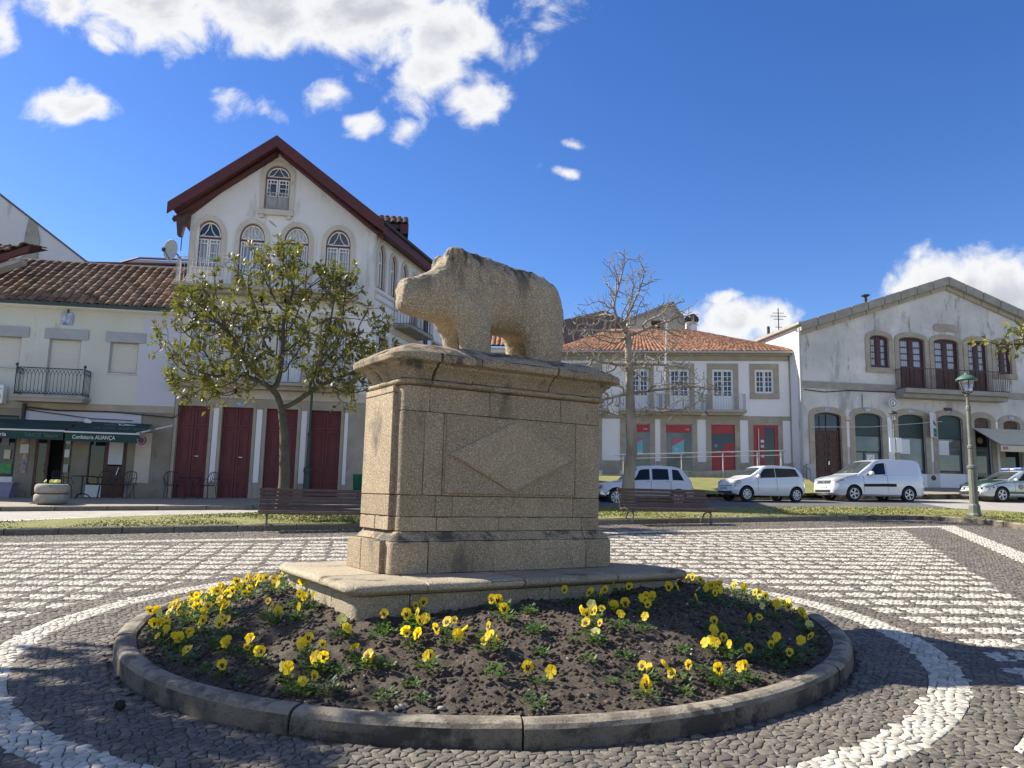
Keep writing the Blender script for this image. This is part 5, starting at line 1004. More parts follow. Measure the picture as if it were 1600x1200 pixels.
for i, c in enumerate(wc):
    zb = 9.32 if i in (0, 3) else 8.62
    w0 = gwin(up[i], c, hw, zb, 10.39, 11.02, 0 if i in (0, 3) else .55)
    if i in (1, 2): MB().box(c-hw+.05, c-.02, .07, .10, 8.64, 9.15).box(c+.02, c+hw-.05, .07, .10, 8.64, 9.15).build('lower_panel', M['whitepaint'], w0)
    else: MB().ring(rect(c-.5, c+.5, 8.98, 9.24), rect(c-.44, c+.44, 9.03, 9.19), -.035, 0).build('sill_panel', M['trim'], gh)
    m = gwin(mid[i], c, hw+.03, 5.25, 7.20, 7.72, .5); MB().box(c-hw, c-.02, .07, .10, 5.27, 5.75).box(c+.02, c+hw, .07, .10, 5.27, 5.75).build('lower_panel', M['whitepaint'], m)
for z in (8.42, 5.06):
    MB().box(-3.55, 2.75, -.66, .0, z, z+.10).prism([(-3.40, z-.14), (2.60, z-.14), (2.70, z), (-3.50, z)], -.5, 0).build('balcony_slab', M['tanstone'], gh, bevel=.012)
    ironrail(gh, -3.48, 2.68, -.60, -.04, z+.10, z+1.02, 'iron_w', .13, mid=z+.92)
# crack patches under the gable window
MB().prism([(-.62, 11.2), (-.5, 11.15), (-.3, 10.98), (-.33, 10.95), (-.55, 11.1)], -.004, .0).prism([(.2, 11.22), (.42, 11.16), (.5, 11.08), (.3, 11.12)], -.004, 0).build('broken_plaster', M['tanstone'], gh)
# roof: two slopes with deep oxblood edge
S1 = math.cos(R(66)), math.sin(R(66)); depth = 11.
apz = 14.16; lz_, rz_ = 11.34, 11.26; xl, xr = GX0-.66, 3.55
def slab(name, q, th, mt):
    q = [Vector(p) for p in q]; n = (q[1]-q[0]).cross(q[3]-q[0]).normalized(); n = n if n.z > 0 else -n; V = q+[p-n*th for p in q]
    return MB().add(V, [(0, 1, 2, 3), (7, 6, 5, 4), (0, 4, 5, 1), (1, 5, 6, 2), (2, 6, 7, 3), (3, 7, 4, 0)]).build(name, mt, gh)
yF = -.62
slab('roof', [(xl, yF, lz_), (apx, yF, apz), (apx, depth, apz), (xl, depth, lz_)], .30, M['redroofpaint'])
slab('roof', [(apx, yF, apz), (xr, yF, rz_), (xr+(depth-yF)*.445, depth, rz_), (apx, depth, apz)], .30, M['redroofpaint'])
for a, b, s in (((xl, lz_), (apx, apz), 1), ((apx, apz), (xr, rz_), -1)):
    MB().prism([(a[0], a[1]-.40), (b[0], b[1]-.42), (b[0], b[1]+.02), (a[0], a[1]+.02)], yF-.05, yF).build('bargeboard', M['redroofpaint'], gh)
    MB().prism([(a[0]+.1, a[1]-.50), (b[0], b[1]-.54), (b[0], b[1]-.42), (a[0]+.1, a[1]-.42)], -.32, -.02).build('soffit_beam', M['redroofpaint'], gh)
MB().prism([(GX0-.35, 10.30), (GX0-.22, 10.30), (GX0-.12, 10.85), (GX0-.05, 11.05), (GX0-.55, 11.0), (GX0-.42, 10.8)], -.30, -.05).build('eave_bracket', M['brownwood'], gh)
# side eave box following the turned wall
ex, ey = xr, yF; d = (.445, 1.0); k = math.hypot(*d); e1 = (ex+d[0]*11.75, ey+11.75)
MB().add([(ex, ey, 11.32), (e1[0], e1[1], 11.32), (e1[0], e1[1], 10.82), (ex, ey, 10.82), (ex-.5, ey, 10.92), (e1[0]-.5, e1[1], 10.92)], [(0, 1, 2, 3), (3, 2, 5, 4)]).build('eave_fascia', M['redroofpaint'], gh)
MB().tube([(ex+.05, ey, 11.2), (e1[0]+.05, e1[1], 11.2)], .07, 6).build('gutter', M['iron_d'], gh)
# side wall in its own turned frame
sw = empty('side_wing', (GX1, 0, 0), R(66), gh)
sp_ = [(1.32-.30, 1.32+.42), (2.35, 3.05), (3.8, 4.5)]; sws = [arch(.18, .78, 9.0, 10.1, 10.70), arch(1.30, 1.90, 9.0, 10.05, 10.62), arch(2.42, 3.0, 9.0, 10.05, 10.6), arch(3.5, 4.1, 8.2, 10.0, 10.5)]
lows = [rect(.5, 1.3, 5.0, 7.2), rect(1.9, 2.7, 5.2, 7.2), rect(3.4, 4.2, 5.2, 7.2), rect(.4, 1.4, 1.1, 4.3), rect(2.1, 3.1, 1.1, 4.3)]
wall('wall', rect(0, 11.8, .3, 11.0), sws+lows, 0, .3, M['white'], sw)
for P in sws: surround(P, .12, 'trim', sw, -.04, .06); MB().ring(P, grow(P, -.05), .06, .14).build('window_frame', M['winred'], sw); q = grow(P, -.05); x0, x1 = q[0][0], q[1][0]; m = MB(); m.ring(q, grow(q, -.06), .09, .13); m.box((x0+x1)/2-.03, (x0+x1)/2+.03, .09, .13, q[0][1], 10.3); m.box(x0, x1, .085, .135, 10.0, 10.06); m.build('sash', M['whitepaint'], sw); MB().prism(q, .15, .16).build('pane', M['curtain'], sw)
for i, P in enumerate(lows):
    surround(P, .14, 'trim', sw, -.04, .06); MB().ring(P, grow(P, -.06), .06, .14).build('window_frame', M['winred'], sw)
    if i < 3: MB().prism(P, .15, .16).build('pane', M['glass'], sw); m = MB(); bars(m, P[0][0], P[1][0], P[0][1], P[2][1], 3, 6, .035, .1, .14); m.build('glazing_bars', M['whitepaint'], sw)
    else: MB().prism(P, .15, .18).build('door', M['redpaint'], sw)
MB().ring(rect(.0, 2.1, 8.5, 8.85), rect(.07, 2.03, 8.57, 8.78), -.04, 0).build('sill_panel', M['trim'], sw); MB().box(0, 11, -.05, 0, 7.55, 7.8).build('string_course', M['trim'], sw)
MB().box(1.75, 4.3, -.75, 0, 7.78, 7.92).build('balcony_slab', M['concrete'], sw); ironrail(sw, 1.8, 4.25, -.7, -.03, 7.92, 8.92, 'iron_d', .14)
MB().tube([(5.0, -.06, 1.2), (5.0, -.06, 10.9)], .05, 6).tube([(5.25, -.06, 1.2), (5.25, -.06, 10.9)], .04, 6).build('drainpipe', M['iron_d'], sw)
wn2 = MB().ring(rect(5.9, 7.4, 6.9, 8.2), rect(6.0, 7.3, 7.0, 8.1), -.02, .03).build('window', M['gutter'], sw); MB().box(6.0, 7.3, -.005, .0, 7.0, 8.1).build('pane', M['glass'], wn2)
# dormer
dm = empty('dormer', (3.2, 2.9, 0), 0, gh)
wall('wall', [(-.75, 10.9), (.9, 10.9), (.9, 12.35), (-.75, 12.35)], [rect(-.1, .45, 11.6, 12.2)], 0, 1.2, M['white'], dm)
slab_ = MB().add([(-1.0, -.35, 12.30), (1.25, -.35, 12.30), (1.25, .5, 12.85), (-1.0, .5, 12.85), (1.25, 1.5, 12.3), (-1, 1.5, 12.3), (-1.0, -.35, 12.12), (1.25, -.35, 12.12), (1.25, 1.5, 12.12), (-1, 1.5, 12.12)], [(0, 1, 2, 3), (3, 2, 4, 5), (6, 7, 1, 0), (7, 8, 4, 2, 1), (9, 6, 0, 3, 5), (9, 8, 7, 6)]).build('roof', M['redroofpaint'], dm)
cover_roof('dormer_roof', dm, (-1.0, -.38, 12.32), (1.27, -.38, 12.32), (1.27, .5, 12.88), (-1.0, .5, 12.88), M['tile'], cw=.24, ln=.35, seed=3)
MB().box(.95, 1.28, -.45, 1.6, 11.9, 12.3).build('eave_return', M['redroofpaint'], dm)
# dish and aerial
ds = empty('satellite_dish', (AO[0]-3.75*math.cos(R(9)), AO[1]-3.75*math.sin(R(9))-.2, 9.75), R(-15)); tag(ds, 'grey satellite dish fixed to the left corner of the gabled house', 'satellite dish')
m = MB(); V = []; F = []; n_ = 20
for i in range(5):
    r_ = .0+.34*i/4
    for j in range(n_): a = 2*PI*j/n_; V.append((r_*math.cos(a)*.88, -.25*(r_/.34)**2*.35, r_*1.12*math.sin(a)))
F = [(i*n_+j, i*n_+(j+1) % n_, (i+1)*n_+(j+1) % n_, (i+1)*n_+j) for i in range(4) for j in range(n_)]
m.add(V, F); dd = m.build('reflector', M['gutter'], ds, smooth=True); dd.modifiers.new('s', 'SOLIDIFY').thickness = .02
MB().tube([(0, -.05, -.4), (.03, -.42, -.12)], .015, 5).box(-.03, .05, -.48, -.38, -.16, -.04).tube([(0, .02, 0), (.1, .15, -.1), (.25, .3, -.3)], .025, 6).build('feed_arm', M['iron_d'], ds)
an = MB().tube([(0, 0, 0), (0, 0, 1.5)], .018, 5)
for i, z in enumerate((1.2, 1.3, 1.4, 1.05)): an.tube([(-.22+.03*i, 0, z), (.12, 0, z+.02)], .01, 4)
an = an.build('tv_aerial', M['iron_d'], None, loc=(AO[0]-3.62, AO[1]-.3, 9.9)); tag(an, 'small television aerial beside the satellite dish at the house corner', 'aerial')

# ------------------------------------------------------------ buildings behind on the left
bw = tag(MB().prism([(-36, .3), (-17.6, .3), (-17.6, 10.9), (-19.2, 11.35), (-24.0, 14.85), (-36, 22.5)], 33.5, 40).build('rear_house', M['farwhite'], None), 'big pale blank gable wall with a dark stain behind the tiled roof on the left', 'building')
for v in bw.data.vertices: v.co.x -= .75*(v.co.y-33.5)
MB().add([(-24.05, 33.4, 14.85), (-19.2, 33.4, 11.35), (-17.6, 33.4, 10.9), (-17.6, 33.4, 11.0), (-19.2, 33.4, 11.45), (-24.05, 33.4, 14.97), (-36, 33.4, 22.5), (-36, 33.4, 22.65)], [(0, 1, 4, 5), (1, 2, 3, 4), (6, 0, 5, 7)]).build('coping', M['slate'], bw)
m = MB().prism([(-22.2, 10.6), (-21.5, 10.6), (-21.45, 12.4), (-21.7, 13.15), (-22.05, 13.4), (-22.15, 12.5)], 33.44, 33.5).build('damp_stain', M['greystone'], bw)
b2_ = empty('rear_house', (0, 0, 0)); tag(b2_, 'low pink parapet with red coping just left of the gabled house', 'building')
MB().box(-20.5, -14.5, 36, 40, .4, 12.1).prism([(-19.2, 12.1), (-14.5, 12.0), (-14.5, 12.25), (-18.2, 12.35)], 36, 40).build('wall', M['beigewall'], b2_); MB().box(-20.6, -14.5, 35.9, 36, 12.08, 12.16).tube([(-19.1, 36, 12.15), (-18.2, 36, 12.42), (-14.5, 36, 12.35)], .06, 5).build('coping', M['redroofpaint'], b2_)
# ------------------------------------------------------------ bank office with the orange hipped roof
OO = (9.0, 42.0, 0); OA = R(-6)
ob = empty('bank_office', OO, OA); tag(ob, 'white two storey bank office with orange tiled hip roof and red ground floor doors', 'building')
OX0, OX1 = -13.5, 6.62
upw = [('d', -5.35, -4.25), ('d', -2.42, -1.42), ('d', -.30, .79), ('d', 2.02, 3.16), ('w', 4.30, 5.32)]
low = [('s', -5.5, -4.25), ('s', -2.72, -1.36), ('s', -.52, .91), ('p', 1.93, 3.19), ('e', 4.16, 5.46)]
wall('wall', [(OX0, 5.98), (OX1-.5, 5.98), (OX1-.5, 9.02), (OX0, 9.02)], [rect(a, b, 6.32 if k == 'd' else 7.23, 8.55) for k, a, b in upw], 0, .3, M['white_clean'], ob)
wall('ground_floor_wall', [(OX0, 1.2), (OX1-.5, 1.2), (OX1-.5, 5.76), (OX0, 5.76)], [rect(a, b, 2.9, 5.5) if k != 'e' else rect(a, b, 2.9, 5.5) for k, a, b in low], 0, .3, M['white_clean'], ob)
MB().box(OX0, OX1-.5, -.03, .3, 5.765, 5.975).build('string_course', M['tanstone'], ob)
MB().box(OX0, OX1-.52, -.04, .3, 9.025, 9.30).box(OX0, OX1+.1, -.25, .3, 9.30, 9.42).build('cornice', M['tanstone'], ob)
for z in np.arange(1.2, 9.0, .62): MB().box(OX1-.495, OX1, -.05, .35, z+.004, min(z+.612, 9.02)).build('quoin', M['tanstone'], ob, bevel=.006)
MB().box(OX1-.58, OX1+.08, -.12, .3, 1.2, 3.5).build('quoin_plinth', M['tanstone'], ob, bevel=.02)
for k in range(12): x = OX0+k*1.7; 
segs = [(-13.5, -5.9), (-3.85, -3.1), (-1.0, -.85), (1.25, 1.6), (3.5, 3.8)]
for a, b in ((-3.95, -3.05),): pass
def stones(P, name, par, mt='tanstone', d=.30, y=-.04):
    """stone frame of separate blocks round a rectangular opening (x0,x1,z0,z1)"""
    x0, x1, z0, z1, sill = P; MB().box(x0-d, x1+d, y, .05, z1+.003, z1+.32).build(name, M[mt], par, bevel=.006); k = max(2, round((z1-z0)/.62))
    for i in range(k):
        za = z0+(z1-z0)*i/k; zb = z0+(z1-z0)*(i+1)/k
        for s in (0, 1): xa, xb = ((x0-d, x0) if s == 0 else (x1, x1+d)); e = .10*((i+s) % 2) if False else 0; MB().box(xa-e, xb+e, y, .05, za+.003, zb-.003).build(name, M[mt], par, bevel=.006)
    if sill: MB().box(x0-d, x1+d, y-.03, .05, z0-.30, z0-.003).build(name, M[mt], par, bevel=.008)
for k, a, b in upw:
    z0 = 6.32 if k == 'd' else 7.23; stones((a, b, z0, 8.55, k == 'w'), 'surround_stone', ob, d=.27)
    w_ = MB().ring(rect(a, b, z0, 8.55), rect(a+.06, b-.06, z0+.05, 8.49), .06, .13).build('window', M['whitepaint'], ob); m = MB(); c = (a+b)/2; zz = z0 if k == 'w' else 6.98
    for s0, s1 in ((a+.06, c-.01), (c+.01, b-.06)):
        m.ring(rect(s0, s1, zz+.05, 8.49), rect(s0+.055, s1-.055, zz+.11, 8.43), .07, .12); bars(m, s0+.055, s1-.055, zz+.11, 8.43, 2, 4 if k == 'w' else 5, .035, .08, .11)
    if k == 'd': m.box(a+.06, b-.06, .07, .11, 6.35, zz+.05)
    m.build('sash', M['whitepaint'], w_); MB().box(a+.06, b-.06, .12, .13, zz, 8.5).build('pane', M['glass_blue'], w_)
for x0, x1 in ((-5.9, -3.7), (-3.0, -.85), (-.75, 1.45), (1.65, 3.68)):
    MB().box(x0-.05, x1+.05, -.62, 0, 6.12, 6.22).prism([(x0+.1, 5.98), (x1-.1, 5.98), (x1, 6.12), (x0, 6.12)], -.5, 0).build('balcony_slab', M['tanstone'], ob, bevel=.01)
    ironrail(ob, x0, x1, -.57, -.03, 6.22, 7.12, 'iron_w', .14)
for i, (k, a, b) in enumerate(low):
    stones((a, b, 2.92, 5.5, False), 'surround_stone', ob, d=.27 if k != 'e' else .25)
    if k == 's':
        w_ = MB().ring(rect(a, b, 2.93, 5.5), rect(a+.04, b-.04, 2.97, 5.46), .1, .16).build('shop_window', M['gutter'], ob); MB().box(a+.04, b-.04, .13, .14, 2.97, 5.05).build('pane', M['shopglass'], w_)
        MB().box(a+.04, b-.04, .08, .12, 5.05, 5.46).build('red_header', M['red'], w_); cx0 = (a+b)/2-.02
        p = MB().box(cx0-.34, cx0+.30, .095, .12, 3.85, 4.72).build('poster', M['cyan'], w_); MB().prism([(cx0-.34, 4.72), (cx0-.34, 4.30), (cx0-.1, 4.42), (cx0+.30, 4.66), (cx0+.30, 4.72)], .085, .094).build('poster_band', M['posterred'], p); MB().box(cx0-.34, cx0+.30, .085, .094, 3.85, 3.93).box(cx0-.2, cx0+.05, .085, .094, 4.15, 4.19).box(cx0-.2, cx0+.0, .085, .094, 4.05, 4.09).build('poster_text', M['paper'], p)
        text('i·o', .2, 'lettering', w_, (b-.35, .075, 5.17), (R(90), 0, 0))
    elif k == 'p':
        w_ = MB().ring(rect(a, b, 2.93, 5.5), rect(a+.03, b-.03, 2.97, 5.46), .08, .16).build('red_door', M['red'], ob)
        MB().box(a+.03, b-.03, .10, .13, 2.97, 4.05).build('red_panel', M['red'], w_); MB().box(a+.03, b-.03, .10, .13, 5.0, 5.46).build('red_panel', M['red'], w_); MB().box(a+.03, b-.03, .12, .14, 4.05, 5.0).build('pane', M['glass'], w_)
        MB().prism([(a+.5, 4.06), (b-.03, 4.06), (b-.03, 4.55), (a+.75, 4.42)], .105, .115).build('cash_machine_sign', M['red'], w_)
        m = MB()
        for q in range(5): m.box(a+.05+q*.25, a+.20+q*.25, .085, .10, 3.98+.03*(q % 2), 4.02+.03*(q % 2))
        m.build('white_dashes', M['plastic_w'], w_); MB().lathe([(.10, .105), (.10, .115)], 12, (a+.25, 0, 4.35), 0, 'y').build('round_sticker', M['plastic_v'], w_)
    else:
        w_ = MB().ring(rect(a, b, 2.93, 5.5), rect(a+.17, b-.17, 2.97, 5.36), .04, .16).build('entrance_door', M['red'], ob)
        MB().box(a+.60, b-.17, .10, .12, 2.97, 5.36).build('pane', M['glass'], w_); MB().box(a+.17, a+.59, .08, .11, 2.97, 5.36).build('side_panel', M['red'], w_)
        MB().tube([(a+.28, .0, 3.1), (a+.28, .0, 5.3)], .035, 6).build('handle', M['chrome'], w_)
        for z, mt in ((4.55, 'plastic_w'), (4.28, 'paper'), (4.0, 'red'), (3.75, 'paper'), (3.5, 'red')): MB().box(a+.40, a+.57, .06, .078, z, z+.15).build('sticker', M[mt], w_)
for x0, x1 in ((-13.5, -5.8), (-3.95, -3.0), (-1.05, -.83), (1.2, 1.64), (3.48, 3.88), (5.72, 6.05)): MB().box(x0, x1, -.035, .0, 1.2, 3.45).build('plinth', M['tanstone'], ob)
# hip roof
A = (OX0, -.38, 9.48); B = (OX1+.15, -.38, 9.48); C_ = (1.3, 4.6, 11.75); D_ = (-3.4, 4.6, 11.75)
cover_roof('roof', ob, (-6.9, -.38, 9.48), B, C_, D_, M['tile2'], cw=.235, ln=.33, seed=11)
MB().add([(OX1+.15, -.38, 9.46), (OX1+.15, 9.5, 9.46), (1.3, 4.6, 11.73), (-6.9, -.38, 9.46), (-6.9, 9.5, 9.46), (-3.4, 4.6, 11.73)], [(0, 1, 2), (4, 3, 5), (1, 4, 5, 2)]).build('roof_back', M['tile2'], ob)
ridge_tiles(ob, B, C_, M['tile2'], .13, .4); ridge_tiles(ob, D_, C_, M['tile2'], .13, .4); ridge_tiles(ob, (-6.9, -.38, 9.48), D_, M['tile2'], .13, .4)
MB().box(-6.9, OX1+.2, -.50, -.36, 9.40, 9.50).build('gutter', M['gutter'], ob)
MB().tube([(OX1-.12, -.15, 9.4), (OX1-.12, -.15, 1.9)], .06, 7).build('drainpipe', M['gutter'], ob)
ch = empty('chimney', (1.58, 5.2, 0), 0, ob); MB().box(-.32, .32, -.3, .3, 10.2, 12.35).build('stack', M['white_clean'], ch)
MB().prism([(-.45, 12.42), (.45, 12.42), (.4, 12.62), (.15, 12.86), (-.1, 12.80), (-.42, 12.60)], -.4, .4).box(-.28, -.2, -.28, .28, 12.3, 12.44).box(.2, .28, -.28, .28, 12.3, 12.44).build('cowl', M['iron_d'], ch)
MB().box(4.6, 5.3, 5.2, 6, 9.6, 10.9).box(4.45, 5.45, 5.1, 6.1, 10.98, 11.08, 1).box(4.6, 5.3, 5.3, 5.9, 10.9, 10.98, 1).build('low_chimney', [M['tile2'], M['iron_d']], ob)
# flagpole
fp = MB().tube([(0, 0, 0), (0, -.9, 3.6)], .045, 6).tube([(0, 0, -.1), (0, .5, -.1)], .03, 5).build('flagpole', M['plastic_w'], None, loc=(9.0-.72*math.cos(-OA)-.0, 41.2, 7.2)); fp.rotation_euler = (-.08, 0, 0); tag(fp, 'bare white flagpole rising in front of the bank office roof', 'flagpole')
# buildings behind
rb1 = tag(MB().prism([(.5, 2), (9.8, 2), (9.8, 13.6), (6.7, 15.0), (2.8, 14.0), (.5, 12.9)], 55, 60).build('rear_building', M['slate'], None), 'dark brick gable rising behind the left end of the orange roof', 'building')
rb2 = empty('rear_building', (0, 0, 0)); tag(rb2, 'beige gabled house with a small dark window behind the orange roof', 'building')
wall('wall', [(8.2, 2), (12.6, 2), (12.6, 13.6), (11.5, 15.35), (8.2, 14.0)], [rect(9.9, 10.7, 13.1, 14.1)], 54, 5, M['beigewall'], rb2); MB().prism([(8.0, 14.05), (11.45, 15.5), (11.5, 15.35), (8.2, 13.95)], 53.8, 59).prism([(11.4, 15.5), (12.85, 13.5), (12.75, 13.4), (11.4, 15.3)], 53.8, 59).build('roof', M['greystone'], rb2)
rb3 = empty('rear_building', (0, 0, 0)); tag(rb3, 'low white house with red tiled roof glimpsed between the legs of the boar', 'building')
wall('wall', rect(-6, 3.2, 2, 10.7), [rect(-1.9, -1.2, 9.3, 10.1)], 48, 4, M['white'], rb3); cover_roof('roof', rb3, (-6.2, 47.6, 10.7), (3.4, 47.6, 10.7), (3.4, 51, 12.2), (-6.2, 51, 12.2), M['tile2'], cw=.30, ln=.5, seed=9)
MB().tube([(-1.9, 47.5, 10.3), (.5, 47.5, 9.7), (2.5, 47.5, 9.9)], .03, 4).build('cable', M['iron_d'], rb3)
m = MB().tube([(0, 0, 0), (0, 0, 3.4)], .035, 5)
for z, w_ in ((3.1, .35), (2.9, .5), (2.7, .3), (2.2, .22)): m.tube([(-w_, 0, z), (w_, 0, z)], .018, 4)
m.box(-.12, .12, -.05, .05, 1.75, 1.95); a2 = m.build('tv_aerial', M['iron_d'], None, loc=(16.6, 47, 10.0)); tag(a2, 'tall thin television aerial on a mast right of the orange roof', 'aerial')

# ------------------------------------------------------------ large weathered building at the right
RO = (14., 40., 0); RA = R(9)
rbn = empty('market_building', RO, RA); tag(rbn, 'large weathered white building with a broad stone edged gable and arched openings', 'building')
QX0, QX1 = 1.34, 19.3
uw = [('w', 5.38, 6.50), ('d', 7.12, 8.66), ('d', 9.22, 10.72), ('d', 11.30, 12.50), ('w', 13.05, 14.0)]
uwp = [arch(a, b, 8.70 if k == 'w' else 7.62, 10.28, 10.48) for k, a, b in uw]
lo_ = [('door', 1.98, 3.52, 2.40, 5.92, 6.14), ('shop', 4.30, 5.88, 2.40, 5.95, 6.20), ('win', 6.84, 8.42, 3.05, 5.98, 6.22), ('win', 9.18, 10.70, 3.10, 6.02, 6.26), ('dark', 11.42, 12.42, 2.45, 5.98, 6.20), ('dark', 13.20, 14.22, 2.45, 5.90, 6.10), ('dark', 15.2, 16.3, 2.45, 5.9, 6.1)]
lop = [arch(a, b, z0, zs, zt) for _, a, b, z0, zs, zt in lo_]
gable = [(QX1, 1.0), (QX1, 10.15), (10.15, 13.45), (QX0, 10.45), (QX0, 1.0)]
wall('wall', gable[::-1], uwp+lop, 0, .4, M['white_old'], rbn)
# stone edged gable: long blocks along both slopes
for (ax, az_2), (bx, bz) in (((QX0-.12, 10.42), (10.15, 13.52)), ((10.15, 13.52), (QX1+.3, 10.10))):
    k = 9
    for i in range(k):
        t0, t1 = i/k+.002, (i+1)/k-.002; xa, xb = ax+(bx-ax)*t0, ax+(bx-ax)*t1; za, zb = az_2+(bz-az_2)*t0, az_2+(bz-az_2)*t1
        MB().prism([(xa, za), (xb, zb), (xb, zb+.46), (xa, za+.46)], -.36, .1).build('verge_stone', M['greystone'], rbn, bevel=.01)
        MB().prism([(xa, za-.24), (xb, zb-.24), (xb, zb-.004), (xa, za-.004)], -.15, .0).build('moulding_stone', M['tanstone'], rbn, bevel=.01)
MB().add([(QX0-.2, -.1, 10.86), (10.15, -.1, 14.0), (10.15, 22, 14.0), (QX0-.2, 22, 10.86), (QX1+.3, -.1, 10.55), (QX1+.3, 22, 10.55)], [(0, 1, 2, 3), (1, 4, 5, 2)]).build('roof', M['tile'], rbn)
MB().box(QX0, QX0+.3, .4, 22, 1, 10.75).build('side_wall', M['white_clean'], rbn); MB().box(QX0-.25, QX0+.35, -.35, 22, 10.76, 10.9).build('eave_stone', M['greystone'], rbn)
MB().tube([(QX0-.1, -.12, 10.6), (QX0-.1, -.12, 3.3), (QX0+.3, -.14, 3.1), (QX0+.35, -.14, 1.8)], .06, 7).build('drainpipe', M['gutter'], rbn)
MB().box(QX0-.01, 7.0, -.05, 0, 7.42, 7.78).box(12.9, QX1, -.05, 0, 7.30, 7.66).build('string_course', M['greystone'], rbn)
# cable and meter box
MB().tube([(1.4, -.1, 7.3), (2.6, -.09, 7.22), (4.0, -.09, 7.36), (7.0, -.09, 7.38)], .025, 4).tube([(4.8, -.05, 7.2), (4.78, -.05, 6.5), (4.9, -.05, 6.3)], .02, 4).build('wall_cable', M['iron_d'], rbn)
MB().tube([(1.6, -.4, 5.3), (5, -.4, 5.42), (9.2, -.4, 5.86)], .012, 4).build('overhead_wire', M['plastic_w'], rbn)
def archstones(P, d, par, y=-.06, z0=None):
    """jamb blocks and curved head in separate stones"""
    O = grow(P, d, False); n = len(P); x0, zb = P[0]; x1 = P[1][0]; zs = P[2][1]; k = max(2, round((zs-zb)/.7))
    for i in range(k):
        za = zb+(zs-zb)*i/k; zc = zb+(zs-zb)*(i+1)/k
        for xa, xb in ((x0-d, x0), (x1, x1+d)): MB().box(xa, xb, y, .05, za+.003, zc-.003).build('surround_stone', M['tanstone'], par, bevel=.006)
    hd = list(range(2, n)); cuts = np.linspace(0, len(hd)-1, 4).round().astype(int)
    for a, b in zip(cuts, cuts[1:]):
        I_ = [P[hd[j]] for j in range(a, b+1)]; O_ = [O[hd[j]] for j in range(a, b+1)]
        if a == 0: O_[0] = (x1+d, zs)
        if b == len(hd)-1: O_[-1] = (x0-d, zs)
        MB().prism(I_+O_[::-1], y, .05).build('surround_stone', M['tanstone'], par, bevel=.006)
for (k, a, b), P in zip(uw, uwp):
    archstones(P, .26, rbn); 
    if k == 'w': MB().box(a-.28, b+.28, -.10, .05, P[0][1]-.28, P[0][1]-.003).build('sill', M['tanstone'], rbn, bevel=.01)
    w_ = MB().ring(P, grow(P, -.09), .08, .18).build('window', M['winbrown'], rbn); c = (a+b)/2; z0 = P[0][1]+.09; zg = z0 if k == 'w' else 8.80; m = MB()
    m.box(c-.09, c+.09, .09, .16, z0, 10.36)
    for s0, s1 in ((a+.09, c-.09), (c+.09, b-.09)):
        m.ring(rect(s0, s1, zg, 10.36), rect(s0+.06, s1-.06, zg+.06, 10.28), .10, .15); bars(m, s0+.06, s1-.06, zg+.06, 10.28, 1, 4, .045, .11, .145)
        if k == 'd': m.box(s0, s1, .12, .16, z0, zg-.003); m.box(s0+.08, s1-.08, .105, .118, z0+.1, zg-.1)
    m.build('sash', M['winbrown'], w_); MB().prism(grow(P, -.08), .17, .18).build('pane', M['curtain'], w_)
MB().box(6.75, 13.1, -.95, 0, 7.28, 7.52).prism([(6.8, 7.05), (13.0, 7.05), (13.05, 7.28), (6.76, 7.28)], -.7, 0).build('balcony_slab', M['mossstone'] if 'mossstone' in M else M['greystone'], rbn, bevel=.02)
ironrail(rbn, 6.85, 13.0, -.88, -.03, 7.52, 8.62, 'rust', .125, r_=.017)
pl = MB().prism([(9.30, 11.0), (9.45, 10.9), (10.62, 10.9), (10.77, 11.0), (10.77, 11.2), (10.62, 11.33), (9.45, 11.33), (9.30, 11.2)], -.05, .0).build('plaque', M['tanstone'], rbn, bevel=.01); MB().ring(rect(9.55, 10.5, 11.0, 11.23), rect(9.58, 10.47, 11.03, 11.20), -.058, -.05).box(9.7, 10.35, -.056, -.05, 11.09, 11.13).build('plaque_rim', M['greystone'], pl)
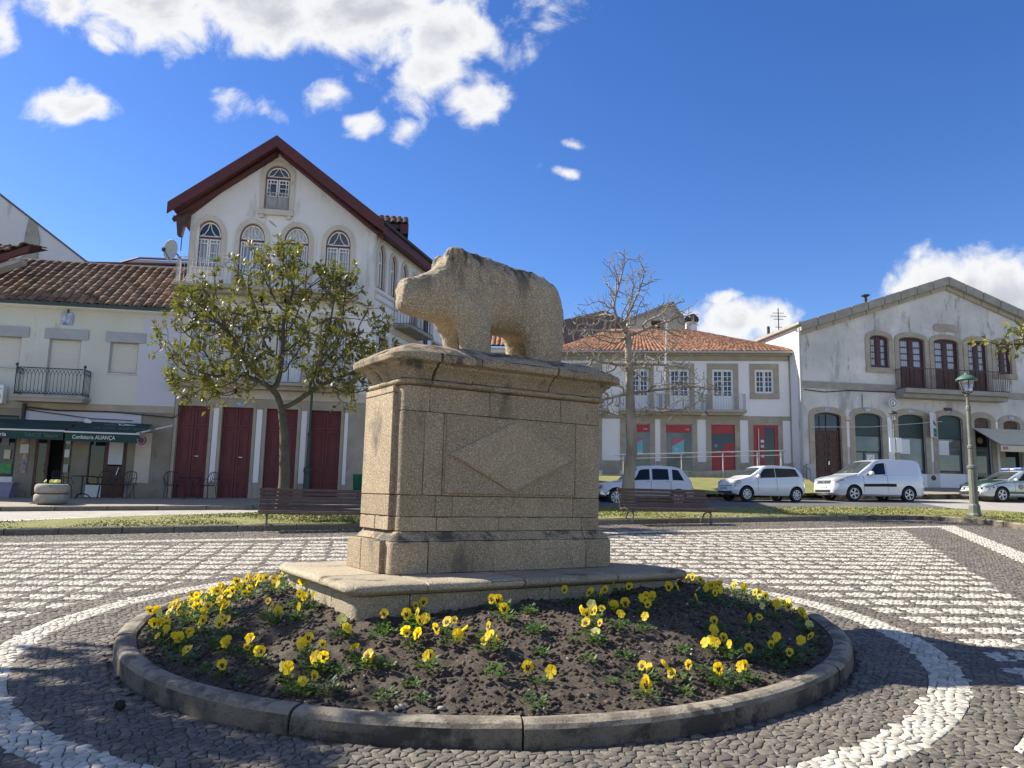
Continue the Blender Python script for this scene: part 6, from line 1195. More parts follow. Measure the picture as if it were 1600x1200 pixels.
for (k, a, b, z0, zs, zt), P in zip(lo_, lop):
    archstones(P, .30, rbn)
    c = (a+b)/2
    if k in ('door', 'shop', 'win') or a > 13: np_ = MB().box(c-.16, c+.16, -.08, -.06, zt+.08, zt+.22).build('house_number', M['azulejo'], rbn)
    if k == 'door':
        d = MB().ring(P, grow(P, -.06), .08, .2).build('wooden_door', M['brownwood'], rbn); MB().box(a+.06, b-.06, .10, .18, 5.15, 5.23).build('transom', M['brownwood'], d); MB().prism(arch(a+.06, b-.06, 5.23, 5.9, 6.08), .16, .17).build('fanlight_pane', M['glass'], d)
        mm_ = MB(); mm_.box(c-.02, c+.02, .12, .15, 5.23, 6.05); mm_.box(c-.4, c-.37, .12, .15, 5.23, 5.98); mm_.build('fanlight_bar', M['brownwood'], d)
        for s0, s1 in ((a+.06, c-.01), (c+.01, b-.06)):
            m = MB().box(s0, s1, .14, .18, 2.42, 5.15)
            for q in range(6): z = 2.52+q*.43; m.ring(rect(s0+.08, s1-.08, z, z+.36), rect(s0+.13, s1-.13, z+.05, z+.31), .11, .14); m.prism([(s0+.16, z+.08), (s1-.16, z+.08), (s1-.16, z+.28), (s0+.16, z+.28)], .118, .14)
            m.build('door_leaf', M['brownwood'], d)
        MB().lathe([(.035, .08), (.035, .12)], 8, (c+.07, 0, 3.55), 0, 'y').box(c+.04, c+.10, .10, .12, 3.4, 3.5).build('handle', M['chrome'], d)
    elif k == 'dark':
        MB().prism(grow(P, -.0), .3, .32).build('dark_interior', M['black'], rbn); MB().prism(arch(a, b, 5.45, zs, zt), .12, .16).build('brown_fanlight', M['rust'], rbn); w_ = MB().ring(rect(a, b, z0+.5, 5.4), rect(a+.06, b-.06, z0+.55, 5.34), .14, .2).build('shop_door', M['iron_d'], rbn); MB().box(a+.06, b-.06, .18, .19, z0+.55, 4.6).build('pane', M['shopglass' if a < 12 else 'glass'], w_)
        if a < 12: 
            MB().lathe([(.17, .08), (.17, .11)], 16, (c-.1, 0, 4.95), 0, 'y').build('round_emblem', M['gold'], w_); m = MB()
            for q in range(8): m.tube([(a+.1+q*.11, .1, 2.9), (a+.1+q*.11, .1, 3.2)], .015, 4)
            m.build('low_grille', M['gold'], w_)
    else:
        w_ = MB().ring(P, grow(P, -.05), .10, .2).build('shop_window', M['iron_d'], rbn); zt_ = 4.98; MB().prism(arch(a+.05, b-.05, zt_+.04, zs, zt-.05), .12, .14).build('dark_fanlight', M['awn_d'] if 'awn_d' in M else M['iron_g'], w_)
        MB().box(a+.05, b-.05, .15, .16, z0+.05, zt_).build('pane', M['shopglass'], w_); MB().box(a+.05, b-.05, .11, .17, zt_-.02, zt_+.04).build('transom', M['iron_d'], w_)
        if k == 'shop': MB().box(a+.05, b-.05, .12, .15, 4.1, 4.17).box(a+.55, a+.63, .12, .15, z0, 4.1).box(b-.16, b-.08, .12, .15, z0, 4.1).box(a+.06, a+.12, .12, .15, z0, 4.1).build('door_frame', M['iron_d'], w_); MB().box(b-.85, b-.40, .13, .148, 3.1, 4.0).build('window_sticker', M['plastic_w'], w_)
        else: MB().box(a, b, -.01, .12, 2.25, z0-.003).build('white_riser', M['white_clean'], rbn); MB().box(a+.1, b-.1, .13, .148, z0+.07, z0+.16).build('window_sill', M['rust'], w_); MB().box(a+.15, a+.75, .13, .148, 4.1, zt_-.1).build('white_blind', M['plastic_w'], w_)
for x, zlo in ((3.88, 4.35), (6.35, 3.6), (8.78, 3.7), (11.02, 4.9), (12.78, 3.0)): MB().box(x-.13, x+.13, -.02, .0, zlo, 6.0).build('painted_strip', M['white_clean'], rbn)
MB().box(3.78, 4.0, -.03, .0, 3.35, 3.55).build('white_notice', M['paper'], rbn); MB().box(3.77, 3.98, -.1, 0, 5.72, 5.98).build('alarm_box', M['trim'], rbn); MB().box(3.77, 3.98, -.104, -.1, 5.72, 5.77).build('alarm_strip', M['posterred'], rbn)
MB().box(1.45, 1.9, -.12, 0, 2.3, 3.4).build('meter_cabinet', M['gutter'], rbn); MB().lathe([(.14, -.02), (.14, 0)], 12, (8.8, 0, 2.85), 0, 'y').build('rust_patch', M['rust'], rbn)
MB().box(9.65, 10.1, -.08, 0, 6.48, 6.66).build('lamp_box', M['rust'], rbn)
MB().box(QX0-.1, QX1, -.12, 0, 1.0, 2.22).build('plinth', M['greystone'], rbn)
ck = empty('wall_clock', (RO[0]+6.35*math.cos(RA)+.35*math.sin(RA), RO[1]+6.35*math.sin(RA)-.35*math.cos(RA), 6.75), RA); tag(ck, 'small round white disc sign with a dark mark on a bracket above the arches', 'round sign')
MB().lathe([(.24, -.04), (.24, .04)], 20, (0, 0, 0), 0, 'y').build('disc', M['plastic_w'], ck); MB().ring([(.2*math.cos(2*PI*i/16), .2*math.sin(2*PI*i/16)) for i in range(16)], [(.16*math.cos(2*PI*i/16), .16*math.sin(2*PI*i/16)) for i in range(16)], -.046, -.041).box(-.02, .02, -.046, -.041, -.16, .12).box(-.10, .02, -.047, -.042, -.02, .02).build('mark', M['iron_d'], ck); MB().tube([(0, .04, 0), (0, .35, 0)], .02, 5).build('bracket', M['iron_d'], ck)
MB().lathe([(.10, 0), (.10, .02)], 4)
# pharmacy style projecting sign
sg = empty('shop_sign', (RO[0]+8.72*math.cos(RA)+.3*math.sin(RA), RO[1]+8.72*math.sin(RA)-.3*math.cos(RA), 4.98), RA+R(38)); tag(sg, 'white and green box sign projecting between two arched shop windows', 'sign')
MB().box(-.33, .33, -.07, .07, 0, 1.35).build('box', M['plastic_w'], sg, bevel=.01); MB().box(-.28, .28, -.076, -.071, .06, .5).build('green_panel', M['sign_g'], sg); MB().prism([(-.25, .75), (.22, .62), (.22, .72), (-.1, .92), (-.2, .9)], -.076, -.071).build('emblem', M['iron_d'], sg); text('caixa', .14, 'lettering', sg, (-.2, -.078, .22), (R(90), 0, 0), ext=.001)
# beige awning over the corner cafe
aw2 = empty('cafe_awning', (RO[0], RO[1], 0), RA); tag(aw2, 'beige cafe awning with a red corner emblem at the right edge', 'awning')
awning(aw2, 11.30, 17.5, -.05, 5.62, -1.9, 4.62, .32, 'awn_b')
MB().prism([(13.9, -0.02), (17.0, -.02), (15.9, -.9), (15.0, -.9)], -.004, .004); e = MB().add([(14.0, -.95, 5.14), (17.2, -.95, 5.14), (17.2, -1.5, 4.85), (15.0, -1.5, 4.85)], [(0, 1, 2, 3)]).build('red_emblem', M['posterred'], aw2)
MB().box(11.45, 11.72, -1.925, -1.905, 4.36, 4.5).build('small_badge', M['posterred'], aw2); text('CAFÉ', .17, 'gold', aw2, (13.6, -1.93, 4.36), (R(90), 0, 0)); MB().tube([(11.30, -.1, 5.6), (11.30, -1.9, 4.62)], .03, 5).tube([(11.3, -1.9, 4.62), (17.5, -1.9, 4.62)], .03, 5).build('frame', M['gutter'], aw2)
sv = tag(MB().tube([(0, 0, 0), (0, 0, .75)], .10, 8).lathe([(.2, .73), (.26, .77), (.26, .81), (.03, .85)], 8).build('roof_vent', M['iron_d'], None, loc=(20.7, 44.0, 12.75)), 'dark metal chimney cowl on the left slope of the weathered gable', 'chimney')
tag(MB().tube([(0, 0, 0), (0, 0, 1.1)], .09, 7).build('roof_vent', M['iron_d'], None, loc=(15.1, 44.5, 10.55)), 'short dark flue pipe beside the white side wall', 'chimney')

# ------------------------------------------------------------ bank, ramp and railing before the office
def bankz(x, y):
    t = min(max((y-34.2)/3.2, 0), 1); return .12+.55*t
sheet('grass_bank', [(-2.5, 33.6), (14.2, 35.0), (14.8, 39.2), (-2.5, 40.5)], M['grass'], bankz, .8)
blades('grass', [(-2.5, 33.6), (14.2, 35.0), (14.8, 38.5), (-2.5, 39.5)], 9000, .07, 'grass on the bank below the bank office', dz=.12)
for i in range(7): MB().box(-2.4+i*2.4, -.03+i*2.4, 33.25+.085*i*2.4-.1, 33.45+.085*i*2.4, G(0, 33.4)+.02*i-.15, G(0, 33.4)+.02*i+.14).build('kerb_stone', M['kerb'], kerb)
rp = empty('ramp', (9, 39.6, 0), R(-4)); rp['kind'] = 'structure'
MB().prism([(-4.6, 1.2), (5.0, 1.2), (5.0, 3.0), (3.4, 3.0), (-4.6, 2.55)], -.9, 1.9).build('ramp_wall', M['concrete'], rp)
MB().box(4.9, 5.4, -1.4, 1.9, 1.2, 2.7).build('landing', M['concrete'], rp)
hr = empty('handrail', (9, 38.7, 0), R(-4)); tag(hr, 'pale steel handrail along the ramp in front of the red doors', 'railing')
m = MB(); m.tube([(-3.8, 0, 3.58), (4.6, 0, 3.95), (4.75, 0, 3.9)], .03, 6).tube([(-3.8, 0, 3.38), (4.6, 0, 3.72)], .02, 6).build('rail', M['iron_w'], hr)
for x in (-3.3, -.4, 1.65, 3.35, 4.5): MB().tube([(x, 0, 2.3), (x, 0, 3.62+.042*x+.13)], .03, 6).build('post', M['iron_w'], hr)
sb = empty('dry_shrub', (6.95, 35.2, G(7, 35)+.5)); tag(sb, 'rounded dry greyish shrub behind the old white car', 'shrub')
V = []; 
for i in range(650):
    v = rng.normal(0, 1, 3); v /= np.linalg.norm(v); v[2] = abs(v[2]); p = v*[1.0, .6, .62]*(.5+.5*rng.random()); d = v+rng.normal(0, .3, 3); d *= .16; s_ = np.cross(d, rng.normal(0, 1, 3)); s_ *= .018/np.linalg.norm(s_); V += [p-s_, p+s_, p+d]
o_ = link('foliage', npmesh('foliage', np.array(V), [np.arange(len(V)).reshape(-1, 3)], M['shrub'], tone=np.repeat(rng.random(len(V)//3), 3)), sb); o_['kind'] = 'stuff'; m = MB()
for i in range(14): a = 2*PI*i/14; m.tube([(0, 0, -.4), (.35*math.cos(a), .2*math.sin(a), .1), (.75*math.cos(a), .45*math.sin(a), .3)], .012, 4)
m.build('stem', M['shrub'], sb)
# pavements in front of the buildings
sheet('sidewalk', [(-34, 15.5), (-13.1, 20.1), (-7.2, 21.9), (-3.6, 23.4), (-2.6, 29), (-3.4, 37), (-8.4, 27.2), (-34, 23.2)], M['sidewalk'], .12, 2.)
P_ = [(-34, 15.5), (-13.1, 20.1), (-7.2, 21.9), (-3.6, 23.4)]
for (ax, ay), (bx, by) in zip(P_, P_[1:]):
    n_ = max(1, int(math.hypot(bx-ax, by-ay)/1.1)); dx, dyy = (bx-ax)/n_, (by-ay)/n_; l_ = math.hypot(dx, dyy); ux, uy = dx/l_, dyy/l_
    for i in range(n_):
        x, y = ax+dx*i, ay+dyy*i; q = [(x+ux*.01, y+uy*.01), (x+dx-ux*.01, y+dyy-uy*.01), (x+dx-uy*.22, y+dyy+ux*.22), (x-uy*.22, y+ux*.22)]; V = [(a, b, G(a, b)-.1) for a, b in q]+[(a, b, G(a, b)+.135) for a, b in q]; V = [(a-uy*-.03, b+ux*-.03, c) for a, b, c in V]
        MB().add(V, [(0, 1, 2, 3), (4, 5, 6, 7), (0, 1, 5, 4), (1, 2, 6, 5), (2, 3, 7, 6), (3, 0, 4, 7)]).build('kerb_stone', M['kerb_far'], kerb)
sheet('sidewalk', [(14.4, 35.3), (34, 39.5), (34, 44), (14.9, 40.6)], M['sidewalk'], .14, 1.)
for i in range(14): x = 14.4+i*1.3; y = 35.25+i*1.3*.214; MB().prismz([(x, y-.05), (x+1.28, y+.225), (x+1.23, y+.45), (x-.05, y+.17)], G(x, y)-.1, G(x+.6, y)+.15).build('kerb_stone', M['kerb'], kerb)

# ================================================================== STREET FURNITURE AT THE CAFE
pn_ = empty('concrete_planter', (-12.72, 21.6, G(-12.72, 21.6)+.12)); tag(pn_, 'round concrete planter with rope band on the pavement outside the cafe', 'planter')
pn_.scale = (.86, .86, .9)
MB().lathe([(.36, 0), (.44, .03), (.50, .10), (.50, .26), (.47, .30), (.46, .31)], 26).build('lower_ring', M['concrete'], pn_, smooth=True); MB().lathe([(.43, .31), (.43, .345)], 26).build('band', M['tile2'], pn_, smooth=True)
MB().lathe([(.46, .345), (.49, .37), (.50, .50), (.48, .58), (.42, .62), (.36, .60), (.34, .56)], 26).build('upper_ring', M['concrete'], pn_, smooth=True)
MB().lathe([(.36, .56), (.2, .60), (.01, .61)], 16).build('soil', M['soil'], pn_)
for i in range(9): a = random.uniform(0, 2*PI); r_ = random.uniform(0, .28); o_ = link('flower', random.choice(FOLS[4:]), pn_); o_.location = (r_*math.cos(a), r_*math.sin(a), .60); o_.scale = (1.3, 1.3, 1.5); b = link('flower_head', BLOOMS[3], o_); b.location = (0, 0, .07); b.rotation_euler = (-.6, 0, random.uniform(-.5, .5))
pr = tag(MB().prism([(-.35, 0), (.30, 0), (.38, .45), (-.42, .45)], -.2, .2).box(-.45, .42, -.24, .24, .45, .50).build('plastic_crate', M['plastic_v'], None, loc=(-16.4, 25.1, G(-16.4, 25.1)+.12), rz=R(9)), 'violet grey plastic tub standing under the shop window', 'tub')
def chair(loc, rz, label):
    t = empty('cafe_chair', loc, rz); tag(t, label, 'chair', 'dark metal cafe chairs')
    MB().lathe([(.22, .43), (.235, .445), (.22, .46)], 14).build('seat', M['iron_d'], t)
    m = MB(); m.tube([(-.22, .18, .45), (-.24, .22, .70), (-.17, .26, .86), (0, .28, .90), (.17, .26, .86), (.24, .22, .70), (.22, .18, .45)], .014, 6)
    for x in (-.12, -.04, .04, .12): m.tube([(x, .20, .46), (x*1.05, .265, .88)], .009, 4)
    m.build('backrest', M['iron_d'], t); MB().tube([(-.25, .20, .66), (-.28, -.05, .66), (-.24, -.2, .45)], .012, 5).build('armrest', M['iron_d'], t); MB().tube([(.25, .20, .66), (.28, -.05, .66), (.24, -.2, .45)], .012, 5).build('armrest', M['iron_d'], t)
    for x, y in ((-.18, -.16), (.18, -.16), (-.17, .18), (.17, .18)): MB().tube([(x, y, .44), (x*1.25, y*1.25, 0)], .013, 5).build('leg', M['iron_d'], t)
def table(loc, label):
    t = empty('cafe_table', loc); tag(t, label, 'table', 'round cafe tables'); MB().lathe([(.34, .70), (.35, .715), (.34, .73)], 18).build('tabletop', M['iron_d'], t); MB().tube([(0, 0, .1), (0, 0, .70)], .025, 6).build('column', M['iron_d'], t)
    for i in range(3): a = 2*PI*i/3+.4; MB().tube([(0, 0, .16), (.18*math.cos(a), .18*math.sin(a), .12), (.3*math.cos(a), .3*math.sin(a), 0)], .018, 5).build('leg', M['iron_d'], t)
def cpos(u, off): return (AO[0]+u*math.cos(R(9))+off*math.sin(R(9)), AO[1]+u*math.sin(R(9))-off*math.cos(R(9)))
for u, off, rz, lab in ((-6.35, .75, 1.2, 'dark metal cafe chair beside the open cafe doorway'), (-5.05, .7, .3, 'dark metal cafe chair under the patterned brown door, left one'), (-4.45, .7, -.3, 'dark metal cafe chair under the patterned brown door, right one'), (-2.95, .8, .5, 'dark metal cafe chair before the first red door, left of the table'), (-1.85, .8, -.6, 'dark metal cafe chair before the pillar between two red doors')):
    x, y = cpos(u, off); chair((x, y, G(x, y)+.12), rz+R(9), lab)
for u, off, lab in ((-5.75, .8, 'small round cafe table between the doorway and the brown door'), (-2.4, .85, 'small round cafe table before the first dark red door')):
    x, y = cpos(u, off); table((x, y, G(x, y)+.12), lab)
# green cast column and bollards
x, y = cpos(1.32, .35); gp = empty('iron_column', (x, y, G(x, y)+.1)); tag(gp, 'green cast iron lamp column standing against the wall between red doors', 'lamp column'); MB().lathe([(.16, 0), (.16, .1), (.12, .15), (.12, .9), (.14, .95), (.14, 1.05), (.07, 1.15), (.06, 2.2), (.08, 2.25), (.045, 2.35), (.04, 5.1)], 10).build('post', M['iron_g'], gp)
gb_ = empty('litter_bin', (-5.12, 26.2, G(-5.1, 26.2)+.1)); tag(gb_, 'small green litter bin beside the green post', 'bin'); MB().lathe([(.17, .35), (.2, .85), (.21, .86), (.21, .9)], 14).build('bucket', M['sign_g'], gb_, smooth=True); MB().tube([(0, 0, 0), (0, 0, .36)], .04, 6).build('foot', M['iron_g'], gb_)
tag(MB().lathe([(.10, 0), (.09, .1), (.085, 1.05), (.10, 1.07), (.10, 1.12), (.05, 1.20), (.01, 1.24)], 12).build('bollard', M['sign_g'], None, True, loc=(-4.78, 26.1, G(-4.8, 26.1)+.1)), 'green metal post left of the pedestal', 'bollard')

# ================================================================== VEHICLES
SCR = [None]
def car(name, loc, rz, label, cat, L_, W_, prof, belt, sill, roofw, wheels, wr, paint, cab, sides, front, extra=None, bot=.24, rimn=8):
    """prof: (x, top z); belt: (x, z); widths from roofw; cab=(x screen foot, x screen top, x roof end, x rear foot); sides: side windows (x0,x1[,x0top,x1top])"""
    t = empty(name, loc, rz); tag(t, label, cat, 'vehicles parked along the street'); NS = 64; xs = np.unique(np.concatenate([np.linspace(0, L_, NS), np.linspace(0, .25, 8), np.linspace(L_-.2, L_, 6)]))
    def ev(tab, x, sm_=.05): a = np.array(tab); return float(np.mean([np.interp(x+d, a[:, 0], a[:, 1]) for d in (-sm_, -sm_/2, 0, sm_/2, sm_)]))
    def plan(x):   # half width along the car: rounded nose and tail
        a = min(1, x/.55); b = min(1, (L_-x)/.40); return W_/2*(.70+.30*math.sin(a*PI/2)**.7)*(.80+.20*math.sin(b*PI/2)**.7)
    def sect(x):
        zt = ev(prof, x); zb = min(ev(belt, x), zt-.015); w_ = plan(x); lo = bot+.10*max(0, 1-x/.3)+.10*max(0, 1-(L_-x)/.3); cabf = min(1, max(0, (zt-zb)/.35)); wt = w_*(1-(1-roofw)*cabf); zm = (lo+zb)/2
        H = [(0, lo), (w_*.90, lo), (w_*.975, lo+.07), (w_, zm), (w_*.985, zb-.10), (w_*(.955 if cabf > .3 else .93), zb), (wt+(w_*.955-wt)*.10, zb+(zt-zb)*.80) if cabf > .3 else (w_*.86, zb+(zt-zb)*.5), (wt*.93, zt-.025*cabf-.004), (wt*.6, zt-.006), (0, zt)]
        return H
    V = []; K = 10
    for x in xs:
        H = sect(x); V += [(x, -a, b) for a, b in H]+[(x, a, b) for a, b in H[-2:0:-1]]
    n = 2*K-2; F = [(i*n+j, i*n+(j+1) % n, (i+1)*n+(j+1) % n, (i+1)*n+j) for i in range(len(xs)-1) for j in range(n)]+[tuple(range(n)), tuple((len(xs)-1)*n+j for j in range(n))[::-1]]
    body = MB().add(V, F).build('body', [M[paint], M['black']], t, smooth=True)
    # wheel arches cut through
    cut = MB()
    for wx in wheels: cut.lathe([(wr+.055, -W_), (wr+.055, -W_/2+.34)], 26, (wx, 0, wr), 0, 'y'); cut.lathe([(wr+.055, W_/2-.34), (wr+.055, W_)], 26, (wx, 0, wr), 0, 'y')
    cu_ = cut.build('cut', M['black'], t); bo = body.modifiers.new('b', 'BOOLEAN'); bo.operation = 'DIFFERENCE'; bo.object = cu_; bo.solver = 'EXACT'; dg = bpy.context.evaluated_depsgraph_get(); me = bpy.data.meshes.new_from_object(body.evaluated_get(dg)); body.modifiers.clear(); body.data = me; bpy.data.objects.remove(cu_)
    try: me.shade_smooth(); me.set_sharp_from_angle(angle=R(38))
    except Exception: pass
    def pt(x, sd, f, off=.006):     # point on the flank: f 0 belt .. 1 roof edge ; negative goes down to the sill
        H = sect(x)
        if f >= 0: a = H[5]; b = H[6]; c = H[7]; q = (a[0]+(b[0]-a[0])*f/.85, a[1]+(b[1]-a[1])*f/.85) if f < .85 else (b[0]+(c[0]-b[0])*(f-.85)/.15, b[1]+(c[1]-b[1])*(f-.85)/.15)
        else:
            g = -f*3; i = min(2, int(g)); a = H[5-i]; b = H[4-i]; q = (a[0]+(b[0]-a[0])*(g-i), a[1]+(b[1]-a[1])*(g-i))
        return Vector((x, sd*(q[0]+off), q[1]+off*.15*max(0, f)))
    def panel(nm, mt, sd, x0, x1, f0, f1, x0t=None, x1t=None, off=.007, nx=8, nf=4, par=None):
        x0t = x0 if x0t is None else x0t; x1t = x1 if x1t is None else x1t; V = []
        for j in range(nf+1):
            tt = j/nf
            for i in range(nx+1):
                xa = x0+(x0t-x0)*tt; xb = x1+(x1t-x1)*tt; V.append(pt(xa+(xb-xa)*i/nx, sd, f0+(f1-f0)*tt, off))
        return MB().add(V, [(j*(nx+1)+i, j*(nx+1)+i+1, (j+1)*(nx+1)+i+1, (j+1)*(nx+1)+i) for j in range(nf) for i in range(nx)]).build(nm, M[mt], par or t, smooth=True)
    for sd in (-1, 1):
        for s_ in sides: panel('side_window', 'car_glass', sd, s_[0], s_[1], .06, .80, s_[2] if len(s_) > 2 else None, s_[3] if len(s_) > 3 else None)
    def top(x, y, off=.006):
        H = sect(x); wt = H[7][0]; yy = min(1, abs(y)); return Vector((x, y*wt, H[9][1]-(H[9][1]-H[7][1])*yy**3+off))
    def screen(nm, xa, xb, mt, k=.96):
        V = []; nx, ny = 8, 8
        for i in range(nx+1):
            for j in range(ny+1): x = xa+(xb-xa)*i/nx; y = (-1+2*j/ny)*k; p = top(x, y); p.x -= .008 if xa < L_/2 else -.008; V.append(p)
        return MB().add(V, [(i*(ny+1)+j, i*(ny+1)+j+1, (i+1)*(ny+1)+j+1, (i+1)*(ny+1)+j) for i in range(nx) for j in range(ny)]).build(nm, M[mt], t, smooth=True)
    screen('windscreen', cab[0]+.04, cab[1]-.04, 'car_glass2'); 
    if cab[3]: screen('rear_window', cab[2]+.03, cab[3]-.03, 'car_glass')
    for wx in wheels:
        for sd in (-1, 1):
            y = sd*(W_/2-.11); w_ = empty('wheel', (wx, y, wr), 0, t)
            MB().lathe([(wr*.62, -.10), (wr*.93, -.10), (wr, -.07), (wr, .07), (wr*.93, .10), (wr*.62, .10)], 28, (0, 0, 0), 0, 'y', False).build('tyre', M['tyre'], w_, smooth=False)
            m = MB(); m.lathe([(wr*.66, sd*.03), (wr*.66, sd*.102), (wr*.60, sd*.102), (wr*.57, sd*.05)], 28, (0, 0, 0), 0, 'y', False); m.lathe([(wr*.16, sd*.05), (wr*.13, sd*.095)], 10, (0, 0, 0), 0, 'y')
            for q in range(rimn):
                a = 2*PI*q/rimn; da = .16 if rimn > 6 else .2; V = [(wr*.12*math.cos(a-da*2), sd*.088, wr*.12*math.sin(a-da*2)), (wr*.12*math.cos(a+da*2), sd*.088, wr*.12*math.sin(a+da*2)), (wr*.61*math.cos(a+da), sd*.078, wr*.61*math.sin(a+da)), (wr*.61*math.cos(a-da), sd*.078, wr*.61*math.sin(a-da))]; V += [(v[0], v[1]-sd*.03, v[2]) for v in V]; m.add(V, [(0, 1, 2, 3), (0, 4, 5, 1), (1, 5, 6, 2), (3, 2, 6, 7), (0, 3, 7, 4)])
            m.build('rim', M['rim'], w_); MB().lathe([(wr*.58, sd*.01), (wr*.58, sd*.03)], 20, (0, 0, 0), 0, 'y').build('brake_disc', M['iron_d'], w_)
    def fpt(u, z, off=.012):      # point on the nose: u lateral -1..1
        # walk back until the section top is above z
        x = 0.; 
        while x < .8 and ev(prof, x) < z: x += .01
        yy = abs(u)*W_/2*.96
        while x < .8 and plan(x)*.955 < yy: x += .01
        return Vector((x-off, u*W_/2*.96+(off*.6 if u > 0 else -off*.6)*abs(u), z))
    def fpanel(nm, mt, u0, u1, z0, z1, off=.012, sk=0, par=None, nz=3):
        nu = 8; V = [fpt(u0+(u1-u0)*i/nu, z0+(z1-z0)*j/nz+sk*abs(u0+(u1-u0)*i/nu)*(.3+.7*j/nz), off) for j in range(nz+1) for i in range(nu+1)]
        o_ = MB().add(V, [(j*(nu+1)+i, j*(nu+1)+i+1, (j+1)*(nu+1)+i+1, (j+1)*(nu+1)+i) for j in range(nz) for i in range(nu)]).build(nm, M[mt], par or t, smooth=True); return o_
    front(t, fpanel, panel, pt)
    SCR[0] = screen
    return t, panel, pt
def mirror(t, p, mt, s=1.):
    m = MB(); c = Vector(p); m.lathe([(.02, -.09), (.07, -.07), (.085, 0), (.07, .07), (.02, .09)], 10, (0, 0, 0), 0, 'y'); o_ = m.build('wing_mirror', M[mt], t, smooth=True); o_.location = c; o_.scale = (s*.8, s*1.1, s)
def seam(t, panel, x, f0=-.9, f1=-.02, mt='black'):
    for sd in (-1, 1): panel('door_gap', mt, sd, x, x+.012, f0, f1, off=.004, nx=1, nf=6)
# white city car
def fr_up(t, fp, pn, pt):
    fp('bumper_grille', 'black', -.93, .93, .34, .40); g = fp('bumper_frame', 'black', -.80, .80, .36, .38)
    fp('grille_outline', 'black', -.86, .86, .605, .625, .014); fp('number_plate', 'plate', -.30, .42, .47, .57, .022)
    for s in (-1, 1): fp('headlight', 'lampglass', s*.62, s*.97, .66, .80, .014, .06); fp('bumper_slot', 'black', s*.84, s*.88, .40, .62, .013)
    mirror(t, (1.12, -.88, 1.0), 'car_w'); mirror(t, (1.12, .88, 1.0), 'car_w')
cz = G(10, 31.4)+.03
t, pn, pt = car('white_hatchback', (8.68, 31.35, cz), R(14), 'small white hatchback parked facing left in front of the grass bank', 'car', 3.54, 1.62, [(0, .50), (.02, .66), (.08, .78), (.30, .88), (.70, .98), (.85, 1.03), (1.42, 1.38), (1.65, 1.455), (2.2, 1.48), (2.9, 1.46), (3.22, 1.39), (3.44, 1.05), (3.52, .7), (3.54, .45)], [(0, .55), (.35, .76), (.9, .90), (2.2, .95), (3.3, 1.02), (3.54, .8)], .3, .80, (.62, 3.03), .295, 'car_w', (.84, 1.44, 3.22, 3.45), [(1.10, 2.02, 1.50, 2.02), (2.05, 3.20, 2.05, 3.06)], fr_up)
t.scale = (.93, .96, 1.0); seam(t, pn, 1.15); seam(t, pn, 2.06); pn('door_handle', 'car_w', -1, 1.92, 2.06, -.10, -.06, off=.02, nx=1, nf=1); pn('tail_lamp', 'redlamp', -1, 3.40, 3.50, -.25, .02)
# silver white van
def fr_van(t, fp, pn, pt):
    fp('grille', 'black', -.52, .52, .72, .86); 
    for z in (.75, .79, .83): fp('grille_bar', 'chrome', -.50, .50, z-.008, z+.008, .02)
    fp('number_plate', 'plate', -.28, .28, .55, .65, .022); fp('lower_grille', 'black', -.55, .75, .36, .46)
    for s in (-1, 1): fp('headlight', 'lampglass', s*.60, s*.98, .80, .96, .014, .10); fp('fog_lamp', 'black', s*.74, s*.92, .42, .52, .014)
    MB().lathe([(.07, -.01), (.07, .01)], 10); fp('badge', 'chrome', -.07, .07, .77, .82, .026)
    mirror(t, (1.62, -1.02, 1.18), 'car_s', 1.25); mirror(t, (1.62, 1.02, 1.18), 'car_s', 1.25)
cz = G(15, 33)+.02
t, pn, pt = car('silver_van', (13.35, 33.0, cz), R(13), 'silver white panel van parked facing left before the arched shop windows', 'van', 4.42, 1.83, [(0, .55), (.03, .75), (.12, .90), (.45, 1.02), (1.0, 1.13), (1.15, 1.18), (1.95, 1.72), (2.25, 1.80), (2.9, 1.84), (3.9, 1.83), (4.22, 1.78), (4.34, 1.35), (4.40, .9), (4.42, .5)], [(0, .65), (.5, .93), (1.1, 1.06), (2.4, 1.12), (4.3, 1.15), (4.42, .9)], .3, .84, (.86, 3.52), .33, 'car_s', (1.12, 1.98, 4.2, 0), [(1.42, 2.42, 2.02, 2.42)], fr_van, rimn=5)
seam(t, pn, 1.32); seam(t, pn, 2.48, f1=.75); seam(t, pn, 3.55, f0=.0, f1=.0+.01); pn('side_strip', 'black', -1, 1.32, 2.9, -.70, -.58, off=.014, nx=6, nf=1); pn('slide_rail', 'chrome', -1, 2.55, 4.2, .02, .035, off=.008, nx=6, nf=1); pn('door_handle', 'iron_d', -1, 2.28, 2.44, -.06, -.01, off=.025, nx=1, nf=1)
MB().tube([(1.98, -.5, 1.75), (2.15, -.5, 1.98)], .008, 4).build('aerial', M['iron_d'], t)
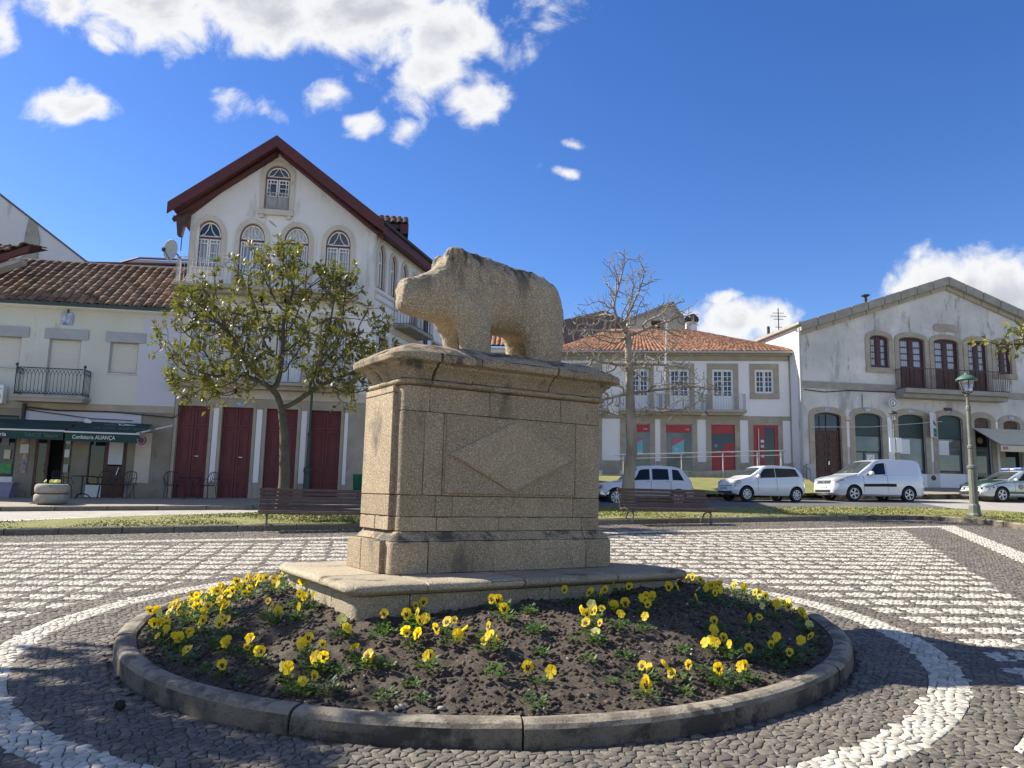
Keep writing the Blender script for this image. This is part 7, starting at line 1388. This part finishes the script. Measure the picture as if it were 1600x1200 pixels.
# old white car
def fr_r4(t, fp, pn, pt):
    fp('grille', 'gutter', -.80, .80, .60, .76, .016); 
    for s in (-1, 1): o_ = MB().lathe([(.085, -.015), (.09, .0), (.07, .03)], 14, (0, 0, 0), 0, 'y').build('headlight', M['lampglass'], t, True); o_.location = (.02+.05, s*.48, .68); o_.rotation_euler = (0, 0, R(-90)); fp('side_grille', 'black', s*.20, s*.70, .63, .73, .02)
    fp('bumper', 'chrome', -.98, .98, .40, .50, .04); fp('number_plate', 'plate', -.30, .30, .50, .60, .05)
    mirror(t, (1.10, -.78, 1.05), 'iron_d', .8)
cz = G(4.6, 30)-.12
t, pn, pt = car('old_estate_car', (3.30, 29.4, cz), R(10), 'old white five door car with upright windows parked behind the bare tree', 'car', 3.67, 1.48, [(0, .50), (.02, .74), (.10, .82), (.5, .89), (.95, .95), (1.05, .98), (1.42, 1.44), (1.62, 1.51), (2.2, 1.55), (2.9, 1.52), (3.2, 1.44), (3.52, .98), (3.62, .75), (3.67, .5)], [(0, .6), (.5, .80), (1.0, .92), (2.5, .96), (3.5, .95), (3.67, .7)], .3, .84, (.55, 2.98), .31, 'car_o', (1.02, 1.46, 3.22, 3.50), [(1.22, 1.86, 1.47, 1.86), (1.96, 2.62, 1.96, 2.60), (2.76, 3.22, 2.76, 3.02)], fr_r4, bot=.30)
for x in (1.14, 1.90, 2.68): seam(t, pn, x, f1=.0)
for x in (1.72, 2.5): pn('door_handle', 'iron_d', -1, x, x+.12, -.13, -.09, off=.02, nx=1, nf=1)
pn('tail_lamp', 'redlamp', -1, 3.55, 3.62, -.5, -.3)
# police car
def fr_pol(t, fp, pn, pt):
    fp('lower_grille', 'black', -.75, .75, .33, .46); fp('bumper_strip', 'black', -.98, .98, .54, .64, .013); fp('number_plate', 'plate', -.28, .28, .50, .60, .03); fp('bonnet_stripe', 'car_g', -.9, .9, .68, .74, .014)
    for s in (-1, 1): fp('headlight', 'lampglass', s*.56, s*.97, .66, .77, .016, .05)
    for i in range(7): fp('reflector_dash', 'plastic_w', -.95+i*.28, -.82+i*.28, .565, .61, .018)
    mirror(t, (1.55, -.92, .98), 'car_p')
cz = G(20, 34.2)+.02
t, pn, pt = car('police_car', (20.45, 34.4, cz), R(11), 'silver and green police patrol car half out of frame at the right edge', 'car', 4.45, 1.80, [(0, .46), (.03, .62), (.12, .74), (.5, .86), (1.1, .97), (1.25, 1.0), (2.0, 1.37), (2.3, 1.44), (2.9, 1.46), (3.6, 1.42), (4.0, 1.30), (4.30, .98), (4.42, .75), (4.45, .5)], [(0, .55), (.5, .78), (1.2, .90), (3.2, .97), (4.3, .98), (4.45, .7)], .3, .78, (.84, 3.50), .325, 'car_p', (1.22, 2.03, 3.75, 4.25), [(1.62, 2.50, 2.14, 2.50), (2.58, 3.35, 2.58, 3.30), (3.42, 3.95, 3.42, 3.72)], fr_pol, rimn=5)
pn('green_stripe', 'car_g', -1, .9, 4.3, -.12, -.04, off=.009, nx=24, nf=1); pn('green_stripe', 'car_g', -1, 1.2, 3.15, -.92, -.80, off=.009, nx=14, nf=1); pn('bonnet_side', 'car_g', -1, .12, 1.1, -.10, .0, off=.009, nx=8, nf=2)
seam(t, pn, 1.5); seam(t, pn, 2.54); SCR[0]('green_bonnet', .16, 1.15, 'car_g', .97); q = pt(1.95, -1, -.55, .022); gt = text('GNR', .36, 'car_g', t, (1.98, q.y, .56), (R(90), 0, 0), ext=.003); MB().lathe([(.115, -.004), (.115, .004)], 14, (0, 0, 0), 0, 'y').build('door_emblem', M['gold'], t, loc=(1.80, q.y, .68))
MB().box(2.2, 2.45, -.55, -.12, 1.475, 1.55).box(2.2, 2.45, .12, .55, 1.475, 1.55).box(2.25, 2.4, -.12, .12, 1.47, 1.53, 1).build('light_bar', [M['bluelight'], M['plastic_w']], t, bevel=.02)
for i in range(6): pn('reflector_dash', 'iron_d' if i % 2 else 'plastic_w', -1, .12+i*.09, .19+i*.09, -.40, -.30, off=.01, nx=1, nf=1)
